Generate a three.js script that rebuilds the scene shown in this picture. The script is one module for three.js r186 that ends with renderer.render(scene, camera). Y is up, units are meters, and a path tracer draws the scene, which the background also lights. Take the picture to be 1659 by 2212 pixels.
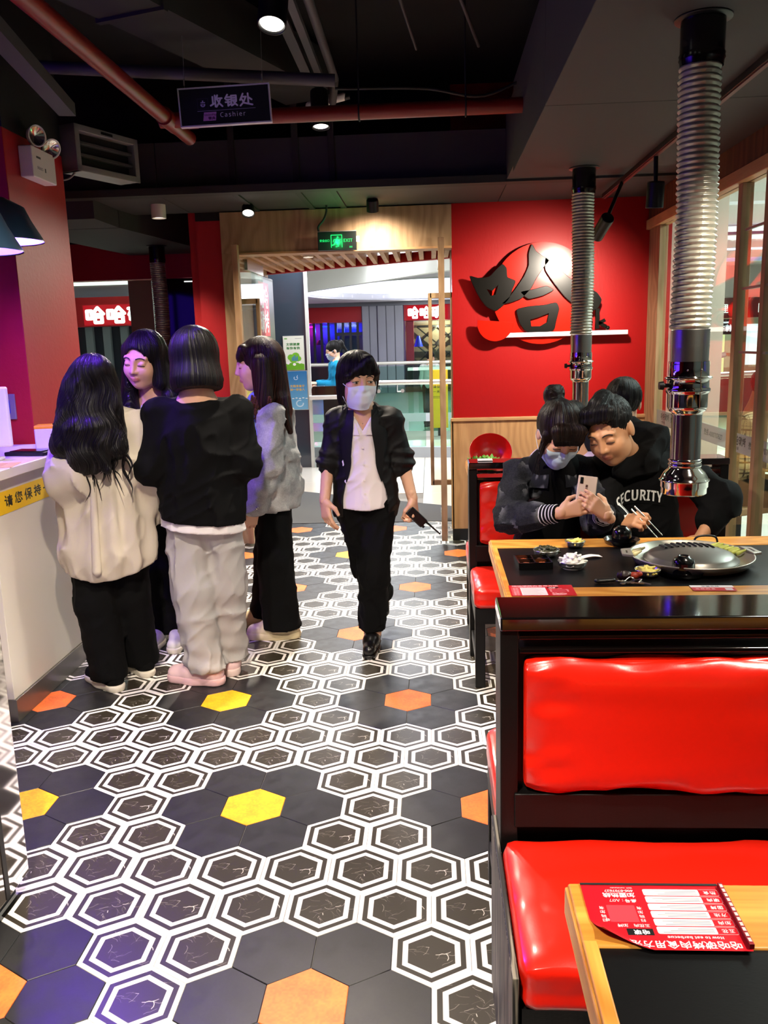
import * as THREE from 'three';
import { RoundedBoxGeometry } from 'three/addons/geometries/RoundedBoxGeometry.js';
import { mergeGeometries, mergeVertices, toCreasedNormals } from 'three/addons/utils/BufferGeometryUtils.js';
import { RectAreaLightUniformsLib } from 'three/addons/lights/RectAreaLightUniformsLib.js';

// ---------- camera, background, large lights, exposure ----------
RectAreaLightUniformsLib.init();
const scene = new THREE.Scene();
scene.background = new THREE.Color(0x000000);
const camera = new THREE.PerspectiveCamera(62.296, 1659 / 2212, 0.05, 80);
camera.position.set(0, 1.5237, 0);
camera.rotation.set(-0.196926, 0.0592709, -0.0279997, 'YXZ');
const renderer = new THREE.WebGLRenderer({ antialias: true });
renderer.toneMapping = THREE.LinearToneMapping;
renderer.toneMappingExposure = 1.0;
renderer.shadowMap.enabled = true;
const L = {                                   // strengths of the lamps of the place
  trackSpot: 40, trackAngle: 0.62, logoSpot: 14, downSpot: 16, pendant: 6.5, mallCove: 8, mallPanel: 26, kitchen: 1.8, fill: 3.2,
};
const WARM = 0xfff0dc, WHITE = 0xfff8f0, VIOLET = 0x5a2cff;


// ---------- helpers ----------
const v3 = (a) => new THREE.Vector3(a[0], a[1], a[2]);
const add3 = (a, b) => [a[0] + b[0], a[1] + b[1], a[2] + b[2]];
const sub3 = (a, b) => [a[0] - b[0], a[1] - b[1], a[2] - b[2]];
const mul3 = (a, k) => [a[0] * k, a[1] * k, a[2] * k];
const mix3 = (a, b, t) => [a[0] + (b[0] - a[0]) * t, a[1] + (b[1] - a[1]) * t, a[2] + (b[2] - a[2]) * t];
const dot3 = (a, b) => a[0] * b[0] + a[1] * b[1] + a[2] * b[2];
const cross3 = (a, b) => [a[1] * b[2] - a[2] * b[1], a[2] * b[0] - a[0] * b[2], a[0] * b[1] - a[1] * b[0]];
const norm3 = (a) => { const l = Math.hypot(a[0], a[1], a[2]) || 1; return [a[0] / l, a[1] / l, a[2] / l]; };
const clamp = (x, a = 0, b = 1) => Math.min(b, Math.max(a, x));
const smooth = (a, b, x) => { const t = clamp((x - a) / (b - a)); return t * t * (3 - 2 * t); };
function rng(seed) { let s = seed >>> 0; return () => { s = (s + 0x6d2b79f5) >>> 0; let t = Math.imul(s ^ (s >>> 15), 1 | s); t = (t + Math.imul(t ^ (t >>> 7), 61 | t)) ^ t; return ((t ^ (t >>> 14)) >>> 0) / 4294967296; }; }
const hash = (x, y, s = 0) => { let h = Math.imul(x | 0, 374761393) ^ Math.imul(y | 0, 668265263) ^ Math.imul(s | 0, 974711); h = Math.imul(h ^ (h >>> 13), 1274126177); return ((h ^ (h >>> 16)) >>> 0) / 4294967296; };
function vnoise(x, y, s = 0, px = 0, py = 0) {     // value noise, periodic when px, py are given
  const xi = Math.floor(x), yi = Math.floor(y), fx = x - xi, fy = y - yi, u = fx * fx * (3 - 2 * fx), w = fy * fy * (3 - 2 * fy);
  const m = (a, p) => (p ? ((a % p) + p) % p : a), q = (i, j) => hash(m(i, px), m(j, py), s);
  return (q(xi, yi) * (1 - u) + q(xi + 1, yi) * u) * (1 - w) + (q(xi, yi + 1) * (1 - u) + q(xi + 1, yi + 1) * u) * w;
}
const taken = {};
function numbered(name) { const n = taken[name] = (taken[name] ?? -1) + 1; return n ? name + '_' + String(n).padStart(3, '0') : name; }
function tag(o, label, category, group) { o.userData.label = label; o.userData.category = category; if (group) o.userData.group = group; return o; }
function thing(name, label, category, p = [0, 0, 0], turn = 0, group) {
  const o = new THREE.Group(); o.name = numbered(name); o.position.set(...p); o.rotation.y = turn; scene.add(o); return tag(o, label, category, group);
}
function part(name, geo, mat, parent, label) {
  const m = new THREE.Mesh(geo, mat); m.name = name; if (label) m.userData.label = label; parent.add(m); return m;
}
function struct(name, geo, mat, label) { const m = new THREE.Mesh(geo, mat); m.name = name; m.userData.kind = 'structure'; if (label) m.userData.label = label; scene.add(m); return m; }
function structGroup(name, label) { const g = new THREE.Group(); g.name = name; g.userData.kind = 'structure'; if (label) g.userData.label = label; scene.add(g); return g; }
function copy(o, p, turn, label, group) { const c = o.clone(); c.name = numbered(o.name.replace(/_\d+$/, '')); c.position.set(...p); c.rotation.y = turn ?? o.rotation.y; c.userData = { ...o.userData }; if (label) c.userData.label = label; if (group) c.userData.group = group; scene.add(c); return c; }
// geometry
function mrg(list) {
  list = list.filter(Boolean).map((g) => { const h = g.index ? g.toNonIndexed() : g; for (const k of Object.keys(h.attributes)) if (!['position', 'normal', 'uv', 'color'].includes(k)) h.deleteAttribute(k); if (!h.attributes.uv) h.setAttribute('uv', new THREE.BufferAttribute(new Float32Array(h.attributes.position.count * 2), 2)); return h; });
  if (list.some((g) => g.attributes.color)) list.forEach((g) => { if (!g.attributes.color) g.setAttribute('color', new THREE.BufferAttribute(new Float32Array(g.attributes.position.count * 3).fill(1), 3)); });
  return mergeGeometries(list);
}
function triUV(g, sx = 1, sy = sx, grain = 'x', off = 0) {       // uv in metres from the side each face looks to; u runs along the grain
  g = g.index ? g.toNonIndexed() : g; g.computeVertexNormals === 0;
  const p = g.attributes.position, n = g.attributes.normal, uv = new Float32Array(p.count * 2), I = { x: 0, y: 1, z: 2 }[grain];
  for (let i = 0; i < p.count; i += 3) {
    const N = [0, 0, 0]; for (let k = 0; k < 3; k++) { N[0] += n.getX(i + k); N[1] += n.getY(i + k); N[2] += n.getZ(i + k); }
    const a = N.map(Math.abs), ax = a[0] > a[1] && a[0] > a[2] ? 0 : a[1] > a[2] ? 1 : 2;
    let u = I, w; if (ax === I) u = (I + 1) % 3; w = [0, 1, 2].find((q) => q !== ax && q !== u);
    for (let k = 0; k < 3; k++) { const c = [p.getX(i + k), p.getY(i + k), p.getZ(i + k)]; uv[(i + k) * 2] = c[u] * sx + off; uv[(i + k) * 2 + 1] = c[w] * sy + off * 1.7; }
  }
  g.setAttribute('uv', new THREE.BufferAttribute(uv, 2)); return g;
}
const at = (g, x = 0, y = 0, z = 0, ry = 0, rx = 0, rz = 0) => { if (rx) g.rotateX(rx); if (rz) g.rotateZ(rz); if (ry) g.rotateY(ry); return g.translate(x, y, z); };
const box = (w, h, d, x, y, z) => new THREE.BoxGeometry(w, h, d).translate(x, y, z);
const rb = (w, h, d, r, x = 0, y = 0, z = 0, seg = 2) => new RoundedBoxGeometry(w, h, d, seg, Math.min(r, w / 2.01, h / 2.01, d / 2.01)).translate(x, y, z);
const bx = (x0, x1, y0, y1, z0, z1, r = 0) => { const w = Math.abs(x1 - x0), h = Math.abs(y1 - y0), d = Math.abs(z1 - z0), c = [(x0 + x1) / 2, (y0 + y1) / 2, (z0 + z1) / 2]; return r ? rb(w, h, d, r, ...c) : box(w, h, d, ...c); };
const cyl = (r0, r1, h, seg = 24, open = false) => new THREE.CylinderGeometry(r1, r0, h, seg, 1, open);   // r0 at the bottom
const lathe = (pts, seg = 40) => new THREE.LatheGeometry(pts.map((p) => new THREE.Vector2(p[0], p[1])), seg);
const tube = (pts, r, n = 32, seg = 8, closed = false) => new THREE.TubeGeometry(new THREE.CatmullRomCurve3(pts.map(v3), closed, 'centripetal'), n, r, seg, closed);
function bar(a, b, r, seg = 10, r2 = r) { const A = v3(a), B = v3(b), d = B.clone().sub(A), g = new THREE.CylinderGeometry(r2, r, d.length(), seg); g.applyQuaternion(new THREE.Quaternion().setFromUnitVectors(new THREE.Vector3(0, 1, 0), d.clone().normalize())); return g.translate(...A.add(B).multiplyScalar(0.5).toArray()); }
function beam(a, b, w, h) { const A = v3(a), B = v3(b), d = B.clone().sub(A), g = new THREE.BoxGeometry(w, h, d.length()); const m = new THREE.Matrix4().lookAt(B, A, new THREE.Vector3(0, 1, 0)); g.applyMatrix4(m); return g.translate(...A.add(B).multiplyScalar(0.5).toArray()); }
function shapeOf(pts, holes = []) { const s = new THREE.Shape(pts.map((p) => new THREE.Vector2(p[0], p[1]))); holes.forEach((h) => s.holes.push(new THREE.Path(h.map((p) => new THREE.Vector2(p[0], p[1]))))); return s; }
const extr = (s, depth, bevel = 0, seg = 12) => new THREE.ExtrudeGeometry(s, { depth, bevelEnabled: bevel > 0, bevelSize: bevel, bevelThickness: bevel, bevelSegments: 2, curveSegments: seg });
// materials and textures
const std = (color, roughness = 0.6, metalness = 0, more = {}) => new THREE.MeshStandardMaterial({ color, roughness, metalness, ...more });
const phys = (color, roughness, more = {}) => new THREE.MeshPhysicalMaterial({ color, roughness, ...more });
function canvas(w, h, draw) { const c = document.createElement('canvas'); c.width = w; c.height = h; draw(c.getContext('2d'), w, h); const t = new THREE.CanvasTexture(c); t.colorSpace = THREE.SRGBColorSpace; t.wrapS = t.wrapT = THREE.RepeatWrapping; return t; }
function texel(w, h, f, srgb = true) {
  const d = new Uint8Array(w * h * 4); for (let y = 0; y < h; y++) for (let x = 0; x < w; x++) { const c = f(x / w, y / h), o = (y * w + x) * 4; if (typeof c === 'number') d[o] = d[o + 1] = d[o + 2] = clamp(c) * 255; else { d[o] = clamp(c[0]) * 255; d[o + 1] = clamp(c[1]) * 255; d[o + 2] = clamp(c[2]) * 255; } d[o + 3] = 255; }
  const t = new THREE.DataTexture(d, w, h); t.wrapS = t.wrapT = THREE.RepeatWrapping; t.magFilter = THREE.LinearFilter; t.minFilter = THREE.LinearMipmapLinearFilter; t.generateMipmaps = true; if (srgb) t.colorSpace = THREE.SRGBColorSpace; t.needsUpdate = true; return t;
}
const rep = (t, x, y = x) => { const c = t.clone(); c.repeat.set(x, y); c.needsUpdate = true; return c; };
function woodTex(light, dark, seed, rings = 9) {
  return texel(512, 512, (x, y) => {
    const w = vnoise(x * 3, y * 4, seed, 3, 4) * 0.5 + vnoise(x * 6, y * 16, seed + 1, 6, 16) * 0.18, r = Math.abs(Math.sin((y * rings + w * 5) * Math.PI)), g = vnoise(x * 12, y * 220, seed + 2, 12, 220);
    const t = clamp(0.62 * Math.pow(r, 2.2) * (0.5 + vnoise(x * 2, y * 3, seed + 4, 2, 3)) + 0.35 * g); return [0, 1, 2].map((k) => light[k] + (dark[k] - light[k]) * t);
  });
}
const grainTex = (seed, lo = 0.4, hi = 0.6, n = 64) => texel(256, 256, (x, y) => lo + (hi - lo) * (vnoise(x * n, y * n, seed, n, n) * 0.6 + vnoise(x * 128, y * 128, seed + 1, 128, 128) * 0.4), false);

// stroke lettering: each sign is a list of strokes on a 10 x 10 square, top left is 0,0
const HAN = {
  收: '2,1 2,7 0,8|2,7 4,6|4,0 4,9|6,0 5,3|5.5,2.5 9.5,2.5|8.5,2.5 7,6 4.8,9.2|5.8,3.5 7.2,6.5 9.6,9', 银: '2,0 0,3|1,2 4,2|0.8,4 3.8,4|0.2,6 4,6|2.2,4 2.2,9|2.2,9 4,7.8|5,1 9,1 9,4.6 5,4.6|5,2.8 9,2.8|5,1 5,9 7,8|6.5,5 7.5,7 9.6,9|9,5.5 7.2,7', 处: '2.5,0 0,5|2,2.5 4.8,2.5 2.5,7 0,9.5|1.2,4 3,7.4 9.8,9.2|6.6,0 6.6,8|6.8,3 9.4,5',
  请: '1,0 2,1.5|0,3.5 2,3.5 2,8.5 3.2,7.4|4,1.5 9.6,1.5|4.4,3 9.2,3|3.6,4.5 9.9,4.5|6.8,0 6.8,4.5|4.8,5.6 4.8,9.5|4.8,5.6 9,5.6 9,9.3 8,9|4.8,6.9 9,6.9|4.8,8.1 9,8.1', 您: '2.5,0 0.5,3|1.6,2 1.6,5.5|5,0 4,2|4.6,1.2 9.4,1.2 8.8,2.4|6.8,1.4 6.8,5|5,2.8 4.2,4.5|8.4,2.8 9.4,4.5|1,6.5 0.4,8.5|3,6.2 3,9.2 7,9.2 7.4,8|5,6 5.8,7.4|8.4,6.4 9.6,8', 保: '2.5,0 0,5|1.6,3 1.6,9.8|4.4,0.6 9,0.6 9,3.6 4.4,3.6 4.4,0.6|3.4,5.4 9.9,5.4|6.6,3.6 6.6,9.9|6.4,5.6 3.4,9|6.8,5.6 9.9,9', 持: '0.2,2.2 3.6,2.2|2,0 2,9.4 1,8.8|0,6 3.8,4.8|4.6,1.6 9.4,1.6|6.8,0 6.8,3.6|4,3.6 9.9,3.6|4,5.6 9.9,5.6|8,4.4 8,9.5 6.8,9.2|5,6.8 6,8.2', 一: '0.4,5 9.6,5', 米: '5,0 5,10|0.4,4.6 9.6,4.6|1.6,1 3.6,3.4|8.6,1 6.4,3.4|4.8,4.8 0.4,9.2|5.2,4.8 9.6,9.2', 安: '5,0 5,1.4|0.8,3.2 0.8,1.6 9.2,1.6 9.2,3.2|0.4,5.2 9.6,5.2|4.4,3 2.4,6.6 8.6,9.8|7,5.2 4.6,8.4 0.8,9.8', 全: '5,0 0.4,4.6|5,0 9.6,4.6|2,5 8,5|2.2,7 7.8,7|5,5 5,9.4|0.8,9.4 9.2,9.4', 出: '5,0 5,9.4|1.6,1.4 1.6,4.6 8.4,4.6|8.4,1.4 8.4,4.6|0.8,5.8 0.8,9.4 9.2,9.4|9.2,5.8 9.2,9.4', 口: '1.4,1.6 8.6,1.6 8.6,9 1.4,9 1.4,1.6',
  哈: '0.4,2 3,2 3,7 0.4,7 0.4,2|6.6,0 3.6,4|6.6,0 9.8,4|5.2,4.4 8.2,4.4|4.8,6 8.8,6 8.8,9.6 4.8,9.6 4.8,6', 碳: '0.2,1 4,1|2.2,1 0.4,5|1,4.4 3.6,4.4 3.6,8 1,8 1,4.4|6.8,0 6.8,2|4.8,0.6 4.8,2 9.2,2 9.2,0.6|4.4,3.4 9.8,3.4|5.6,3.4 4.2,9.4|7.2,4.4 6.6,7 5,9.6|7.2,6 9.8,9.6|9,4.8 8,6', 烤: '1.8,0 1.8,5 0.2,9.6|0.4,2.4 0.8,4.4|3.4,2 2.6,4|2,5.4 3.4,7.6|4.6,1.6 8.4,1.6|6.4,0 6.4,3.6|4,3.6 9.8,3.6|9.2,0.4 4,6.6|6,5.2 9,5.2|6,5.2 6,7 8.8,7 8.4,9.4 7.2,9.2', 肉: '1,2 1,9.8|1,2 9,2 9,9.6 8,9.2|5,0 5,3.4 2.4,5.4|5,3.4 7.8,5.4|5,5.6 2.4,8.2|5.2,6 7.8,8', 食: '5,0 0.4,4|5,0 9.6,4|5,2.6 5,3.8|2.4,4.2 7.6,4.2 7.6,7 2.4,7|2.4,5.6 7.6,5.6|2.4,4.2 2.4,9.4 4.6,8.4|5,7 9.4,9.8|8.4,7.4 6.4,8.6', 用: '2,1 2,7 0.4,9.6|2,1 8.6,1 8.6,9.4 7.6,9|2,3.6 8.6,3.6|2,6.2 8.6,6.2|5.2,1 5.2,9.6', 方: '5,0 5.4,1.6|0.4,2.4 9.6,2.4|4,2.4 3.4,6 0.8,9.6|3.8,4.8 8.2,4.8 7.6,9.4 6,9', 法: '0.8,0.8 2.2,2|0.2,3.6 1.8,4.8|0.4,9.4 2.4,6|3.6,2.4 9.2,2.4|6.4,0 6.4,5|3,5 9.8,5|6,5 4,9 9,8.6|8,7 9.6,9.6', 文: '5,0 5,1.6|0.4,2.4 9.6,2.4|7.6,2.4 5,7 0.6,9.8|2.4,2.4 5,7 9.6,9.8', 明: '0.6,1 4,1 4,8 0.6,8 0.6,1|0.6,4.4 4,4.4|5.6,0.6 5.6,6 4.6,9.6|5.6,0.6 9.2,0.6 9.2,9.4 8,9|5.6,3.2 9.2,3.2|5.6,5.8 9.2,5.8', 健: '2,0 0,4|1.4,2.6 1.4,9.8|3,1.4 4.6,1.4 3.4,4 4.6,4 3,9|3,6 5,9 9.9,9.4|5.2,1.6 9,1.6 9,4.4|5,3 9.9,3|5.2,4.4 9.4,4.4|5.2,6 9.4,6|7.2,0 7.2,8', 康: '5.2,0 5.4,1|1.4,1.2 9.8,1.2|1.4,1.2 1.2,6 0.2,9.6|3,2.8 8.6,2.8 8.6,5.6 3,5.6|2,4.2 9.8,4.2|5.8,2 5.8,9.6 4.8,9.4|5.8,6 9.6,9.4|3,6.4 4,7.4|2,9.4 5,7.6', 有: '0.4,2 9.6,2|4.4,0 3,4 0.4,7|3.4,4 3.4,9.8|3.4,4 8.4,4 8.4,9.6 7.4,9.2|3.4,5.8 8.4,5.8|3.4,7.4 8.4,7.4', 你: '2.6,0 0,5|1.6,3 1.6,9.8|5,0 3.6,4|4.4,2 9.6,2 9,3.8|6.8,3 6.8,9.6 5.8,9|5,5 3.6,8|8.2,5 9.8,8', 我: '4.4,0.4 1,1.6|0.2,3.6 9.8,3.6|2.8,1.4 2.8,9.4 1.6,9|0.4,7 5,5.6|6,0 6.6,5 9.6,9.4 9.8,7.6|8.8,5 5,9.4|7.8,0.8 9,2', 太: '0.4,3 9.6,3|5,0 4.8,4 0.6,9.8|5,3.4 9.6,9.8|4.2,7.6 5.4,9', 料: '2,0.4 2,9.8|0.2,4 4.2,4|0.6,1 1.2,3|3.8,1 3,3|1.8,4.4 0.2,7.6|2.2,4.6 4,7|8,0 8,9.8|4.6,7 9.8,5.8|5,1 6.4,2.2|4.8,3.6 6.2,4.8', 理: '0.2,1.4 3.8,1.4|0.4,4.4 3.6,4.4|0,8.4 4,7.4|2,1.4 2,8|4.8,0.8 9.2,0.8 9.2,4.8 4.8,4.8 4.8,0.8|4.8,2.8 9.2,2.8|7,0.8 7,9.2|4.6,6.8 9.4,6.8|4,9.2 9.9,9.2', 人: '5,0 4.6,4 0.4,9.8|5,3.4 9.6,9.8', 韩: '0.4,1.4 4.4,1.4|2.4,0 2.4,10|0.8,2.8 4,2.8 4,6 0.8,6 0.8,2.8|0.8,4.4 4,4.4|0.2,7.8 4.6,7.8|5,2 9.8,2|5.2,4 9.4,4|5,6 9.6,6 9.2,8.4|7.4,0 7.4,10', 国: '0.8,0.6 9.2,0.6 9.2,9.6 0.8,9.6 0.8,0.6|2.6,2.8 7.4,2.8|3,5 7,5|2.4,7.6 7.6,7.6|5,2.8 5,7.6|6.2,5.8 7,6.8', 加: '0.2,2.6 4.6,2.6 4.2,9.2 3,9|2.4,0 2.2,5 0.2,9.8|5.8,2 5.8,9|5.8,2 9.4,2 9.4,8.4 5.8,8.4', 盟: '1,0.4 4,0.4 4,5 1,5 1,0.4|1,2.6 4,2.6|5.6,0.4 5.4,5.4|5.6,0.4 9,0.4 9,5|5.6,2 9,2|5.6,3.6 9,3.6|1.6,6.4 8.4,6.4|1.6,6.4 1.6,9.4|8.4,6.4 8.4,9.4|4,6.4 4,9.4|6.2,6.4 6.2,9.4|0.2,9.5 9.8,9.5', 热: '0.4,1.6 4,1.6|2.2,0 2.2,6 1.2,5.6|0.2,4.4 4.2,3.2|4.8,2 8.4,2 8.2,5 9.8,6 9.8,4.8|6.4,0 6.2,4 4.2,6.4|5,3.4 6.4,4.6|1.4,7.6 0.6,9.6|3.6,7.8 4,9.4|6,7.8 6.6,9.4|8.4,7.6 9.6,9.6', 线: '2.4,0 0.6,3 3,3|3,2 0.4,6.4 3.6,5.6|0.2,9 3.8,7.6|4.4,2.4 9.2,1.6|4.2,5 9.8,4|6,0 7,6 9.4,9.6 9.8,7.8|9,5.4 4.2,9.6|7.6,0.4 8.6,1.4', 扫: '0.2,2.4 4,2.4|2.2,0 2.2,9.4 1.2,9|0.2,6 4.2,4.8|5,1.2 9,1.2 9,9|5.4,5 9,5|4.8,9 9,9', 码: '0.2,1 4,1|2.2,1 0.4,5|1,4.4 3.6,4.4 3.6,8 1,8 1,4.4|4.8,1 8.6,1 8.2,5|5.6,1 5.2,5 9.4,5 9,9.4 7.6,9|4.4,7.2 8,7.2', 桌: '5,0 5,2.4|5,1 8.6,1|2,2.4 8,2.4 8,5.4 2,5.4 2,2.4|2,3.9 8,3.9|0.4,6.6 9.6,6.6|5,5.4 5,10|4.6,6.8 0.8,9.4|5.4,6.8 9.2,9.4', 号: '2.4,0.6 7.6,0.6 7.6,3.2 2.4,3.2 2.4,0.6|0.4,4.8 9.6,4.8|3.4,4.8 2.6,6.8 7.8,6.8 7.2,9.4 5.6,9', 五: '1,1 9,1|5,1 3.6,9|1.6,4.6 8,4.6 7.6,9|0.4,9 9.6,9', 花: '0.4,1.8 9.6,1.8|3,0 3,3.2|7,0 7,3.2|3.6,3.4 0.4,7|2.4,5 2.4,10|5.6,3.6 5.6,8.8 9.4,8.8 9.6,7.2|8.8,4 5,6.8',
};
function strokeHan(g, ch, x, y, s, w) {
  const d = HAN[ch]; g.lineWidth = w ?? s * 0.12; g.lineCap = g.lineJoin = 'round';
  if (!d) { g.beginPath(); g.moveTo(x, y + s * .2); g.lineTo(x + s, y + s * .2); g.moveTo(x + s * .5, y); g.lineTo(x + s * .5, y + s); g.moveTo(x + .1 * s, y + s * .6); g.lineTo(x + s * .9, y + s * .6); g.stroke(); return; }
  for (const st of d.split('|')) { g.beginPath(); st.split(' ').forEach((p, i) => { const [a, b] = p.split(','); const X = x + a / 10 * s, Y = y + b / 10 * s; i ? g.lineTo(X, Y) : g.moveTo(X, Y); }); g.stroke(); }
}
function hanText(g, text, x, y, s, gap = 0.15, w) { [...text].forEach((c, i) => { if (c !== ' ') strokeHan(g, c, x + i * s * (1 + gap), y, s, w); }); }


// ---------- materials shared by the room ----------
const T = {
  oak: woodTex([0.78, 0.60, 0.41], [0.68, 0.50, 0.33], 11, 13), pine: woodTex([0.90, 0.66, 0.30], [0.74, 0.47, 0.16], 23, 8), oakGrey: woodTex([0.70, 0.57, 0.42], [0.59, 0.46, 0.32], 31, 12),
  fine: grainTex(3), coarse: grainTex(7, 0.3, 0.7, 24), speckle: grainTex(9, 0.35, 0.65, 48),
};
const M = {
  black: std(0x0a0a0b, 0.55), ceil: std(0x121214, 0.85), duct: std(0x3c3a3a, 0.75), ductBlue: std(0x25242c, 0.7), pipeRed: std(0x7a160b, 0.42),
  redWall: phys(0xa00507, 0.5, { bumpMap: rep(T.speckle, 3), bumpScale: 0.0012, specularIntensity: 0.5, clearcoat: 0.3, clearcoatRoughness: 0.18 }),
  redPaint: phys(0xa8141a, 0.55, { bumpMap: rep(T.coarse, 3), bumpScale: 0.0015 }),
  oak: std(0xffffff, 0.5, 0, { map: T.oak }), oakGrey: std(0xffffff, 0.6, 0, { map: T.oakGrey }), pine: std(0xffffff, 0.36, 0, { map: T.pine }),
  lacquer: phys(0x090606, 0.08, { clearcoat: 0.6, clearcoatRoughness: 0.08 }), blackWood: phys(0x070606, 0.42, { specularIntensity: 0.6, bumpMap: rep(T.fine, 2, 8), bumpScale: 0.0006 }),
  pvc: phys(0xcf1a09, 0.3, { clearcoat: 0.5, clearcoatRoughness: 0.12, bumpMap: rep(T.fine, 3), bumpScale: 0.0003 }),
  steel: std(0xc9c6c0, 0.16, 1), brushed: std(0xb9b6b0, 0.28, 1), chrome: std(0xe0dedb, 0.06, 1), alu: std(0xcfcabf, 0.3, 1), hose: std(0xa8a598, 0.34, 0.6),
  white: std(0xe8e4dc, 0.5), cream: std(0xe6dfd2, 0.45), glass: phys(0xf4fff8, 0.02, { transmission: 1, thickness: 0, ior: 1.45 }), greyMat: std(0x3d3f42, 0.95),
  stone: phys(0x070708, 0.38, { specularIntensity: 0.4, bumpMap: rep(T.speckle, 4), bumpScale: 0.0004 }), whitePanel: std(0xd9d2c4, 0.42), greyMetal: std(0x8f8c88, 0.45, 0.3),
};
const glow = (color, k) => new THREE.MeshStandardMaterial({ color: 0x111111, emissive: color, emissiveIntensity: k, roughness: 1 });

// ---------- floor of hexagonal tiles ----------
const marble = (seed) => canvas(256, 256, (g) => {
  const hex = (k, fill) => { g.beginPath(); for (let i = 0; i < 6; i++) { const a = (i + 0.5) * Math.PI / 3, R = 128 * k; g.lineTo(128 + R * Math.cos(a), 128 + R * Math.sin(a)); } g.closePath(); g.fillStyle = fill; g.fill(); };
  const r = rng(seed);
  g.fillStyle = '#e9e6e1'; g.fillRect(0, 0, 256, 256); hex(0.87, '#2b261e'); hex(0.735, '#eae7e2'); hex(0.595, '#2d281f');
  g.lineCap = 'round';
  const vein = (x, y, a, n, w, al) => { g.strokeStyle = 'rgba(236,230,220,' + al + ')'; g.lineWidth = w; g.beginPath(); g.moveTo(x, y); for (let i = 0; i < n; i++) { a += (r() - 0.5) * 1.1; x += Math.cos(a) * 9; y += Math.sin(a) * 9; g.lineTo(x, y); if (r() < 0.22 && w > 0.9) { const q = [x, y]; vein(x, y, a + (r() - 0.5) * 2, 4, w * 0.6, al * 0.8); g.strokeStyle = 'rgba(236,230,220,' + al + ')'; g.lineWidth = w; g.beginPath(); g.moveTo(...q); } } g.stroke(); };
  vein(84, 150, -0.35, 12, 1.7, 0.9); vein(150, 76, 1.3, 10, 2.1, 0.9); vein(70, 118, 0.1, 6, 1, 0.5); vein(120, 160, -0.6, 5, 1, 0.5);
  for (let k = 0; k < 7; k++) vein(20 + r() * 200, 20 + r() * 200, -0.4 + (r() - .5) * .5, 3 + r() * 3, 1.2, 0.55);
});
const slate = (c, s) => texel(256, 256, (x, y) => { const n = (vnoise(x * 6, y * 6, s, 6, 6) * 0.5 + vnoise(x * 40, y * 40, s + 1, 40, 40) * 0.5) - 0.5; return c.map((k) => k * (1 + n * 0.3)); });
const tileRough = grainTex(41, 0.42, 0.62, 10);
const tileM = {
  pattern: [5, 17, 29].map((s) => std(0xffffff, 0.34, 0, { map: marble(s), bumpMap: T.fine, bumpScale: 0.0002 })),
  black: [51, 63].map((s) => std(0xffffff, 0.8, 0, { map: slate([0.1, 0.1, 0.108], s), roughnessMap: tileRough })),
  yellow: std(0xffffff, 0.5, 0, { map: slate([0.97, 0.62, 0.03], 71) }), orange: std(0xffffff, 0.5, 0, { map: slate([0.93, 0.43, 0.16], 73) }),
};
const W = 0.2, HR = W / Math.sqrt(3), X0 = -0.623, D0 = 2.5856, ROW = 1.5 * HR;
function tileGeo() {
  const r = HR - 0.0008, pts = [], uv = [], idx = [], ring = (k, y) => { for (let i = 0; i < 6; i++) { const a = (i + 0.5) * Math.PI / 3; pts.push(k * Math.cos(a), y, k * Math.sin(a)); uv.push(0.5 + 0.5 * k / HR * Math.cos(a), 0.5 - 0.5 * k / HR * Math.sin(a)); } };
  pts.push(0, 0, 0); uv.push(0.5, 0.5); ring(r - 0.0014, 0); ring(r, -0.0012); ring(r, -0.009);
  for (let i = 0; i < 6; i++) { const j = (i + 1) % 6; idx.push(0, 1 + j, 1 + i); for (const b of [1, 7]) idx.push(b + i, b + j, b + 6 + i, b + j, b + 6 + j, b + 6 + i); }
  const g = new THREE.BufferGeometry(); g.setAttribute('position', new THREE.Float32BufferAttribute(pts, 3)); g.setAttribute('uv', new THREE.Float32BufferAttribute(uv, 2)); g.setIndex(idx);
  const h = g.toNonIndexed(); h.computeVertexNormals(); return h;
}
const CENTRE = { '-2': 3, '-1': 1.5, 0: 0, 1: 2.5, 2: 1, 3: 2.5, 4: 0, 5: 1.5 };
const YELLOW = { '0,0': 1, '0,-4': 1, '1,-1.5': 1, '4,0': 1 };
function tileKind(r, i) {
  for (const k of [Math.floor(r / 5), Math.ceil(r / 5)]) {
    if (CENTRE[k] === undefined) continue;
    const dr = Math.abs(r - 5 * k); if (dr > 1) continue;
    const q = (i - CENTRE[k]) / 4, c = CENTRE[k] + 4 * Math.round(q), di = Math.abs(i - c);
    if (dr === 0 && di < 0.1) return YELLOW[k + ',' + c] ? 'yellow' : 'orange';
    if ((dr === 0 && Math.abs(di - 1) < 0.1) || (dr === 1 && Math.abs(di - 0.5) < 0.1)) return 'black';
  }
  return 'pattern';
}
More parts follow.
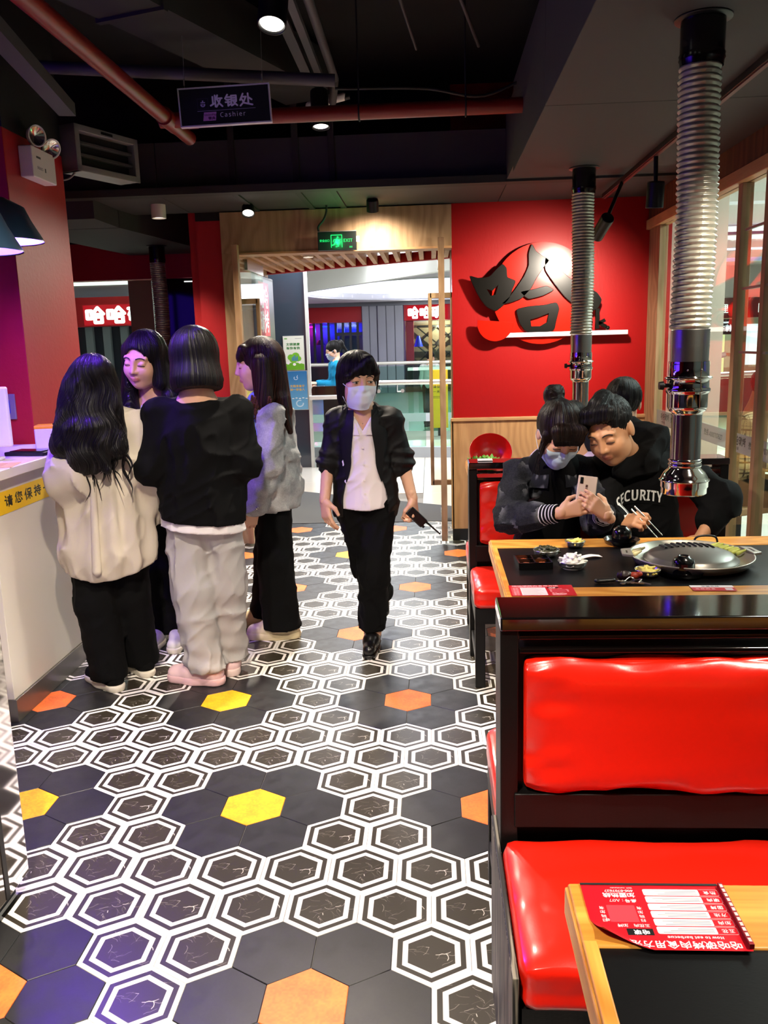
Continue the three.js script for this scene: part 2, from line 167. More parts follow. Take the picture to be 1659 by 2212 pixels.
{
  const floor = structGroup('floor', 'floor of hexagonal tiles, patterned marble with black rosettes and orange or yellow centres');
  part('bed', bx(-4.6, 1.72, -0.2, -0.004, -8.3, 2.6), std(0x8c8a86, 0.9), floor, 'grey jointing between the tiles');
  camera.updateMatrixWorld(); camera.updateProjectionMatrix();
  const g0 = tileGeo(), turned = [0, 1, 2].map((k) => g0.clone().rotateY(0)), list = [];
  for (let r = -9; r <= 26; r++) for (let n = -20; n <= 11; n++) {
    const i = n + (((r % 2) + 2) % 2) * 0.5, x = X0 + i * W, d = D0 + r * ROW;
    if (x > 1.68 || (d > 7.1)) continue;
    const p = new THREE.Vector3(x, 0, -d).project(camera), seen = p.z < 1 && Math.abs(p.x) < 1.06 && Math.abs(p.y) < 1.06 && !(x > 0.2 && d < 3.5) && !(x < -1.72 && d < 4.2) && !(x < -1.22 && d < 2.1);
    list.push({ x, d, kind: tileKind(r, i), v: Math.floor(hash(r, n * 7, 3) * 3), seen, tilt: hash(r, n, 9) });
  }
  list.sort((a, b) => (b.seen - a.seen) || (a.d - b.d));
  const mat = (t) => (Array.isArray(tileM[t.kind]) ? tileM[t.kind][t.v % tileM[t.kind].length] : tileM[t.kind]);
  const rest = new Map();
  list.forEach((t, n) => {
    if (n < 300 && t.seen) { const m = part(numbered('tile'), g0, mat(t), floor); m.position.set(t.x, (t.tilt - 0.5) * 0.0008, -t.d); m.rotation.set((t.tilt - 0.5) * 0.004, 0, (hash(n, 5) - 0.5) * 0.004); } else { const k = mat(t); if (!rest.has(k)) rest.set(k, []); rest.get(k).push(g0.clone().translate(t.x, (t.tilt - 0.5) * 0.0008, -t.d)); }
  });
  const mats = [...rest.keys()], geo = mergeGeometries(mats.map((k) => mergeGeometries(rest.get(k))), true);
  const far = part('far_tiles', geo, mats, floor, 'hexagonal tiles farther off and under the furniture'); far.userData.kind = 'stuff';
  // entrance mat and the mall's own floor beyond the slanted shop front
  const slab = (pts, y0, y1) => { const g = extr(shapeOf(pts.map((p) => [p[0], p[1]])), y1 - y0); g.rotateX(-Math.PI / 2); return g.translate(0, y0, 0); };   // pts are x, depth
  tag(part('entrance_mat', slab([[-1.6, 7.17], [0.2, 7.17], [0.2, 7.83], [-1.6, 8.93]], -0.02, 0.004), std(0x4a4d50, 0.95, 0, { bumpMap: rep(T.fine, 4), bumpScale: 0.002 }), scene), 'dark grey ribbed entrance mat lying in the doorway', 'mat');
  const mallTile = std(0xd8d2c6, 0.16);
  const mf = structGroup('floor_mall', 'pale polished stone floor of the mall outside');
  part('bed', slab([[-12, 16.6], [-12, 7.5], [-4.7, 8.3], [-1.75, 9], [0.3, 7.75], [1.75, 6.9], [1.75, 0.5], [9, 0.5], [9, 13.5]], -0.3, -0.006), std(0x77736c, 0.8), mf);
  const tg = rb(0.795, 0.02, 0.795, 0.003, 0, -0.01, 0, 1), inside = (x, d) => d > 7.83 - (x - 0.217) * 0.6 + (x < -1.7 ? 0.2 : 0) && x > -8 && d < 13.2;
  let n = 0; for (let i = -12; i < 12; i++) for (let j = 0; j < 18; j++) { const x = i * 0.8 + 0.3, d = 1 + j * 0.8; if (x > 1.75 + 0.42 ? d > 12.6 : !inside(x, d)) continue; if (x > 6 || x < -6) continue; const m = part(numbered('floor_tile'), tg, mallTile, mf); m.position.set(x, 0, -d); n++; }
}

// ---------- walls ----------
{
  struct('wall_back', bx(0.165, 1.75, 0, 3.3, -6.63, -6.48), M.redWall, 'glossy red wall carrying the round logo sign');
  const wains = structGroup('trim_1', 'oak wainscot panelling below the red wall');
  part('panel', triUV(bx(0.15, 1.6, 0.09, 0.925, -6.48, -6.455, 0.003), 1.2, 1.2, 'y'), M.oak, wains); part('cap', triUV(bx(0.145, 1.6, 0.925, 0.95, -6.48, -6.44, 0.004), 1, 1, 'x'), M.oak, wains);
  part('panel_edge', triUV(bx(0.145, 0.165, 0.09, 0.93, -6.62, -6.455, 0.003), 1.2, 1.2, 'y'), M.oak, wains);
  struct('baseboard_back', bx(0.15, 1.6, 0, 0.09, -6.49, -6.452), M.black);
  struct('wall_front_strip', bx(-1.72, -1.53, 0, 2.44, -6.6, -6.47), M.redPaint, 'narrow red wall strip left of the doorway');
  struct('wall_front_upper', bx(-1.72, -1.53, 2.44, 3.3, -6.6, -6.47), M.ceil);
  struct('wall_over_door', bx(-1.53, 0.165, 2.49, 3.3, -6.6, -6.47), M.ceil);
  const dd = structGroup('door_1', 'wide doorway lined with oak under a deep wooden fascia');
  part('fascia', triUV(bx(-1.53, 0.165, 2.2, 2.492, -6.6, -6.435, 0.003), 1.1, 1.1, 'y', 0.3), M.oakGrey, dd, 'wood veneer fascia over the doorway'); part('fascia_lip', triUV(bx(-1.42, 0.165, 2.188, 2.203, -6.6, -6.425), 1, 1, 'x'), M.oak, dd);
  part('jamb', triUV(bx(-1.53, -1.44, 0, 2.2, -6.6, -6.435, 0.003), 1.2, 1.2, 'y'), M.oakGrey, dd);
  part('side_lining', triUV(bx(-1.7, -1.66, 0, 2.32, -8.95, -6.6), 1, 1, 'y'), M.oak, dd); part('side_lining', triUV(bx(0.18, 0.22, 0, 2.32, -7.8, -6.63), 1, 1, 'y'), M.oak, dd);
  // passage ceiling of oak battens under a panel, ending in a slanted red beam
  const pc = structGroup('ceiling_passage', 'oak batten ceiling of the entrance passage');
  part('panel', triUV((() => { const g = extr(shapeOf([[-1.7, 6.55], [0.2, 6.55], [0.2, 7.9], [-1.7, 9.04]]), 0.04); g.rotateX(-Math.PI / 2); return g.translate(0, 2.36, 0); })(), 1, 1, 'x'), M.oak, pc);
  for (let k = 0; k < 17; k++) { const x = -1.6 + k * 0.108, d1 = 7.83 - (x - 0.217) * 0.6 - 0.04; part(numbered('batten'), triUV(bx(x, x + 0.04, 2.25, 2.36, -d1, -6.62, 0.002), 1, 1, 'z', k * 0.13), M.oak, pc); }
  struct('trim_2', beam([-1.72, 2.285, -8.99], [0.3, 2.285, -7.78], 0.07, 0.08), M.redPaint, 'red beam across the slanted shop front');
  // right side: oak header and posts of the glass front
  const hd = structGroup('window_1', 'long glass shop window with oak posts on the right');
  part('header', triUV(bx(1.58, 1.72, 2.33, 3.3, -6.48, 2.5, 0.004), 1.1, 1.1, 'y'), std(0xffffff, 0.6, 0, { map: woodTex([0.42, 0.26, 0.14], [0.26, 0.14, 0.07], 77, 9) }), hd, 'dark stained wood header'); part('rail', triUV(bx(1.565, 1.66, 2.27, 2.335, -6.48, 2.5, 0.004), 1, 1, 'z'), M.oak, hd);
  part('sill', triUV(bx(1.57, 1.68, 0, 0.1, -6.48, 2.5, 0.004), 1, 1, 'z'), M.oakGrey, hd);
  for (const [z0, z1] of [[-6.48, -6.2], [-4.68, -4.62], [-4.31, -4.26], [-2.4, -2.3], [-0.4, -0.3], [1.6, 1.7]]) part('post', triUV(bx(1.59, 1.65, 0.1, 2.27, z0, z1, 0.004), 1, 1, 'y', z0), M.oakGrey, hd);
  for (const [z0, z1] of [[-6.2, -4.68], [-4.62, -4.31], [-4.26, -2.4], [-2.3, -0.4], [-0.3, 1.6]]) part('pane', bx(1.612, 1.622, 0.1, 2.27, z0, z1), M.glass, hd);
  for (const y of [1.74, 2.03, 1.42]) part('glazing_bar', bx(1.6, 1.612, y, y + 0.012, -4.58, -4.22), M.greyMetal, hd);
  // far left dining corner
  struct('wall_left_back', mrg([bx(-4.6, -3.5, 0, 2.42, -8.2, -8.05), bx(-2.0, -1.7, 0, 2.42, -8.2, -8.05), bx(-4.6, -1.7, 2.17, 2.5, -8.2, -8.05), bx(-3.5, -2, 0, 0.9, -8.2, -8.05)]), M.redPaint, 'red wall with a window at the far left');
  struct('wall_left_back_upper', bx(-4.6, -1.7, 2.5, 3.3, -8.2, -8.05), M.ceil);
  struct('wall_passage', bx(-1.78, -1.7, 0, 3.3, -9, -6.5), M.redPaint);
  const w2 = structGroup('window_2', 'interior window to the mall at the far left'); part('pane', bx(-3.5, -2.52, 0.9, 2.17, -8.14, -8.13), M.glass, w2); part('mullion', bx(-2.56, -2.53, 0.9, 2.17, -8.15, -8.1), M.greyMetal, w2);
  part('left_pier', bx(-3.15, -2.9, 0, 3, -9.2, -9), std(0x6e6a66, 0.6), w2, 'grey pier outside'); part('dark_pane', bx(-2.52, -2, 0.9, 2.17, -8.14, -8.12), phys(0x0c0b0a, 0.05, { specularIntensity: 1 }), w2, 'dark reflecting pane'); part('light_strip', bx(-2.3, -2.0, 2.135, 2.145, -8.118, -8.11), glow(0xffffff, 1.2), w2);
  struct('wall_left', bx(-4.7, -4.6, 0, 3.3, -8.2, 2.6), M.redPaint); struct('wall_near', bx(-4.6, 1.72, 0, 3.3, 2.5, 2.6), std(0x3a1512, 0.7), null);
  // column by the counter
  const c = structGroup('column', 'red painted column at the end of the counter, black above'); part('shaft', triUV(bx(-2.8, -2.05, 0, 2.6, -4.95, -4.27, 0.004), 1), M.redPaint, c); part('upper_shaft', bx(-2.8, -2.05, 2.6, 3.3, -4.95, -4.27), M.ceil, c);
  struct('ceiling', bx(-4.7, 1.75, 3.3, 3.45, -8.3, 2.6), M.ceil, 'black painted ceiling');
}


// ---------- benches and tables ----------
function cushion(w, h, d, r, bulge, axis, wr, seed) {             // rounded pad, bulging on the +axis face, with slack folds along its border
  const g = mergeVertices((() => { const b = new THREE.BoxGeometry(w, h, d, 44, 26, 12); b.deleteAttribute('uv'); b.deleteAttribute('normal'); return b; })(), 1e-5), p = g.attributes.position, H = [w / 2, h / 2, d / 2], A = { x: 0, y: 1, z: 2 }[axis], o = [0, 1, 2].filter((k) => k !== A);
  for (let i = 0; i < p.count; i++) {
    const q = [p.getX(i), p.getY(i), p.getZ(i)], u = q[o[0]] / H[o[0]], v = q[o[1]] / H[o[1]], side = q[A] / H[A], c = q.map((x, k) => clamp(x, -H[k] + r, H[k] - r)), e = sub3(q, c), l = Math.hypot(...e);
    let n = l > 1e-6 ? add3(c, mul3(e, r / Math.max(l, r * 0.999) * Math.min(1, l / r) )) : q; if (l > 1e-6) n = add3(c, mul3(norm3(e), Math.min(r, l)));
    const dome = (1 - Math.pow(Math.abs(u), 4)) * (1 - Math.pow(Math.abs(v), 4)), border = smooth(0.72, 0.96, Math.max(Math.abs(u) * 1.0, Math.abs(v)));
    n[A] += side * bulge * dome + (side > 0.5 ? wr * border * (vnoise(u * 9 + 20, v * 5 + 9, seed) - 0.5) * 2 + wr * 0.7 * (vnoise(u * 3 + 5, v * 3, seed + 3) - 0.5) : 0);
    if (Math.abs(v) > 0.9) n[o[1]] += (vnoise(u * 7 + 11, side * 2, seed + 5) - 0.5) * wr * 2.4 * Math.sign(v);
    p.setXYZ(i, ...n);
  }
  g.computeVertexNormals(); return triUV(g, 2);
}
const worn = std(0xffffff, 0.55, 0, { map: texel(256, 256, (x, y) => { const s = vnoise(x * 5, y * 60, 4, 5, 60), t = vnoise(x * 9, y * 140, 6, 9, 140), w = smooth(0.55, 0.8, s * 0.6 + t * 0.5 + vnoise(x * 5, y * 4, 2, 5, 4) * 0.25 - 0.1); return [0.05 + 0.42 * w, 0.045 + 0.40 * w, 0.04 + 0.35 * w]; }) });
function bench(label, sides, x, z) {
  const t = thing('booth_bench', label, 'bench', [x, 0, z], 0);
  const w = 1.2, hw = w / 2, gap = 0.075;
  part('top_cap', rb(w, 0.03, gap * 2, 0.004, 0, 0.945, 0), M.lacquer, t, 'glossy black top board');
  for (const s of [-1, 1]) part('post', triUV(bx(s * hw, s * (hw - 0.038), 0, 0.93, -gap + 0.01, gap - 0.01, 0.003), 2, 2, 'y'), M.blackWood, t);
  for (const y of [0.908, 0.878]) part('slat', bx(-hw + 0.04, hw - 0.04, y, y + 0.01, -gap + 0.02, gap - 0.012, 0.002), M.lacquer, t);
  part('back_panel', bx(-hw + 0.03, hw - 0.03, 0.25, 0.876, -0.04, 0.04), M.blackWood, t);
  for (const s of sides) {                                        // +1 faces the camera
    const b = part('back_cushion', cushion(w - 0.1, 0.3, 0.05, 0.022, 0.014, 'z', 0.007, 5 + s), M.pvc, t); b.position.set(0, 0.715, s * 0.055); if (s < 0) b.rotation.y = Math.PI;
    const q = part('seat_cushion', cushion(w - 0.004, 0.1, 0.4, 0.028, 0.012, 'y', 0.004, 15 + s), M.pvc, t); q.position.set(0, 0.415, s * (gap + 0.2)); if (s < 0) q.rotation.y = Math.PI;
    part('seat_frame', bx(-hw + 0.006, hw - 0.006, 0.3, 0.37, s * gap, s * (gap + 0.385)), M.blackWood, t);
    for (const k of [-1, 1]) { part('front_leg', triUV(bx(k * (hw - 0.006), k * (hw - 0.05), 0, 0.3, s * (gap + 0.34), s * (gap + 0.38), 0.003), 2, 2, 'y'), M.blackWood, t); part('side_rail', triUV(bx(k * (hw - 0.008), k * (hw - 0.035), 0.1, 0.14, s * gap, s * (gap + 0.35), 0.003), 2, 2, 'z'), M.blackWood, t); }
    part('back_rail', bx(-hw + 0.03, hw - 0.03, 0.48, 0.56, s * 0.03, s * (gap - 0.005), 0.003), M.blackWood, t);
  }
  return t;
}
const nearBench = bench('nearest red booth bench with glossy black top board, in the right foreground', [1, -1], 0.735, -1.757);
part('worn_side_panel', triUV(bx(-0.612, -0.6, 0, 0.44, -0.05, 0.47, 0.003), 1.2, 2.4, 'y'), worn, nearBench, 'worn black side board with bare wood showing');
bench('red and black booth bench that the couple sit on', [1, -1], 0.77, -4.03);
function boothTable(label, x, z, flyer) {
  const t = thing('booth_table', label, 'table', [x, 0, z]), hx = 0.55, hz = 0.4, y = 0.75;
  for (const s of [-1, 1]) { part('edge_plank', triUV(bx(-hx, hx, y - 0.042, y, s * hz, s * (hz - 0.132), 0.004), 1.4, 1.4, 'x', s * 0.3 + x), M.pine, t, 'pine edge plank'); part('end_plank', triUV(bx(s * hx, s * (hx - 0.02), y - 0.042, y + 0.0005, -hz + 0.12, hz - 0.12, 0.003), 1.4, 1.4, 'z', s), M.pine, t); }
  for (const s of [-1, 1]) part('end_trim', triUV(bx(s * (hx + 0.004), s * (hx - 0.006), y - 0.05, y - 0.006, -hz, hz, 0.003), 1.4, 1.4, 'z', s + 3), M.pine, t);
  part('stone_top', bx(-hx + 0.018, hx - 0.018, y - 0.03, y - 0.003, -hz + 0.131, hz - 0.131), M.stone, t, 'black stone inset');
  part('apron', bx(-hx + 0.06, hx - 0.06, 0.6, y - 0.04, -hz + 0.08, hz - 0.08), M.blackWood, t); part('pedestal', bx(-0.2, 0.25, 0, 0.62, -0.18, 0.18, 0.004), M.blackWood, t);
  return t;
}
boothTable('nearest pine edged table with black stone top, cut off by the lower right corner', 0.735, -0.71);
boothTable('pine edged table with black stone top and a grill pan, before the couple', 0.77, -2.877);
boothTable('table behind the couple, nearly hidden by them and their bench', 0.77, -5.17);

// ---------- counter ----------
{
  const t = thing('cashier_counter', 'white service counter with a yellow distance tape, at the left', 'counter', [0, 0, 0]);
  part('body', bx(-2.3, -1.765, 0.098, 1.02, -4.2, -3.24, 0.002), M.whitePanel, t, 'off-white front panel'); part('worktop', rb(0.6, 0.042, 1.0, 0.004, -2.03, 1.043, -3.73), M.cream, t); part('kick_board', bx(-2.3, -1.755, 0, 0.098, -4.2, -3.235, 0.002), std(0x6f6a62, 0.3, 0.6), t, 'grey metal kick board');
  const tape = canvas(1024, 140, (g) => { g.fillStyle = '#f2c40c'; g.fillRect(0, 0, 1024, 140); g.strokeStyle = '#17130c'; hanText(g, '请您保持一米安全', 96, 34, 70, 0.4, 9); });
  const tg = new THREE.PlaneGeometry(0.92, 0.094); tg.rotateY(Math.PI / 2); tg.translate(-1.7635, 0.921, -3.72);
  part('distance_tape', tg, std(0xffffff, 0.4, 0, { map: tape }), t, 'yellow floor distance tape with black lettering');
  const s = thing('steel_cabinet', 'tall polished steel cabinet mirroring the floor, at the left edge', 'cabinet', [0, 0, 0]);
  part('body', rb(0.5, 1.1, 0.6, 0.004, -1.436, 0.6, -1.845), M.chrome, s); part('plinth', bx(-1.68, -1.22, 0, 0.05, -2.12, -1.57), M.black, s); part('edge_strip', bx(-1.186, -1.184, 0.05, 1.15, -2.03, -2.01), M.black, s);
}


// ---------- ceiling works ----------
const M2 = { housing: std(0x101011, 0.4, 0.2), housingWhite: std(0xd8cfc4, 0.5), cable: std(0x141416, 0.7), strut: std(0x4c4a4c, 0.6, 0.3), darkDuct: std(0x2c2b28, 0.75), sleeve: std(0x4a4a4a, 0.18, 1) };
{
  const s = structGroup('ceiling_soffit', 'boxed grey air duct running over the booths');
  for (const [a, b] of [[-2.5, 0.9], [0.905, 3.81], [3.815, 5.19]]) part('duct_section', triUV(bx(0.49, 1.58, 2.47, 2.95, -b, -a, 0.003), 1), M.duct, s);
  part('slab', bx(0.49, 1.58, 2.5, 2.9, -5.69, -5.19), M.duct, s); part('flange', bx(-2.6, 1.58, 2.485, 2.53, -5.7, -5.6), M2.darkDuct, s);
  const c = structGroup('ceiling_cross_duct', 'wide dark air duct crossing above the doorway');
  for (const [a, b] of [[-2.6, -1.75], [-1.746, 0.5], [0.504, 1.58]]) part('duct_section', bx(a, b, 2.5, 2.82, -6.47, -5.7, 0.003), M.duct, c);
  for (const x of [-1.27, -0.86, -0.63]) { part('strap', mrg([bx(x, x + 0.04, 2.488, 2.5, -6.45, -5.69), bx(x, x + 0.04, 2.488, 3.3, -5.7, -5.685)]), M2.darkDuct, c); }
  const l = structGroup('ceiling_left_soffit', 'grey boxed duct over the far left booths'); part('duct_section', bx(-3.1, -2.2, 2.38, 2.7, -6.2, -5.75), M.duct, l); part('duct_section', (() => { const g = extr(shapeOf([[-2.95, 6.22], [-2.2, 6.22], [-1.95, 8.0], [-2.75, 8.0]]), 0.3); g.rotateX(-Math.PI / 2); return g.translate(0, 2.38, 0); })(), M.duct, l);
  // bare pipes and struts under the black ceiling
  const dd = thing('air_duct', 'wide dark air duct slanting under the black ceiling, behind the hanging cashier sign', 'duct', [0, 0, 0]); part('trunk', beam([-1.9, 3.12, -2.6], [-0.72, 3.12, -5.6], 0.34, 0.24), M2.darkDuct, dd); part('collar', beam([-1.32, 3.12, -4.08], [-1.31, 3.12, -4.11], 0.37, 0.27), M2.darkDuct, dd);
  const p = thing('sprinkler_pipe', 'red painted sprinkler pipe with an elbow, hung under the black ceiling', 'pipe', [0, 0, 0]);
  part('long_run', bar([-1.345, 2.7, -1.2], [-1.355, 2.7, -5.1], 0.038, 20), M.pipeRed, p); part('cross_run', bar([-1.4, 2.7, -4.7], [0.5, 2.7, -4.7], 0.038, 20), M.pipeRed, p);
  part('coupling', mrg([bar([-1.25, 2.7, -4.7], [-1.2, 2.7, -4.7], 0.046, 20), bar([-1.35, 2.7, -4.6], [-1.35, 2.7, -4.8], 0.046, 20)]), M.pipeRed, p); for (const x of [-0.35, 0.2]) part('hanger', mrg([bar([x, 2.73, -4.7], [x, 3.3, -4.7], 0.005, 6), new THREE.TorusGeometry(0.042, 0.005, 6, 20).rotateY(Math.PI / 2).translate(x, 2.7, -4.7)]), M2.cable, p);
  const run = (name, label, a, b, r, mat = M2.strut) => tag(part(numbered(name), bar(a, b, r, 12), mat, scene), label, 'pipe');
  run('conduit_pipe', 'grey conduit pipe crossing the ceiling behind the cashier sign', [-1.95, 2.9, -4.4], [-0.45, 2.8, -4.5], 0.03); run('conduit_pipe', 'higher thin conduit pipe crossing the ceiling behind the cashier sign', [-2.5, 3.0, -4.6], [-0.7, 2.86, -4.6], 0.018);
  run('conduit_pipe', 'short conduit pipe at the upper left corner, over the red sprinkler pipe', [-1.75, 2.68, -2.75], [-1.05, 2.92, -3.25], 0.018);
  tag(part('ceiling_strut', beam([-1.6, 2.72, -3.3], [-1.78, 2.7, -4.42], 0.08, 0.06), M2.strut, scene), 'grey steel strut above the red column at the upper left', 'strut');
  run('thin_rod', 'left of two thin dark rods under the ceiling, right of the spotlight rail', [-0.21, 3.05, -3.2], [-0.05, 3.05, -4.9], 0.008); run('thin_rod', 'right of two thin dark rods under the ceiling, right of the spotlight rail', [-0.03, 3.05, -3.2], [0.28, 3.05, -4.9], 0.009);
  tag(part('slack_cable', tube([[-0.5, 2.9, -5], [0, 2.88, -5], [0.3, 2.83, -5], [0.52, 2.9, -5]], 0.008, 24, 6), M2.cable, scene), 'black slack cable hanging across the dark ceiling', 'cable');
  for (const [k, d] of [2.3, 3.2, 4.1].entries()) struct('trim_' + (3 + k), bx(-0.4, 1.6, 3.18, 3.3, -d - 0.2, -d), M.ceil);
}
// ---------- spotlights ----------
function spot(label, lens, aim, o = {}) {
  const r = o.r ?? 0.045, len = o.len ?? 0.15, t = thing('spotlight', label, 'spotlight', lens, 0, o.group);
  const dir = norm3(sub3(aim, lens)); t.quaternion.setFromUnitVectors(new THREE.Vector3(0, -1, 0), v3(dir));
  part('housing', lathe([[0, len], [r * 0.9, len], [r, len - 0.008], [r, 0], [r * 0.9, 0], [r * 0.84, 0.012], [r * 0.8, 0.03]], 32), o.mat ?? M2.housing, t);
  part('lens', cyl(r * 0.82, r * 0.82, 0.006, 28).translate(0, 0.012, 0), glow(0xfff6ea, o.glow ?? 5), t, 'glowing lens');
  if (o.hang) { const e = v3(o.hang).sub(v3(lens)).applyQuaternion(t.quaternion.clone().invert()).toArray(); part('bracket', bar([0, len * 0.75, 0], e, 0.011, 10), M2.housing, t); }
  if (o.power) { const s = new THREE.SpotLight(o.color ?? WARM, o.power, 0, o.angle ?? L.trackAngle, o.pen ?? 0.7, 2); s.position.set(0, -0.012, 0); s.target.position.set(0, -1, 0); s.shadow.radius = 2.2; s.shadow.mapSize.set(1024, 1024); t.add(s, s.target); s.name = 'spot_light'; s.target.name = 'spot_aim'; }
  return t;
}
{
  const rail = thing('light_rail', 'dark metal spotlight rail running under the ceiling above the aisle', 'rail', [0, 0, 0]);
  part('rail_profile', beam([-0.52, 2.93, 0.6], [-0.57, 2.93, -5.1], 0.035, 0.03), M2.strut, rail); part('side_conduit', bar([-0.45, 2.95, 0.6], [-0.5, 2.95, -5.0], 0.022, 12), M2.strut, rail); part('rail_end', bar([-0.5, 2.95, -5.0], [-0.53, 2.86, -5.12], 0.022, 12), M2.strut, rail); part('channel', beam([-0.62, 2.95, 0.6], [-0.64, 2.95, -5.0], 0.05, 0.02), M2.strut, rail);
  const g = 'spotlights on the rail over the aisle';
  spot('bright spotlight on the ceiling rail, nearest the camera, tilted towards it', [-0.574, 2.7, -3.44], [-0.75, 0, -2.5], { r: 0.055, len: 0.17, hang: [-0.545, 2.915, -3.44], power: L.trackSpot * 0.8, group: g });
  spot('bright spotlight at the far end of the ceiling rail, above the white sensor bar', [-0.585, 2.7, -4.98], [-0.5, 0, -4.55], { r: 0.05, len: 0.2, hang: [-0.57, 2.915, -4.98], power: L.trackSpot, group: g });
  spot('spotlight on the ceiling rail above the frame', [-0.56, 2.72, -1.7], [-1.15, 0.5, -3.4], { r: 0.055, len: 0.17, hang: [-0.537, 2.915, -1.7], power: L.trackSpot * 0.52, group: g });
  spot('spotlight on the ceiling rail above the frame, turned to the seated couple', [-0.54, 2.72, -2.5], [0.5, 0.85, -3.62], { r: 0.05, len: 0.16, hang: [-0.537, 2.915, -2.5], power: L.trackSpot * 0.45, angle: 0.42, pen: 0.9, group: g });
  spot('spotlight on the ceiling rail behind the camera', [-0.55, 2.72, -0.4], [-0.8, 0, -1.9], { r: 0.055, len: 0.17, hang: [-0.53, 2.915, -0.4], power: L.trackSpot * 1.2, group: g });
  const bar2 = thing('sensor_bar', 'short white tubular bar fixed behind the far spotlight', 'sensor', [-0.575, 2.89, -5.2]); part('tube_body', at(new THREE.CapsuleGeometry(0.022, 0.2, 6, 16), 0, 0, 0, 0, 0, Math.PI / 2 + 0.2), M.white, bar2); part('end_cap', at(cyl(0.018, 0.018, 0.03, 16), 0.12, 0.02, 0, 0, 0, Math.PI / 2 + 0.2), M2.housing, bar2);
  spot('small round ceiling spotlight glowing before the wooden fascia, left of the exit sign', [-1.25, 2.43, -6.12], [-1.1, 0, -4.6], { r: 0.045, len: 0.06, power: L.downSpot * 1.2, angle: 1.1, pen: 1 });
  spot('small black ceiling spotlight before the wooden fascia, right of the exit sign', [-0.385, 2.42, -6.15], [-0.4, 1.75, -6.45], { r: 0.042, len: 0.08, power: L.downSpot * 0.32, glow: 2, angle: 1.3, pen: 1 });
  spot('white cylinder ceiling lamp under the far left duct', [-1.86, 2.41, -6.05], [-1.86, 0, -6.05], { r: 0.05, len: 0.11, mat: M2.housingWhite, power: L.downSpot * 0.6, glow: 2.5, angle: 0.8 });
  spot('recessed spotlight in the batten ceiling of the entrance passage', [-1.0, 2.235, -7.25], [-0.95, 0, -7.2], { r: 0.045, len: 0.1, power: L.downSpot * 1.5, angle: 1.0, mat: M2.housingWhite });
  const r2 = thing('booth_light_rail', 'black spotlight rail under the soffit above the glass front', 'rail', [0, 0, 0]); part('rail_profile', bx(1.17, 1.2, 2.44, 2.47, -6.1, 0.5, 0.003), M2.housing, r2); part('rail_cover', bx(1.176, 1.194, 2.435, 2.441, -6.09, 0.49), std(0x5c1a16, 0.4), r2);
  spot('black spotlight on the booth rail aimed at the round logo', [1.03, 2.13, -5.5], [0.8, 1.6, -6.3], { r: 0.04, len: 0.17, hang: [1.175, 2.44, -5.5], power: L.logoSpot, angle: 1.0, pen: 0.8 });
  spot('black downward spotlight on the booth rail beside the glass front', [1.185, 2.18, -4.75], [1.15, 0.7, -4.9], { r: 0.045, len: 0.13, hang: [1.185, 2.44, -4.75], power: L.downSpot * 0.5, glow: 2 });
  spot('spotlight on the booth rail turned to the couple\'s table', [1.185, 2.2, -2.3], [0.72, 0.85, -3.35], { r: 0.045, len: 0.13, hang: [1.185, 2.44, -2.3], power: L.downSpot * 0.6, angle: 0.6, pen: 0.8 });
  spot('spotlight on the booth rail above the nearest table', [1.185, 2.2, -1.2], [0.75, 0.4, -1.35], { r: 0.045, len: 0.13, hang: [1.185, 2.44, -1.2], power: L.downSpot * 1.05, angle: 0.75 });
}
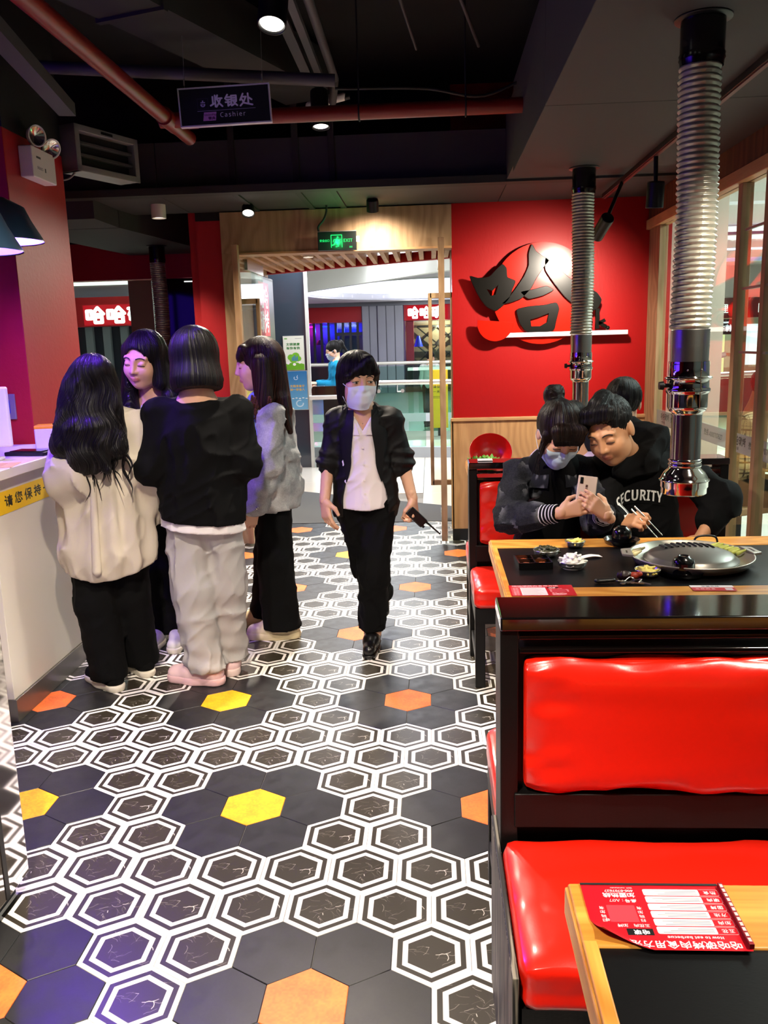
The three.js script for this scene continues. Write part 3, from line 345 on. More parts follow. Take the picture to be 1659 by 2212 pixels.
// ---------- smoke extraction pipes over the tables ----------
function extractor(x, d, top, label) {
  const t = thing('extraction_pipe', label, 'exhaust pipe', [x, 0, -d], 0, 'smoke pipes over the tables');
  part('ceiling_plate', lathe([[0.06, top], [0.085, top], [0.085, top - 0.006], [0.06, top - 0.008]], 40), M2.housing, t);
  part('sleeve', lathe([[0.066, top], [0.066, top - 0.1], [0.069, top - 0.105], [0.067, top - 0.11], [0.069, top - 0.118], [0.066, top - 0.122], [0.064, top - 0.14]], 48), M2.sleeve, t, 'dark polished sleeve');
  const y0 = top - 0.135, y1 = 1.54, pts = [], n = 46, rr = rng(7); for (let k = 0; k < n; k++) { const ya = y0 - (y0 - y1) * k / n, h = (y0 - y1) / n, r = 0.0625 + (rr() - 0.5) * 0.002; pts.push([r - 0.004, ya], [r + 0.0018, ya - h * 0.3], [r + 0.0018, ya - h * 0.55], [r - 0.004, ya - h * 0.95]); }
  const hose = lathe(pts, 56), p = hose.attributes.position; for (let i = 0; i < p.count; i++) { const a = Math.atan2(p.getZ(i), p.getX(i)), y = p.getY(i), w = 1 + 0.012 * (hash(Math.round(a * 12), Math.round(y * 90), 3) - 0.5) * 2, s = 0.004 * Math.sin(y * 7 + 1); p.setXYZ(i, p.getX(i) * w + s, y, p.getZ(i) * w); } hose.computeVertexNormals();
  part('flexible_hose', hose, M.hose, t, 'ribbed aluminium hose');
  const low = []; for (let k = 0; k < 14; k++) low.push([0.061 + (k % 2) * 0.0012, 1.54 - k * 0.004]); low.push([0.0615, 1.48], [0.0605, 1.435]); part('hose_cuff', lathe(low, 48), M.brushed, t);
  part('collar', lathe([[0.064, 1.437], [0.065, 1.43], [0.065, 1.39], [0.075, 1.387], [0.075, 1.381], [0.066, 1.377], [0.066, 1.352], [0.071, 1.348], [0.07, 1.338], [0.064, 1.33], [0.064, 1.29], [0.06, 1.276], [0.05, 1.27], [0.05, 1.262]], 48), M.chrome, t, 'beaded chrome collar');
  part('pipe_body', lathe([[0.0485, 1.272], [0.0485, 1.115]], 48), M.steel, t);
  part('ring', lathe([[0.0485, 1.115], [0.054, 1.113], [0.054, 1.106], [0.0505, 1.104], [0.0505, 1.1], [0.054, 1.098], [0.054, 1.09], [0.05, 1.088]], 48), M.chrome, t);
  part('bell_hood', lathe([[0.05, 1.09], [0.053, 1.082], [0.066, 1.07], [0.074, 1.056], [0.077, 1.048], [0.082, 1.046], [0.082, 1.042], [0.078, 1.04], [0.078, 1.022], [0.074, 1.017], [0.074, 1.0], [0.07, 0.996], [0.066, 1.0], [0.066, 1.04], [0.046, 1.08]], 56), M.chrome, t, 'polished bell hood');
  const k = part('knob', mrg([at(cyl(0.007, 0.007, 0.022, 12), -0.074, 1.36, 0.01, 0, 0, Math.PI / 2), at(cyl(0.015, 0.013, 0.014, 10), -0.09, 1.36, 0.01, 0, 0, Math.PI / 2)]), M2.housing, t, 'black knob');
  for (const a of [1.2, 1.9, 2.6]) part('rivet', new THREE.SphereGeometry(0.0035, 8, 6).translate(0.065 * Math.cos(a), 1.41, 0.065 * Math.sin(a)), M.steel, t);
  return t;
}
extractor(0.848, 2.88, 2.47, 'ribbed smoke extraction pipe over the couple\'s grill, the largest one');
extractor(0.89, 5.17, 2.47, 'ribbed smoke extraction pipe before the red logo wall');
extractor(-2.3, 7.35, 2.38, 'ribbed smoke extraction pipe at the far left, red and white from reflections');

// ---------- signs and fittings ----------
{
  const face = canvas(880, 360, (g) => {
    g.fillStyle = '#14131c'; g.fillRect(0, 0, 880, 360); g.strokeStyle = g.fillStyle = '#f2e8ff'; hanText(g, '收银处', 300, 76, 122, 0.22, 18);
    g.strokeStyle = '#3d364f'; g.lineWidth = 4; g.strokeRect(170, 100, 104, 104); g.fillStyle = '#b9a7de'; g.beginPath(); g.moveTo(206, 150); g.lineTo(240, 150); g.arc(222, 158, 26, 0, Math.PI); g.fill(); g.fillRect(200, 134, 46, 10); g.fillRect(216, 118, 14, 16); g.strokeStyle = '#14131c'; g.lineWidth = 5; g.beginPath(); g.moveTo(212, 148); g.lineTo(223, 172); g.lineTo(234, 148); g.stroke();
    g.strokeStyle = '#b9a7de'; g.lineWidth = 4; g.beginPath(); g.moveTo(164, 222); g.lineTo(744, 222); g.stroke();
    g.fillStyle = '#f2e8ff'; g.font = '62px sans-serif'; g.letterSpacing = '8px'; g.fillText('Cashier', 384, 292); g.letterSpacing = '0px';
    g.fillStyle = '#d58ad6'; g.beginPath(); g.moveTo(226, 236); g.lineTo(352, 236); g.lineTo(340, 322); g.lineTo(212, 322); g.fill(); g.fillStyle = '#4a1b52'; g.font = 'italic bold 27px sans-serif'; g.fillText('UnionPay', 226, 272); g.strokeStyle = '#4a1b52'; hanText(g, '银', 268, 282, 30, 0.2, 5); hanText(g, '肉', 304, 282, 30, 0.2, 5);
  });
  const s = thing('hanging_sign', 'small dark cashier sign hung askew on thin wires', 'sign', [-0.983, 2.683, -4.4]); s.rotation.set(0, 0.05, 0.033);
  part('frame', mrg([bx(-0.224, 0.224, 0.08, 0.086, -0.014, 0.014), bx(-0.224, 0.224, -0.092, -0.086, -0.016, 0.016), bx(-0.224, -0.218, -0.09, 0.084, -0.014, 0.014), bx(0.218, 0.224, -0.09, 0.084, -0.014, 0.014)]), std(0xcfcbd6, 0.35), s, 'pale edge frame');
  part('panel', bx(-0.22, 0.22, -0.087, 0.081, -0.01, 0.008), std(0x111018, 0.4), s); part('lettering', new THREE.PlaneGeometry(0.43, 0.165).translate(0, -0.003, 0.0088), std(0xffffff, 0.4, 0, { map: face }), s);
  for (const x of [-0.19, 0.19]) part('wire', mrg([bar([x, 0.084, 0], [x + 0.03, 0.62, 0], 0.0012, 5), bar([x, 0.1, 0], [x + 0.001, 0.13, 0], 0.004, 6)]), M.greyMetal, s);
  const ex = canvas(560, 256, (g) => {
    g.fillStyle = '#04110a'; g.fillRect(0, 0, 560, 256); g.strokeStyle = g.fillStyle = '#1dff7c'; hanText(g, '安全出口', 22, 104, 34, 0.1, 5); g.font = 'bold 66px sans-serif'; g.fillText('EXIT', 370, 148);
    g.lineWidth = 13; g.beginPath(); g.moveTo(192, 220); g.lineTo(192, 44); g.lineTo(352, 44); g.lineTo(352, 220); g.stroke(); g.fillStyle = '#1dff7c'; g.beginPath(); g.arc(290, 76, 15, 0, 7); g.fill(); g.lineWidth = 20; g.lineCap = 'round'; g.beginPath(); g.moveTo(276, 100); g.lineTo(256, 140); g.lineTo(290, 166); g.lineTo(296, 206); g.moveTo(256, 142); g.lineTo(234, 184); g.lineTo(208, 190); g.stroke(); g.lineWidth = 12; g.beginPath(); g.moveTo(270, 104); g.lineTo(232, 112); g.lineTo(224, 138); g.moveTo(278, 104); g.lineTo(312, 124); g.lineTo(332, 106); g.stroke(); g.beginPath(); g.ellipse(270, 214, 16, 8, 0, 0, 7); g.fill(); for (let k = 0; k < 3; k++) { g.fillRect(462 + k * 16, 208, 10, 26); }
  });
  const e = thing('exit_sign', 'green lit EXIT sign hanging before the wooden fascia', 'sign', [-0.66, 2.254, -6.36]);
  part('body', bx(-0.14, 0.14, -0.064, 0.064, -0.02, 0.02, 0.003), M2.housing, e); part('lit_face', new THREE.PlaneGeometry(0.272, 0.122).translate(0, 0, 0.0205), new THREE.MeshStandardMaterial({ color: 0x020604, emissive: 0xffffff, emissiveMap: ex, emissiveIntensity: 1.1, roughness: 0.4 }), e, 'glowing green pictogram and lettering'); part('side_box', bx(0.14, 0.16, -0.01, 0.03, -0.015, 0.015), M.white, e);
  part('cable', tube([[-0.13, 0.06, 0], [-0.135, 0.1, 0], [-0.09, 0.15, 0.02], [-0.07, 0.2, 0.02], [-0.065, 0.25, 0.03]], 0.008, 24, 8), M2.cable, e); part('rail', bx(-0.14, 0.14, 0.064, 0.07, -0.012, 0.012), M.greyMetal, e);
  const gl = new THREE.PointLight(0x20ff80, 0.12); gl.position.set(-0.66, 2.25, -6.3); gl.name = 'exit_glow'; scene.add(gl);
  // emergency lamp on the column's side
  const em = thing('emergency_lamp', 'white twin-head emergency lamp fixed to the red column', 'emergency light', [-2.05, 2.48, -4.55], Math.PI / 2);
  part('body', rb(0.27, 0.15, 0.07, 0.006, 0, -0.01, 0.036), M.white, em); part('print', new THREE.PlaneGeometry(0.2, 0.1).translate(0, -0.01, 0.0718), std(0xffffff, 0.5, 0, { map: canvas(200, 100, (g) => { g.fillStyle = '#e8e4dc'; g.fillRect(0, 0, 200, 100); g.fillStyle = '#555'; g.fillRect(10, 18, 50, 10);  g.strokeStyle = '#666'; hanText(g, '安全出口', 14, 66, 14, 0.2, 2); g.fillRect(98, 64, 14, 20); }) }), em);
  for (const [x, y, tilt] of [[-0.07, 0.12, 0.1], [0.09, 0.09, 0.5]]) { const h = part('lamp_head', at(lathe([[0, 0.05], [0.025, 0.048], [0.045, 0.03], [0.052, 0.005], [0.053, 0], [0.048, 0], [0.043, 0.008]], 28), 0, 0, 0, 0, -Math.PI / 2), M.white, em); h.position.set(x, y, 0.08); h.rotation.set(tilt, -0.5, 0); part('reflector', at(lathe([[0, 0.02], [0.02, 0.016], [0.044, 0.002]], 24), 0, 0, 0, 0, -Math.PI / 2), M.steel, h); part('neck', bar([x, 0.06, 0.04], [x, y - 0.03, 0.06], 0.009, 8), M.white, em); }
  // warm air unit by the column
  const hA = [-1.99, 2.645, -4.95], hB = [-1.79, 2.645, -5.4], hx = thing('heater_unit', 'grey wall heater with three dark slots, hung beside the red column', 'heater', mix3(hA, hB, 0.5), Math.atan2(hA[2] - hB[2], -(hA[0] - hB[0])) );
  part('housing', mrg([bx(-0.25, 0.25, 0.09, 0.125, -0.1, 0.04, 0.004), bx(-0.25, 0.25, -0.125, -0.09, -0.1, 0.04, 0.004), bx(-0.25, -0.215, -0.125, 0.125, -0.1, 0.04, 0.004), bx(0.215, 0.25, -0.125, 0.125, -0.1, 0.04, 0.004), bx(-0.24, 0.24, -0.12, 0.12, -0.1, -0.02)]), M.greyMetal, hx); part('dark_back', bx(-0.216, 0.216, -0.09, 0.09, -0.022, -0.015), M.black, hx); for (const y of [-0.03, 0.035]) part('slat', bx(-0.216, 0.216, y - 0.009, y + 0.009, -0.015, 0.02, 0.003), M2.strut, hx); part('name_plate', bx(-0.05, 0.04, 0.1, 0.115, 0.04, 0.042), M2.housing, hx); part('cable', tube([[-0.2, -0.12, -0.03], [-0.24, -0.16, -0.05], [-0.32, -0.18, -0.1], [-0.36, -0.2, -0.1]], 0.006, 20, 6), M.greyMetal, hx);
  // pendants over the counter
  const shade = phys(0x35506a, 0.3, { clearcoat: 0.5 }), inner = std(0xf2f4ff, 0.6);
  const pendant = (label, p, r, k) => {
    const t = thing('pendant_lamp', label, 'lamp', p, 0, 'pendant lamps over the counter');
    part('shade', lathe([[0, r * 1.0], [0.04, r * 0.99], [r * 0.62, r * 0.78], [r * 0.74, r * 0.5], [r * 0.98, 0.01], [r, 0], [r * 0.985, 0.004]], 56), shade, t, 'blue-grey metal shade'); part('inner_shade', lathe([[0.03, r * 0.93], [r * 0.6, r * 0.72], [r * 0.72, r * 0.46], [r * 0.975, 0.004]], 48), inner, t); part('bulb', new THREE.SphereGeometry(0.035, 20, 14).translate(0, r * 0.45, 0), glow(0xbfc8ff, 12), t); part('cord', bar([0, r, 0], [0, 3.3 - p[1], 0], 0.004, 8), M2.cable, t);
    const s = new THREE.PointLight(0x7a3cff, k); s.position.set(0, r * 0.38, 0); s.shadow.radius = 2; s.name = 'pendant_light'; t.add(s); return t;
  };
  pendant('blue-grey metal pendant lamp beside the red column, glowing inside', [-1.74, 1.968, -3.5], 0.172, L.pendant); pendant('pendant lamp cut off by the left edge, the lower of the two', [-1.6, 1.875, -3.0], 0.175, L.pendant * 0.1);
}
// menu screens glowing violet on the kitchen wall behind the counter
{
  const t = thing('menu_screen', 'violet glowing menu screens on the kitchen wall behind the counter, left of the frame', 'screen', [-3.6, 1.9, -2.6]); part('case', bx(-0.06, 0, -0.42, 0.42, -1.4, 1.4, 0.01), M.black, t);
  for (const z of [-0.95, 0, 0.95]) part('lit_face', bx(0, 0.004, -0.38, 0.38, z - 0.44, z + 0.44), glow(0x5a2cff, 1.2), t);
  const l = new THREE.RectAreaLight(0x5626ff, L.kitchen, 2.7, 0.76); l.position.set(0.03, 0, 0); l.lookAt(4, -0.1, -0.5); l.name = 'screen_light'; t.add(l);
}


// ---------- the mall outside ----------
const MM = { wall: std(0xa9adb0, 0.5), wallDark: std(0x777b80, 0.4), ceil: std(0xf0f0ec, 0.85), fascia: std(0xd9dcd6, 0.5), red: std(0xb80a12, 0.5), dark: std(0x17161b, 0.4), gloss: phys(0x3a4450, 0.12, { clearcoat: 0.8 }), rail: std(0xd6d3cc, 0.3, 0.8), glass: phys(0xdff2ea, 0.03, { transmission: 1, thickness: 0, ior: 1.4 }) };
function panelLight(name, label, x, y, d, w, h, k, color = 0xf6f8ff) {
  const t = thing(name, label, 'ceiling light', [x, y, -d], 0, 'ceiling lights of the mall'); part('frame', bx(-w / 2 - 0.03, w / 2 + 0.03, 0.002, 0.03, -h / 2 - 0.03, h / 2 + 0.03), MM.fascia, t); part('diffuser', bx(-w / 2, w / 2, -0.012, 0.002, -h / 2, h / 2), glow(color, 1.6), t);
  const l = new THREE.RectAreaLight(color, k, w, h); l.position.set(0, -0.03, 0); l.lookAt(0, -1, 0); l.name = 'panel_light'; t.add(l); return t;
}
{
  const cg = structGroup('ceiling_mall', 'white mall ceiling with a large oval light coffer');
  const flat = (s, y, th, z = 0) => { const g = new THREE.ExtrudeGeometry(s, { depth: th, bevelEnabled: false, curveSegments: 64 }); g.rotateX(-Math.PI / 2); return g.translate(0, y, z); };
  const oc = [1.4, 25.6], orx = 5.2, ory = 5.3, s = shapeOf([[-12, 8.2], [-4.6, 8.2], [-1.8, 9.3], [0.4, 8], [1.8, 7.2], [1.8, 10.5], [12, 10.5], [12, 36], [-12, 36]]); const hole = new THREE.Path(); hole.absellipse(oc[0], oc[1], orx, ory, 0, Math.PI * 2, true); s.holes.push(hole);
  part('slab', flat(s, 3.0, 0.12), MM.ceil, cg); part('right_slab', bx(1.75, 12, 3.0, 3.12, -10.4, 2.5), MM.ceil, cg);
  const ell = (rx, ry, y) => { const a = []; for (let i = 0; i < 72; i++) { const t = i / 72 * Math.PI * 2; a.push([oc[0] + rx * Math.cos(t), y, -oc[1] + ry * Math.sin(t)]); } return a; };
  const band = (rx, ry, y0, y1) => { const g = new THREE.CylinderGeometry(1, 1, y1 - y0, 72, 1, true); g.scale(rx, 1, ry); return g.translate(oc[0], (y0 + y1) / 2, -oc[1]); };
  part('coffer_lip', mrg([band(orx, ory, 2.97, 3.18), flat((() => { const q = new THREE.Shape(); q.absellipse(oc[0], oc[1], orx + 0.01, ory + 0.01, 0, 7, false); const h2 = new THREE.Path(); h2.absellipse(oc[0], oc[1], orx - 0.16, ory - 0.16, 0, 7, true); q.holes.push(h2); return q; })(), 2.97, 0.05)]), MM.fascia, cg); part('coffer_top', (() => { const g = new THREE.CircleGeometry(1, 72); g.rotateX(Math.PI / 2); g.scale(orx + 0.4, 1, ory + 0.4); return g.translate(oc[0], 3.7, -oc[1]); })(), std(0xd2d2ee, 0.8), cg); part('coffer_wall', band(orx + 0.3, ory + 0.3, 3.12, 3.72), MM.ceil, cg);
  const cove = thing('cove_lamp', 'hidden white light strip running round the oval coffer', 'lamp', [0, 0, 0]); part('strip', tube(ell(orx + 0.12, ory + 0.12, 3.2), 0.035, 120, 8, true), glow(0xf0f0ff, 5), cove);
  for (let k = 0; k < 8; k++) { const a = (k + 0.5) / 8 * Math.PI * 2, l = new THREE.PointLight(0xeeeeff, L.mallCove, 0, 2); l.position.set(oc[0] + (orx - 0.05) * Math.cos(a), 3.3, -oc[1] + (ory - 0.05) * Math.sin(a)); l.name = 'cove_light'; l.shadow.radius = 4; cove.add(l); }
  panelLight('ceiling_panel', 'white ceiling light over the mall walkway outside the door', -0.6, 2.98, 10.4, 2.4, 0.8, L.mallPanel); panelLight('ceiling_panel', 'white ceiling light over the balustrade of the mall', 0.3, 2.98, 14.5, 3, 1, L.mallPanel); panelLight('ceiling_panel', 'white ceiling light outside the glass front on the right', 3.6, 2.98, 5.5, 1.2, 2.4, L.mallPanel); panelLight('ceiling_panel', 'white ceiling light farther along the mall on the right', 5, 2.98, 13.4, 2.4, 1.6, L.mallPanel * 1.3); panelLight('ceiling_panel', 'white ceiling light over the far mall corner on the left', -5, 2.98, 12.5, 2.4, 1.6, L.mallPanel);
  // enclosing shell of the mall
  struct('wall_mall_far', bx(-12, 12, -1, 3.6, -36.2, -36), MM.wall); struct('wall_mall_left', bx(-12.2, -12, -1, 3.6, -36, -8), MM.wall); struct('wall_mall_right', bx(12, 12.2, -1, 3.6, -36, 2.6), MM.wall); struct('wall_mall_near', bx(1.72, 12, -0.3, 3.1, 2.6, 2.7), MM.wall);
  struct('floor_mall_far', bx(-12, 12, -0.5, -0.3, -36, -13), std(0xb4afa6, 0.3), 'far floor of the mall across the void');
  struct('trim_6', beam([-4.7, 2.74, -21], [2.4, 2.74, -10], 0.12, 0.34), MM.fascia, 'pale fascia slanting under the mall ceiling outside');
  struct('trim_7', bx(-12, 12, 2.86, 3.0, -32, -31.7), MM.wallDark, 'grey lintel over the shops across the void');
  // shops across the void
  const shopA = thing('shop_front', 'shop across the mall with a red fascia and dark windows lit blue', 'shop', [0, 0, -32]);
  part('fascia', bx(-4.7, -2.52, 2.3, 2.86, -0.15, 0.15), MM.red, shopA, 'red fascia'); part('back_wall', bx(-4.7, -2.52, -0.3, 2.3, -1.6, -1.5), std(0x1b1a34, 0.7), shopA); part('sill', bx(-4.7, -2.52, -0.3, 0.78, -0.1, 0.1), std(0x3a1a30, 0.5), shopA);
  for (let k = 0; k < 8; k++) { const x = -4.62 + k * 0.27; part('mullion', bx(x, x + 0.09, 0.78, 2.3, -0.06, 0.06), MM.dark, shopA); } for (let k = 0; k < 7; k++) { const x = -4.53 + k * 0.27; part('pane', bx(x, x + 0.18, 0.78, 2.3, -0.01, 0.01), MM.glass, shopA); }
  part('cross_bar', bx(-3.5, -2.52, 1.82, 1.94, -0.05, 0.07), MM.dark, shopA); part('menu_board', bx(-3.42, -2.56, 1.2, 1.82, -0.5, -0.45), std(0x6d6a78, 0.4), shopA); for (const x of [-4.2, -3.7, -3.2]) part('lamp_shade', at(cyl(0.2, 0.08, 0.18, 20), x, 1.6, -0.8), MM.dark, shopA);
  for (const [x, c, k] of [[-4.0, 0x1438ff, 16], [-3.0, 0x2236ff, 9], [-4.6, 0xff1690, 6]]) { part('light_tube', box(0.3, 0.05, 0.05, x, 2.2, -1.3), glow(c, 5), shopA); const l = new THREE.PointLight(c, k); l.position.set(x, 2.05, -1.15); l.name = 'shop_light'; shopA.add(l); }
  const colA = (name, label, x0, x1, n) => { const t = thing(name, label, 'column', [0, 0, -31.8]); part('core', bx(x0, x1, -0.3, 2.86, -0.3, 0.0), MM.wallDark, t); const w = (x1 - x0) / n; for (let k = 0; k < n; k++) part('cladding_panel', bx(x0 + k * w + 0.015, x0 + (k + 1) * w - 0.015, -0.3, 2.86, -0.02, 0.05, 0.01), MM.wall, t); };
  colA('mall_column', 'narrow pale panelled column right of the blue lit shop across the mall', -2.5, -1.95, 2); colA('mall_column', 'wide grey panelled column across the mall, left of the white lit sign', -1.93, -0.98, 3);
  const shopB = thing('shop_front', 'shop across the mall with a white glowing sign on red and crossed braces', 'shop', [0, 0, -32]);
  part('fascia', bx(-0.96, 3, 2.3, 2.86, -0.15, 0.15), MM.red, shopB, 'red fascia'); part('back_wall', bx(-0.96, 3, -0.3, 2.3, -1.2, -1.1), std(0x7a6a5a, 0.7), shopB); part('red_post', bx(-0.9, -0.62, -0.3, 2.3, -0.2, 0), std(0x7d0d1c, 0.5), shopB); part('sill', bx(-0.96, 3, -0.3, 0.7, -0.1, 0.1), MM.dark, shopB);
  const sig = canvas(512, 160, (g) => { g.fillStyle = '#7a0710'; g.fillRect(0, 0, 512, 160); g.strokeStyle = '#fff'; g.shadowColor = '#fff'; hanText(g, '哈哈碳', 20, 22, 120, 0.22, 26); });
  part('lit_sign', new THREE.PlaneGeometry(1.5, 0.5).translate(-0.1, 2.58, 0.17), new THREE.MeshStandardMaterial({ color: 0x000000, emissive: 0xffffff, emissiveMap: sig, emissiveIntensity: 2.6 }), shopB, 'white glowing characters'); { const l = new THREE.RectAreaLight(0xffffff, 6, 1.4, 0.5); l.position.set(-0.1, 2.58, 0.22); l.lookAt(-0.1, 2.58, 5); l.name = 'sign_light'; shopB.add(l); }
  const br = []; for (const x of [-0.5, 0.3, 1.1]) for (const y of [0.75, 1.45]) br.push(beam([x, y, -0.9], [x + 0.75, y + 0.62, -0.9], 0.05, 0.05), beam([x + 0.75, y, -0.9], [x, y + 0.62, -0.9], 0.05, 0.05), bx(x, x + 0.8, y + 0.62, y + 0.68, -0.93, -0.87)); br.forEach((g) => part('brace', g, MM.dark, shopB)); part('pane', bx(-0.6, 3, 0.7, 2.3, -0.01, 0.01), MM.glass, shopB); part('lamp_shade', at(cyl(0.24, 0.06, 0.2, 20), 0.35, 1.5, -0.4), MM.dark, shopB); part('blue_lamp', at(cyl(0.17, 0.05, 0.4, 20), -0.45, 1.55, -0.5), std(0x1238e0, 0.4), shopB);
  { const l = new THREE.PointLight(0xffe6c8, 14); l.position.set(0.4, 2.1, -32.5); l.name = 'shop_light'; scene.add(l); }
  // balustrades round the void
  const rail = (label, a, b, h, n, knobs) => {
    const t = thing('glass_balustrade', label, 'balustrade', [0, 0, 0]); part('top_rail', bar([a[0], h, a[1]], [b[0], h, b[1]], 0.032, 14), MM.rail, t); part('kerb', beam([a[0], 0.06, a[1]], [b[0], 0.06, b[1]], 0.14, 0.16), MM.wall, t);
    for (let k = 0; k < n; k++) { const p = mix3([a[0], 0, a[1]], [b[0], 0, b[1]], k / n), q = mix3([a[0], 0, a[1]], [b[0], 0, b[1]], (k + 1) / n - 0.012), g = beam([p[0], 0, p[2]], [q[0], 0, q[2]], 0.015, h - 0.18); part('glass_panel', g.translate(0, (h - 0.18) / 2 + 0.12, 0), MM.glass, t); if (knobs) for (const f of [0.35, 0.65]) { const c = mix3(p, q, f); part('bracket', mrg([bar([c[0], h - 0.03, c[2]], [c[0], h - 0.12, c[2] + 0.02], 0.008, 8), bar([c[0], h - 0.12, c[2] + 0.02], [c[0] + 0.06, h - 0.12, c[2] + 0.02], 0.008, 8), at(cyl(0.025, 0.025, 0.02, 14), c[0] + 0.07, h - 0.11, c[2] + 0.03, 0, Math.PI / 2)]), MM.rail, t); } }
  };
  rail('near glass balustrade with a bright steel handrail outside the door', [-3.4, -11.9], [1.1, -11.2], 1.0, 4, true); rail('second glass balustrade with a thin rail, across the void', [-4.5, -17.2], [4, -16.6], 1.13, 6, false); rail('glass balustrade in the mall outside the right-hand window', [1.2, -11.2], [8, -14.2], 0.95, 5, false);
  { const t = thing('parapet', 'glass parapet with a bright white coping across the void', 'parapet', [0, 0, 0]); part('wall', bx(-0.47, 2.4, -0.3, 0.96, -17.4, -17.3), MM.glass, t); part('coping', bx(-0.47, 2.4, 0.96, 1.02, -17.46, -17.24, 0.01), std(0xf4f4ee, 0.5), t); }
  { const t = thing('yellow_board', 'yellow standing notice board behind the glass balustrade', 'board', [0.12, -0.3, -14]); part('board', rb(0.3, 0.95, 0.03, 0.008, 0, 0.9, 0), std(0xd9bb12, 0.5), t); part('lettering', new THREE.PlaneGeometry(0.24, 0.3).translate(0, 1.0, 0.0165), std(0xffffff, 0.6, 0, { map: canvas(128, 160, (g) => { g.fillStyle = '#d9bb12'; g.fillRect(0, 0, 128, 160); g.strokeStyle = '#5a4a08'; hanText(g, '请保持', 16, 14, 26, 0.2, 3); hanText(g, '一米', 16, 56, 26, 0.2, 3); g.fillStyle = '#5a4a08'; g.fillRect(16, 110, 80, 4); g.fillRect(16, 122, 60, 4); }) }), t); part('foot', bx(-0.18, 0.18, 0, 0.04, -0.12, 0.12, 0.01), MM.dark, t); part('post', bx(-0.02, 0.02, 0.03, 0.5, -0.02, -0.016), MM.dark, t); }
  // portal: display screen, glossy panel with two posters
  const scr = thing('display_screen', 'tall dark advertising screen with a red block, on the left passage wall', 'screen', [0, 0, 0]); part('case', bx(-1.66, -1.625, 0.55, 2.2, -9.02, -8.1, 0.01), MM.dark, scr);
  const art = canvas(512, 920, (g) => { g.fillStyle = '#0e0f14'; g.fillRect(0, 0, 512, 920); g.fillStyle = '#d8103c'; g.fillRect(60, 20, 300, 300); g.strokeStyle = '#ffeef0'; hanText(g, '哈哈', 80, 40, 120, 0.1, 14); hanText(g, '碳烤', 80, 180, 120, 0.1, 14); g.strokeStyle = '#f21a1a'; hanText(g, '食用方法', 30, 380, 104, 0.1, 18); g.strokeStyle = '#fff'; hanText(g, '五花肉', 90, 520, 80, 0.2, 10); g.fillStyle = '#c8181c'; g.fillRect(60, 640, 380, 160); g.strokeStyle = '#fff'; hanText(g, '一号', 150, 660, 100, 0.1, 12); });
  part('lit_face', new THREE.PlaneGeometry(0.86, 1.58).rotateY(Math.PI / 2).translate(-1.6235, 1.38, -8.56), new THREE.MeshStandardMaterial({ color: 0x020202, emissive: 0xffffff, emissiveMap: art, emissiveIntensity: 1.0, roughness: 0.3 }), scr, 'lit advert in red and white');
  struct('wall_mall_portal', bx(-2.4, -1.53, 0, 3.0, -10.7, -10.6), MM.gloss, 'glossy blue-grey panel beside the shop entrance'); struct('trim_8', bx(-1.53, -1.49, 0, 3.0, -10.62, -10.58), MM.fascia, 'white edge of the glossy panel');
  const p1 = canvas(256, 480, (g) => { g.fillStyle = '#eef3e6'; g.fillRect(0, 0, 256, 480); g.fillStyle = '#6fb52c'; g.beginPath(); g.moveTo(0, 400); g.quadraticCurveTo(128, 350, 256, 400); g.lineTo(256, 480); g.lineTo(0, 480); g.fill(); g.fillStyle = '#7cc63a'; for (const [x, y, r] of [[90, 300, 44], [150, 280, 48], [180, 320, 40], [120, 330, 50]]) { g.beginPath(); g.arc(x, y, r, 0, 7); g.fill(); } g.fillStyle = '#3d7fc0'; for (let k = 0; k < 5; k++) g.fillRect(100 + k * 16, 300 - (k % 3) * 16, 12, 50 + (k % 3) * 16); g.fillStyle = '#fff'; for (const [x, y] of [[50, 380], [200, 372], [130, 400]]) { g.beginPath(); g.arc(x, y, 20, 0, 7); g.fill(); } g.strokeStyle = '#2f7a34'; hanText(g, '文明健康', 36, 96, 38, 0.16, 6); hanText(g, '有你有我', 36, 150, 38, 0.16, 6); g.fillStyle = '#79b85c'; g.fillRect(14, 24, 36, 18); g.fillStyle = '#888'; g.fillRect(150, 30, 84, 5); });
  const p2 = canvas(256, 560, (g) => { const q = g.createLinearGradient(0, 0, 0, 560); q.addColorStop(0, '#2e78b8'); q.addColorStop(1, '#7fc0e6'); g.fillStyle = q; g.fillRect(0, 0, 256, 560); g.strokeStyle = '#e8f4ff'; g.lineWidth = 6; g.beginPath(); g.arc(110, 100, 24, -1, 4); g.stroke(); g.beginPath(); g.moveTo(120, 96); g.lineTo(134, 60); g.stroke(); g.strokeStyle = '#f0b840'; hanText(g, '文明用食堂', 30, 200, 34, 0.14, 5); hanText(g, '加一安全人', 30, 250, 34, 0.14, 5); g.strokeStyle = '#cfe8fa'; g.lineWidth = 16; g.beginPath(); g.arc(150, 470, 44, 0, 5); g.stroke(); g.fillStyle = '#fff'; for (let k = 0; k < 6; k++) { g.beginPath(); g.ellipse(20 + k * 44, 390 + (k % 2) * 8, 16, 7, 0, 0, 7); g.fill(); } });
  const poster = (name, label, x0, x1, y0, y1, tex) => { const t = thing(name, label, 'poster', [0, 0, 0]); part('board', bx(x0, x1, y0, y1, -10.6, -10.585), MM.fascia, t); part('print', new THREE.PlaneGeometry(x1 - x0 - 0.01, y1 - y0 - 0.01).translate((x0 + x1) / 2, (y0 + y1) / 2, -10.5835), std(0xffffff, 0.5, 0, { map: tex }), t); };
  poster('poster', 'white and green poster with a tree on the glossy panel', -1.82, -1.56, 1.22, 1.64, p1); poster('poster', 'blue poster with yellow lettering below the green one', -1.79, -1.535, 0.73, 1.215, p2);
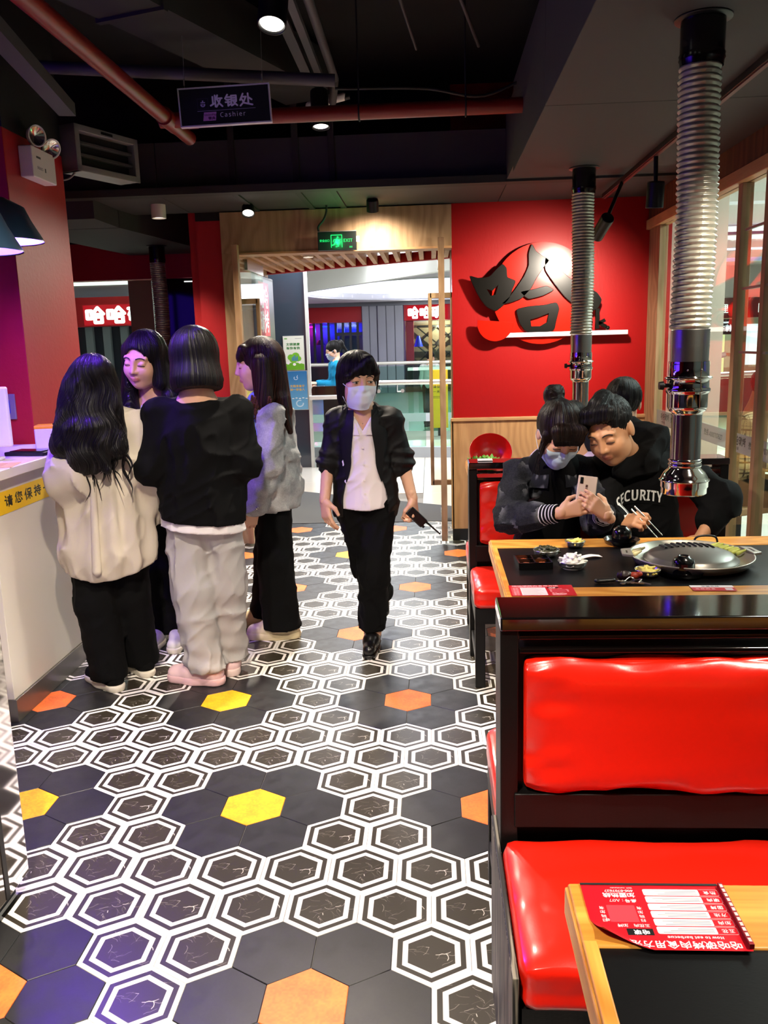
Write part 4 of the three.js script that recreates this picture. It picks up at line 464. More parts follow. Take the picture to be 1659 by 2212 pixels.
  // podium by the entrance
  { const t = thing('podium', 'dark hostess podium with a sloping top and white shelf, outside the door', 'podium', [-1.27, 0, -10.75]); part('sloping_top', extr(shapeOf([[-0.24, 0], [0.24, 0], [0.24, 0.1], [-0.2, 0.1], [-0.24, 0.03]]), 0.36, 0.006).translate(0, 0.91, -0.2), phys(0x1c1210, 0.25, { clearcoat: 0.6 }), t); part('shelf', rb(0.5, 0.05, 0.4, 0.008, 0.0, 0.878, 0), std(0xeeeae4, 0.5), t, 'white shelf with papers'); part('stem', bx(-0.09, 0.14, 0.05, 0.86, -0.08, 0.08, 0.006), MM.dark, t); part('base_plate', bx(-0.2, 0.22, 0, 0.05, -0.18, 0.18, 0.01), MM.dark, t); tag(part('mobile_phone', rb(0.09, 0.02, 0.13, 0.006, -1.07, 0.916, -10.6), std(0x203040, 0.2), scene), 'phone lying on the white shelf of the podium', 'phone'); }
  // glass door leaves, swung open
  const leaf = (label, x, s) => {
    const t = thing('glass_door', label, 'door', [x, 0, 0]); part('stile', triUV(bx(-0.022, 0.022, 0.03, 2.25, -6.36, -6.3, 0.003), 1, 1, 'y', x), M.oakGrey, t, 'oak front stile'); part('pane', bx(-0.006, 0.006, 0.03, 2.16, -7.3, -6.35), M.glass, t); part('patch_fitting', mrg([bx(-0.018, 0.018, 2.1, 2.18, -7.28, -6.65), bx(-0.018, 0.018, 0.02, 0.1, -7.28, -6.65)]), M.steel, t);
    for (const k of [-1, 1]) part('pull_handle', mrg([triUV(bx(k * 0.085 - 0.014, k * 0.085 + 0.014, 0.41, 1.885, -6.66, -6.62, 0.003), 1, 1, 'y'), triUV(bx(0, k * 0.085, 1.845, 1.885, -6.66, -6.62, 0.003), 1, 1, 'x'), triUV(bx(0, k * 0.085, 0.41, 0.45, -6.66, -6.62, 0.003), 1, 1, 'x')]), M.oakGrey, t, 'long oak pull handle'); return t;
  };
  leaf('right glass door leaf with an oak stile, standing open beside the red wall', 0.085, 1); leaf('left glass door leaf with an oak stile, standing open beside the oak jamb', -1.405, -1);
  { const t = thing('shop_front', 'red shop with white glowing characters seen through the far left window', 'shop', [0, 0, -20]); part('fascia', bx(-10, -6.3, 2.08, 2.75, -0.1, 0.1), MM.red, t, 'red fascia'); part('lit_sign', new THREE.PlaneGeometry(1.75, 0.46).translate(-7.2, 2.34, 0.11), new THREE.MeshStandardMaterial({ color: 0, emissive: 0xffffff, emissiveMap: sig, emissiveIntensity: 3 }), t, 'white glowing characters'); part('dark_front', bx(-10, -6.3, -0.3, 2.08, -0.3, -0.2), std(0x1d2430, 0.4), t); for (let k = 0; k < 9; k++) part('mullion', bx(-9.8 + k * 0.42, -9.62 + k * 0.42, -0.3, 2.08, -0.1, 0), MM.wallDark, t); const l = new THREE.RectAreaLight(0xf0f4ff, 7, 1.7, 0.46); l.position.set(-7.2, 2.34, 0.16); l.lookAt(-7.2, 2.34, 5); l.name = 'sign_light'; t.add(l); }
  { const t = thing('ceiling_light_strip', 'bright white light strip along the mall ceiling, in the far left window', 'ceiling light', [-4.6, 2.5, -12]); part('case', bx(-1.1, 1.1, 0.0, 0.5, -0.05, 0.05), MM.fascia, t); part('diffuser', bx(-1.08, 1.08, -0.08, 0.08, 0.05, 0.06), glow(0xffffff, 1.6), t); }
  // seen through the right-hand window
  const sh = thing('shop_front', 'red fronted shop with white lettering seen through the right-hand window', 'shop', [0, 0, -20]);
  part('fascia', bx(4.9, 11, 1.86, 2.3, -0.1, 0.1), std(0x6e0a12, 0.4), sh); part('upper_band', bx(4.9, 11, 2.3, 3.0, -0.05, 0.05), std(0xcfc6c0, 0.6), sh); part('side_panel', bx(4.9, 6.1, -0.3, 1.86, -0.1, 0.1), std(0xc9bcae, 0.5), sh); part('counter', bx(6.1, 11, -0.3, 0.55, -0.2, 0.2), std(0x2b3330, 0.4), sh); part('back_wall', bx(6, 11, -0.3, 1.9, -2.1, -2), std(0xd9d8b0, 0.5), sh);
  part('fascia_lettering', new THREE.PlaneGeometry(3.2, 0.34).translate(6.55, 2.07, 0.106), new THREE.MeshStandardMaterial({ color: 0x101010, emissive: 0xffffff, emissiveMap: canvas(1024, 110, (g) => { g.fillStyle = '#4a060c'; g.fillRect(0, 0, 1024, 110); g.strokeStyle = '#fff'; hanText(g, '韩太', 36, 14, 84, 0.16, 11); hanText(g, '人料理', 340, 24, 64, 0.14, 8); hanText(g, '人', 620, 24, 64, 0.14, 8); hanText(g, '国', 760, 24, 64, 0.14, 8); }), emissiveIntensity: 1.5 }), sh, 'white glowing lettering');
  part('dark_sign', bx(6.2, 7.0, 1.5, 1.84, 0.1, 0.2), MM.dark, sh); part('dark_sign_lettering', new THREE.PlaneGeometry(0.74, 0.3).translate(6.6, 1.67, 0.206), new THREE.MeshStandardMaterial({ color: 0, emissive: 0xffffff, emissiveMap: canvas(256, 104, (g) => { g.fillStyle = '#05060a'; g.fillRect(0, 0, 256, 104); g.strokeStyle = '#eef'; hanText(g, '人气韩国', 14, 38, 50, 0.14, 7); g.fillStyle = '#eef'; g.fillRect(90, 14, 60, 12); }), emissiveIntensity: 1.4 }), sh);
  part('bright_doorway', bx(6.2, 6.95, 0.55, 1.5, -0.9, -0.85), glow(0xfbffb8, 1.3), sh, 'bright yellow-green interior'); part('menu_screen', bx(7.05, 8.3, 0.8, 1.72, -0.3, -0.25), glow(0xeaf4ff, 1.5), sh, 'bright white menu screen'); { const l = new THREE.RectAreaLight(0xf4ffd8, 7, 2, 0.9); l.position.set(7.1, 1.2, -0.2); l.lookAt(7.1, 1.0, 8); l.name = 'shop_light'; sh.add(l); }
  struct('trim_9', mrg([bx(1.8, 12, 2.86, 2.9, -12.6, -12.5), bx(1.8, 12, 2.7, 2.76, -15.1, -15), bx(1.8, 12, 2.8, 2.83, -14.2, -14.1)]), std(0x4a5a80, 0.3), 'blue-grey edges of the stepped mall ceiling'); struct('trim_10', bx(1.8, 12, 2.98, 3.1, -10.52, -10.46), glow(0xffffff, 1.1), 'lit edge of the mall ceiling');
  { const t = thing('cafe_table', 'dark cafe table out in the mall, low behind the right-hand window', 'table', [5.6, 0, -11.6]); part('top', at(cyl(0.45, 0.45, 0.04, 28), 0, 0.74, 0), MM.dark, t); part('stem', at(cyl(0.04, 0.04, 0.72, 12), 0, 0.37, 0), MM.dark, t); part('foot', at(cyl(0.25, 0.22, 0.03, 24), 0, 0.015, 0), MM.dark, t); copy(t, [7.4, 0, -12.2], 0, 'dark cafe table out in the mall, the farther one to the right'); }
  struct('wall_mall_pier', bx(1.75, 2.15, 0, 2.95, -7.3, -6.5), std(0xcdbfae, 0.5), 'pale pier outside the corner of the glass front');
}


// ---------- people: smooth fields meshed with surface nets ----------
function net(f, lo, hi, cell, refine = true) {
  const n = [0, 1, 2].map((k) => Math.ceil((hi[k] - lo[k]) / cell) + 1), [nx, ny, nz] = n, v = new Float32Array(nx * ny * nz), id = new Int32Array(nx * ny * nz).fill(-1), pos = [], idx = [];
  const skip = 5;                                                 // far from the surface a coarse sample stands for its block
  for (let z = 0; z < nz; z += skip) for (let y = 0; y < ny; y += skip) for (let x = 0; x < nx; x += skip) {
    const ex = Math.min(nx, x + skip), ey = Math.min(ny, y + skip), ez = Math.min(nz, z + skip), c = f(lo[0] + (x + 2) * cell, lo[1] + (y + 2) * cell, lo[2] + (z + 2) * cell), far = Math.abs(c) > cell * 7.5;
    for (let k = z; k < ez; k++) for (let j = y; j < ey; j++) for (let i = x; i < ex; i++) v[(k * ny + j) * nx + i] = far ? c : f(lo[0] + i * cell, lo[1] + j * cell, lo[2] + k * cell);
  }
  const O = (x, y, z) => (z * ny + y) * nx + x;
  for (let z = 0; z < nz - 1; z++) for (let y = 0; y < ny - 1; y++) for (let x = 0; x < nx - 1; x++) {
    let m = 0; for (let q = 0; q < 8; q++) if (v[O(x + (q & 1), y + ((q >> 1) & 1), z + (q >> 2))] < 0) m |= 1 << q;
    if (m === 0 || m === 255) continue;
    let s = [0, 0, 0], c = 0;
    for (let q = 0; q < 8; q++) for (let d = 0; d < 3; d++) { const r = q | (1 << d); if (r === q) continue; const a = v[O(x + (q & 1), y + ((q >> 1) & 1), z + (q >> 2))], b = v[O(x + (r & 1), y + ((r >> 1) & 1), z + (r >> 2))]; if ((a < 0) === (b < 0)) continue; const t = a / (a - b); s[0] += (q & 1) + (d === 0 ? t : 0); s[1] += ((q >> 1) & 1) + (d === 1 ? t : 0); s[2] += (q >> 2) + (d === 2 ? t : 0); c++; }
    id[O(x, y, z)] = pos.length / 3; pos.push(lo[0] + (x + s[0] / c) * cell, lo[1] + (y + s[1] / c) * cell, lo[2] + (z + s[2] / c) * cell);
  }
  for (let z = 1; z < nz - 1; z++) for (let y = 1; y < ny - 1; y++) for (let x = 1; x < nx - 1; x++) {
    const a = v[O(x, y, z)] < 0;
    if (a !== (v[O(x + 1, y, z)] < 0)) { const q = [id[O(x, y - 1, z - 1)], id[O(x, y, z - 1)], id[O(x, y, z)], id[O(x, y - 1, z)]]; a ? idx.push(q[0], q[1], q[2], q[0], q[2], q[3]) : idx.push(q[0], q[2], q[1], q[0], q[3], q[2]); }
    if (a !== (v[O(x, y + 1, z)] < 0)) { const q = [id[O(x - 1, y, z - 1)], id[O(x - 1, y, z)], id[O(x, y, z)], id[O(x, y, z - 1)]]; a ? idx.push(q[0], q[1], q[2], q[0], q[2], q[3]) : idx.push(q[0], q[2], q[1], q[0], q[3], q[2]); }
    if (a !== (v[O(x, y, z + 1)] < 0)) { const q = [id[O(x - 1, y - 1, z)], id[O(x, y - 1, z)], id[O(x, y, z)], id[O(x - 1, y, z)]]; a ? idx.push(q[0], q[1], q[2], q[0], q[2], q[3]) : idx.push(q[0], q[2], q[1], q[0], q[3], q[2]); }
  }
  if (refine) for (let i = 0; i < pos.length; i += 3) for (let it = 0; it < 1; it++) {   // pull each vertex onto the surface
    const e = cell * 0.5, d = f(pos[i], pos[i + 1], pos[i + 2]), g = [f(pos[i] + e, pos[i + 1], pos[i + 2]) - d, f(pos[i], pos[i + 1] + e, pos[i + 2]) - d, f(pos[i], pos[i + 1], pos[i + 2] + e) - d], l = Math.hypot(...g) / e || 1, st = l > 2.5 || l < 0.2 ? 0 : clamp(d / l, -cell * 0.6, cell * 0.6) * 0.8 / (l * e);
    pos[i] -= g[0] * st; pos[i + 1] -= g[1] * st; pos[i + 2] -= g[2] * st;
  }
  const G = new THREE.BufferGeometry(); G.setAttribute('position', new THREE.Float32BufferAttribute(pos, 3)); G.setIndex(idx); G.computeVertexNormals(); return G;
}
// primitives: tapered capsule from a to b; flat squeezes it along the direction n; cut ends it square at b
const cap = (a, b, ra, rb = ra, o = {}) => ({ a, b, ra, rb, ...o });
const ball = (c, r, o = {}) => ({ a: c, b: [c[0], c[1] + 1e-4, c[2]], ra: r, rb: r, ...o });
const chain = (pts, rs, o = {}) => pts.slice(1).map((p, i) => cap(pts[i], p, rs[i], rs[i + 1], o));
const ell = (c, r, ax) => ({ e: r, a: c, ax });
function dist(p, x, y, z) {
  if (p.e) { let dx = x - p.a[0], dy = y - p.a[1], dz = z - p.a[2]; if (p.ax) { const q = [dx, dy, dz]; dx = dot3(q, p.ax[0]); dy = dot3(q, p.ax[1]); dz = dot3(q, p.ax[2]); } const a = dx / p.e[0], b = dy / p.e[1], c = dz / p.e[2], k0 = Math.sqrt(a * a + b * b + c * c), k1 = Math.hypot(a / p.e[0], b / p.e[1], c / p.e[2]); return k0 < 1e-6 ? -Math.min(...p.e) : k0 * (k0 - 1) / k1; }
  const ux = p.b[0] - p.a[0], uy = p.b[1] - p.a[1], uz = p.b[2] - p.a[2], qx = x - p.a[0], qy = y - p.a[1], qz = z - p.a[2], L2 = ux * ux + uy * uy + uz * uz, raw = (qx * ux + qy * uy + qz * uz) / L2, t = raw < 0 ? 0 : raw > 1 ? 1 : raw;
  let dx = qx - ux * t, dy = qy - uy * t, dz = qz - uz * t;
  if (p.flat) { const k = dx * p.n[0] + dy * p.n[1] + dz * p.n[2], m = k / p.flat - k; dx += p.n[0] * m; dy += p.n[1] * m; dz += p.n[2] * m; }
  let d = Math.sqrt(dx * dx + dy * dy + dz * dz) - (p.ra + (p.rb - p.ra) * t); if (p.flat && d > 0) d *= 0.8;
  if (p.cut) d = Math.max(d, (raw - 1) * Math.sqrt(L2)); if (p.cutA) d = Math.max(d, -raw * Math.sqrt(L2));
  return d;
}
function field(prims, k = 0.03, mod) {
  return (x, y, z) => {
    let d = 1e3; for (const p of prims) { const e = dist(p, x, y, z), kk = p.k ?? k; if (p.sub) { const h = Math.max(kk - Math.abs(d + e), 0) / kk; d = Math.max(d, -e) + h * h * kk * 0.25; continue; } if (e > d + kk) continue; const h = Math.max(kk - Math.abs(d - e), 0) / kk; d = Math.min(d, e) - h * h * kk * 0.25; }
    return mod ? mod(d, x, y, z) : d;
  };
}
function bounds(prims, pad) {
  const lo = [1e9, 1e9, 1e9], hi = [-1e9, -1e9, -1e9]; for (const p of prims) { if (p.sub) continue; for (const q of p.e ? [p.a] : [p.a, p.b]) { const r = p.e ? Math.max(...p.e) : Math.max(p.ra, p.rb); for (let k = 0; k < 3; k++) { lo[k] = Math.min(lo[k], q[k] - r - pad); hi[k] = Math.max(hi[k], q[k] + r + pad); } } } return [lo, hi];
}
const solid = (prims, cell, k, mod, pad = 0.02) => net(field(prims, k, mod), ...bounds(prims, pad + cell * 2), cell);
const fbm3 = (x, y, z, s) => (vnoise(x + z * 0.7, y, s) + vnoise(z - x * 0.4 + 7.3, y * 1.1 + 3, s + 5)) * 0.5 - 0.5;
// head in its own frame: +z face, +y crown
const HEAD = [
  ell([0, 0.03, -0.014], [0.073, 0.085, 0.093]), ell([0, -0.028, 0.028], [0.059, 0.075, 0.066]), ell([0, -0.09, 0.052], [0.026, 0.021, 0.026]), ell([0.03, -0.062, 0.016], [0.03, 0.036, 0.046]), ell([-0.03, -0.062, 0.016], [0.03, 0.036, 0.046]), ball([0.034, -0.028, 0.058], 0.027), ball([-0.034, -0.028, 0.058], 0.027),
  cap([0.012, 0.026, 0.084], [0.044, 0.025, 0.07], 0.009, 0.009, { k: 0.015 }), cap([-0.012, 0.026, 0.084], [-0.044, 0.025, 0.07], 0.009, 0.009, { k: 0.015 }),
  { ...ball([0.031, 0.006, 0.103], 0.015), sub: 1, k: 0.016 }, { ...ball([-0.031, 0.006, 0.103], 0.015), sub: 1, k: 0.016 },
  cap([0, 0.014, 0.09], [0, -0.026, 0.104], 0.007, 0.0095, { k: 0.014 }), ball([0.0105, -0.029, 0.095], 0.0075, { k: 0.008 }), ball([-0.0105, -0.029, 0.095], 0.0075, { k: 0.008 }),
  ell([0.031, 0.004, 0.079], [0.0155, 0.0115, 0.0115]), ell([-0.031, 0.004, 0.079], [0.0155, 0.0115, 0.0115]),
  ell([0, -0.0555, 0.086], [0.02, 0.0052, 0.0105]), ell([0, -0.0645, 0.0855], [0.016, 0.0055, 0.0095]), { ...cap([-0.017, -0.0598, 0.099], [0.017, -0.0598, 0.099], 0.0016), sub: 1, k: 0.004 },
  ell([0.075, -0.004, -0.008], [0.009, 0.03, 0.019]), ell([-0.075, -0.004, -0.008], [0.009, 0.03, 0.019]),
].map((p) => (p.e && p.e[1] < 0.013 ? { ...p, k: 0.007 } : p.e && p.e[0] < 0.012 ? { ...p, k: 0.012 } : p));
const headField = field(HEAD, 0.026), headGeo = solid(HEAD, 0.0038, 0.026, null, 0.006);
{ const p = headGeo.attributes.position, c = new Float32Array(p.count * 3); for (let i = 0; i < p.count; i++) { const x = p.getX(i), y = p.getY(i), z = p.getZ(i), lip = z > 0.07 ? smooth(0.0105, 0.007, Math.abs(y + 0.0603)) * smooth(0.023, 0.016, Math.abs(x)) : 0; c[i * 3] = 1 - 0.25 * lip; c[i * 3 + 1] = 1 - 0.52 * lip; c[i * 3 + 2] = 1 - 0.48 * lip; } headGeo.setAttribute('color', new THREE.BufferAttribute(c, 3)); }
const faceZ = (x, y) => { let z = 0.15; for (let i = 0; i < 60; i++) { const d = headField(x, y, z); if (d < 0.0004 || z < 0) break; z -= d * 0.8; } return Math.max(z, 0); };
const onFace = (pts, out = 0) => pts.map(([x, y]) => [x, y, faceZ(x, y) + out]);
const FACE = { };
{
  const brow = (s) => tube(onFace([[s * 0.013, 0.0255], [s * 0.024, 0.029], [s * 0.036, 0.0285], [s * 0.047, 0.023]], 0.0004), 0.0022, 16, 6).scale(1, 1, 1), lash = (s, y = -0.002) => tube(onFace([[s * 0.0175, y], [s * 0.024, y + 0.0015], [s * 0.032, y + 0.001], [s * 0.04, y - 0.001], [s * 0.0455, y - 0.002]], 0.0005), 0.0014, 16, 6);
  FACE.eyebrow = [1, -1].map((s) => brow(s)); FACE.eyelash = [1, -1].map((s) => lash(s)); FACE.lashUp = [1, -1].map((s) => lash(s, 0.0075));
  FACE.white = [1, -1].map((s) => new THREE.SphereGeometry(1, 20, 14).scale(0.0115, 0.0048, 0.006).translate(s * 0.0315, 0.0035, faceZ(s * 0.0315, 0.0035) - 0.0042)); FACE.iris = [1, -1].map((s) => new THREE.SphereGeometry(0.0052, 16, 12).scale(1, 0.9, 0.45).translate(s * 0.0315 + 0.002, 0.0036, faceZ(s * 0.0315, 0.0036)));
  const N = 22, K = 18, P = [], I = [], U = []; for (let j = 0; j <= K; j++) for (let i = 0; i <= N; i++) { const u = i / N * 2 - 1, v = j / K, half = 0.062 - 0.012 * Math.pow(v, 3), x = u * half, y = -0.016 - 0.096 * v + (1 - Math.abs(u)) * 0.01 * (1 - v) - (1 - u * u) * 0.004 * v, zc = 0.113 - 0.011 * Math.pow(v * 1.25 - 0.55, 2) * 6 - 4.6 * Math.max(0, u * u - 0.02) * 0.0135 - Math.pow(Math.abs(u), 4) * 0.02, fz = faceZ(x * 0.99, Math.max(y, -0.1)), zz = Math.max(zc - 0.002, fz + 0.004); P.push(x, y, zz + 0.0012 * Math.sin(v * 20) * (1 - u * u)); U.push(i / N, v); }
  for (let j = 0; j < K; j++) for (let i = 0; i < N; i++) { const a = j * (N + 1) + i, b = a + 1, c = a + N + 1, d = c + 1; I.push(a, c, b, b, c, d); }
  const g = new THREE.BufferGeometry(); g.setAttribute('position', new THREE.Float32BufferAttribute(P, 3)); g.setAttribute('uv', new THREE.Float32BufferAttribute(U, 2)); g.setIndex(I); g.computeVertexNormals(); FACE.mask = g;
  const loop = (s) => [[[s * 0.06, -0.02, faceZ(s * 0.058, -0.02) + 0.004], [s * 0.074, -0.005, 0.03], [s * 0.083, 0.012, -0.012], [s * 0.08, -0.028, -0.022], [s * 0.07, -0.07, 0.03], [s * 0.052, -0.1, faceZ(s * 0.05, -0.095) + 0.004]]]; FACE.loops = [1, -1].map((s) => tube(loop(s)[0], 0.0014, 30, 6));
}
function frame(o, dir, up = [0, 1, 0], s = 1) { const z = norm3(dir), x = norm3(cross3(up, z)), y = cross3(z, x), m = new THREE.Matrix4().makeBasis(v3(x), v3(y), v3(z)); m.scale(new THREE.Vector3(s, s, s)); m.setPosition(...o); return { m, ax: [x, y, z], at: (p) => v3(p).applyMatrix4(m).toArray(), s, local: (X, Y, Z) => { const q = [X - o[0], Y - o[1], Z - o[2]]; return [dot3(q, x) / s, dot3(q, y) / s, dot3(q, z) / s]; } }; }
// hand: wrist, finger direction, back-of-hand normal, side of the thumb, curls of the four fingers and thumb
function hand(w, dir, nrm, side, curl, o = {}) {
  dir = norm3(dir); const ac = norm3(cross3(dir, nrm)), n = norm3(cross3(ac, dir)), th = mul3(ac, side), s = o.s ?? 0.95, P = [], at = (f, a, u = 0) => add3(w, add3(mul3(dir, f * s), add3(mul3(th, a * s), mul3(n, u * s))));
  P.push(cap(at(-0.03, 0), at(0.012, 0), 0.024 * s, 0.022 * s, { flat: 0.75, n, k: 0.02 }));
  const lens = [0.072, 0.08, 0.075, 0.06];
  for (let i = 0; i < 4; i++) {
    const a = 0.03 - i * 0.0195, kn = at(0.085 - Math.abs(i - 1) * 0.003, a), c = curl[i]; P.push(cap(at(0.012, a * 0.6), kn, 0.0145 * s, 0.0115 * s, { k: 0.014 }));
    let q = kn, ang = 0, d = norm3(add3(dir, mul3(th, (1.3 - i) * (o.spread ?? 0.06)))); const seg = [0.46, 0.3, 0.24];
    for (let j = 0; j < 3; j++) { ang += c * [0.8, 1, 0.7][j]; const e = add3(mul3(d, Math.cos(ang)), mul3(n, -Math.sin(ang))), q2 = add3(q, mul3(e, lens[i] * seg[j] * s * 1.05)); P.push(cap(q, q2, (0.0098 - j * 0.0009) * s, (0.0091 - j * 0.0011) * s, { k: 0.0045 })); q = q2; }
  }
  const tb = at(0.022, 0.03, -0.004), c = curl[4], t1 = add3(tb, mul3(norm3(add3(mul3(dir, 0.62), add3(mul3(th, 0.7 - c * 0.5), mul3(n, -0.25 - c * 0.5)))), 0.04 * s)), t2 = add3(t1, mul3(norm3(add3(mul3(dir, 0.85), add3(mul3(th, 0.25 - c * 0.6), mul3(n, -0.2 - c * 0.5)))), 0.034 * s));
  P.push(cap(at(0.008, 0.012), tb, 0.016 * s, 0.0145 * s, { k: 0.012 }), cap(tb, t1, 0.0135 * s, 0.011 * s, { k: 0.008 }), cap(t1, t2, 0.0108 * s, 0.0085 * s, { k: 0.005 }));
  return P;
}
const skinM = (c) => phys(c, 0.5, { vertexColors: true, sheen: 0.2, sheenRoughness: 0.5, sheenColor: 0xffd8c8 });
const SKIN = skinM(0xd9a88a), SKIN2 = skinM(0xb98661), hairTex = (a, b, s0) => texel(1024, 64, (x, y) => { const n = vnoise(x * 180, y * 2, s0, 180, 2) * 0.6 + vnoise(x * 460, y * 3, s0 + 1, 460, 3) * 0.4, t = smooth(0.25, 0.8, n); return [0, 1, 2].map((k) => a[k] + (b[k] - a[k]) * t); }), hairBump = hairTex([0, 0, 0], [1, 1, 1], 5), hairMat = (a, b, s0) => phys(0xffffff, 0.42, { map: hairTex(a, b, s0), bumpMap: hairBump, bumpScale: 0.0035, specularIntensity: 0.45 }),
  M3 = { hair: hairMat([0.03, 0.026, 0.03], [0.095, 0.08, 0.08], 3), hairBrown: hairMat([0.08, 0.04, 0.03], [0.22, 0.11, 0.08], 7), eyeWhite: std(0xb4aea8, 0.3), brow: std(0x2a1c16, 0.7), dark: std(0x0d0909, 0.4), mask: std(0xd8e0ee, 0.8), maskBlue: std(0xc4dcee, 0.8), sole: std(0xd8d0c0, 0.6) };
const cloth = (color, o = {}) => phys(color, o.rough ?? 0.9, { sheen: o.sheen ?? 0.15, sheenRoughness: 0.6, bumpMap: o.bump ?? rep(T.fine, 6), bumpScale: o.bs ?? 0.0008, specularIntensity: o.spec ?? 0.3, ...(o.map ? { map: o.map } : {}) });
// figure: the body is one mesh; clothing, hair, shoes and features are its parts
function person(label, J, o) {
  const root = o.root, t = thing('person', label, 'person', root, 0, o.group), toRoot = (g) => g.translate(-root[0], -root[1], -root[2]), skin = o.skin ?? SKIN, hs = o.hs ?? 1, F = frame(J.head, J.face, J.up ?? [0, 1, 0], hs), P = [];
  t.userData.frame = undefined; const fr = norm3([J.fwd[0], 0, J.fwd[2]]), N = { n: fr };
  const nb = J.neck, pel = mix3(J.hipL, J.hipR, 0.5), th = o.thin ?? 1;
  P.push(cap(F.at([0, -0.03, -0.02]), nb, 0.05 * hs, 0.052, {}), cap(J.shL, J.shR, 0.036 * th, 0.036 * th), cap(mix3(pel, nb, 0.82), pel, 0.1 * th, 0.1 * th, { flat: 0.62, ...N }), cap(add3(nb, [0, -0.02, 0]), mix3(pel, nb, 0.8), 0.044, 0.075 * th, { flat: 0.8, ...N }));
  for (const s of ['L', 'R']) { P.push(...chain([J['sh' + s], J['el' + s], J['wr' + s]], [0.037 * th, 0.034 * th, 0.026])); P.push(...chain([J['hip' + s], J['kn' + s], J['an' + s]], [0.06 * th, 0.046, 0.033])); P.push(cap(J['an' + s], J['toe' + s], 0.034, 0.026)); }
  const parts = [toRoot(solid(P, o.bodyCell ?? 0.013, 0.05))], hg = headGeo.clone().applyMatrix4(F.m); parts.push(toRoot(hg));
  for (const h of J.hands ?? []) { const hp = hand(...h); parts.push(toRoot(solid(hp, 0.0034, 0.008, null, 0.004))); }
  parts.forEach((g) => { if (!g.attributes.color) g.setAttribute('color', new THREE.BufferAttribute(new Float32Array(g.attributes.position.count * 3).fill(1), 3)); });
  part('body', mrg(parts), skin, t);
  const feat = (name, g, m, lab) => (Array.isArray(g) ? g : [g]).map((q) => part(name, toRoot(q.clone().applyMatrix4(F.m)), m, t, lab))[0];
  if (o.face !== false) { feat('eyebrow', FACE.eyebrow, M3.brow); if (o.eyes === 'open') { feat('eye', FACE.white, M3.eyeWhite); feat('iris', FACE.iris, M3.dark); feat('eyelash', FACE.lashUp, M3.dark); } else feat('eyelash', FACE.eyelash, M3.dark); }
  if (o.mask) { const m = feat('face_mask', FACE.mask, o.mask, 'pleated surgical mask'); FACE.loops.forEach((q) => part('ear_loop', toRoot(q.clone().applyMatrix4(F.m)), M3.mask, m)); }
  const api = { t, F, J, wear: (name, prims, mat, w = {}) => { const mod = w.mod; let g = solid(prims, w.cell ?? 0.011, w.k ?? 0.026, mod, w.pad ?? 0.02); if (w.axis) { const p = g.attributes.position, uv = new Float32Array(p.count * 2), d = norm3(sub3(w.axis[1], w.axis[0])); for (let i = 0; i < p.count; i++) uv[i * 2] = dot3(sub3([p.getX(i), p.getY(i), p.getZ(i)], w.axis[0]), d) * w.uv; g.setAttribute('uv', new THREE.BufferAttribute(uv, 2)); toRoot(g); } else g = triUV(toRoot(g), w.uv ?? 1); return part(name, g, mat, w.parent ?? t, w.label); }, add: (name, g, mat, lab, parent) => part(name, toRoot(g), mat, parent ?? t, lab) };
  return api;
}
// hair: cap over the skull in head space plus locks given in world space; combed grooves run down from the crown
function hairOn(api, capPrims, locks, mat, o = {}) {
  const F = api.F, up = (p) => (p.e ? { ...p, a: F.at(p.a), e: p.e.map((r) => r * F.s), ax: F.ax } : { ...p, a: F.at(p.a), b: F.at(p.b), ra: p.ra * F.s, rb: p.rb * F.s, n: p.n ? add3(add3(mul3(F.ax[0], p.n[0]), mul3(F.ax[1], p.n[1])), mul3(F.ax[2], p.n[2])) : undefined });
  const pr = [...capPrims.map(up), ...locks], cut = o.cut, amp = o.amp ?? 0.0035, fr = o.freq ?? 16, c = api.J.head;
  const mod = (d, x, y, z) => { const a = Math.atan2(x - c[0], z - c[2]), wv = o.wave ? Math.sin(y * 34 + a * 3) * 0.12 : 0, g = vnoise((a + wv) * fr, y * 5 + 40, 3) * 0.6 + vnoise((a + wv) * fr * 2.6, y * 9 + 40, 8) * 0.4 - 0.5; d += g * 2 * amp; if (cut) d = Math.max(d, cut(...F.local(x, y, z), x, y, z)); return d; };
  const m = api.wear('hair', pr, mat, { cell: o.cell ?? 0.006, k: o.k ?? 0.02, mod, pad: 0.012, label: o.label }), p = m.geometry.attributes.position, uv = m.geometry.attributes.uv, r = api.t.position;
  for (let i = 0; i < p.count; i += 3) { let a0; for (let k = 0; k < 3; k++) { const y = p.getY(i + k) + r.y; let a = Math.atan2(p.getX(i + k) + r.x - c[0], p.getZ(i + k) + r.z - c[2]); if (k && a - a0 > Math.PI) a -= 2 * Math.PI; if (k && a - a0 < -Math.PI) a += 2 * Math.PI; if (!k) a0 = a; uv.setXY(i + k, a / Math.PI * 1.5 + 0.04 * Math.sin(y * (o.wave ? 40 : 12)), y * 1.6); } }
  return m;
}
const flipX = (g) => { g = (g.index ? g.toNonIndexed() : g).scale(-1, 1, 1); const p = g.attributes; for (const k of Object.keys(p)) { const a = p[k], n = a.itemSize; for (let i = 0; i < a.count; i += 3) for (let c = 0; c < n; c++) { const u = a.array[(i + 1) * n + c]; a.array[(i + 1) * n + c] = a.array[(i + 2) * n + c]; a.array[(i + 2) * n + c] = u; } } g.computeVertexNormals(); return g; };
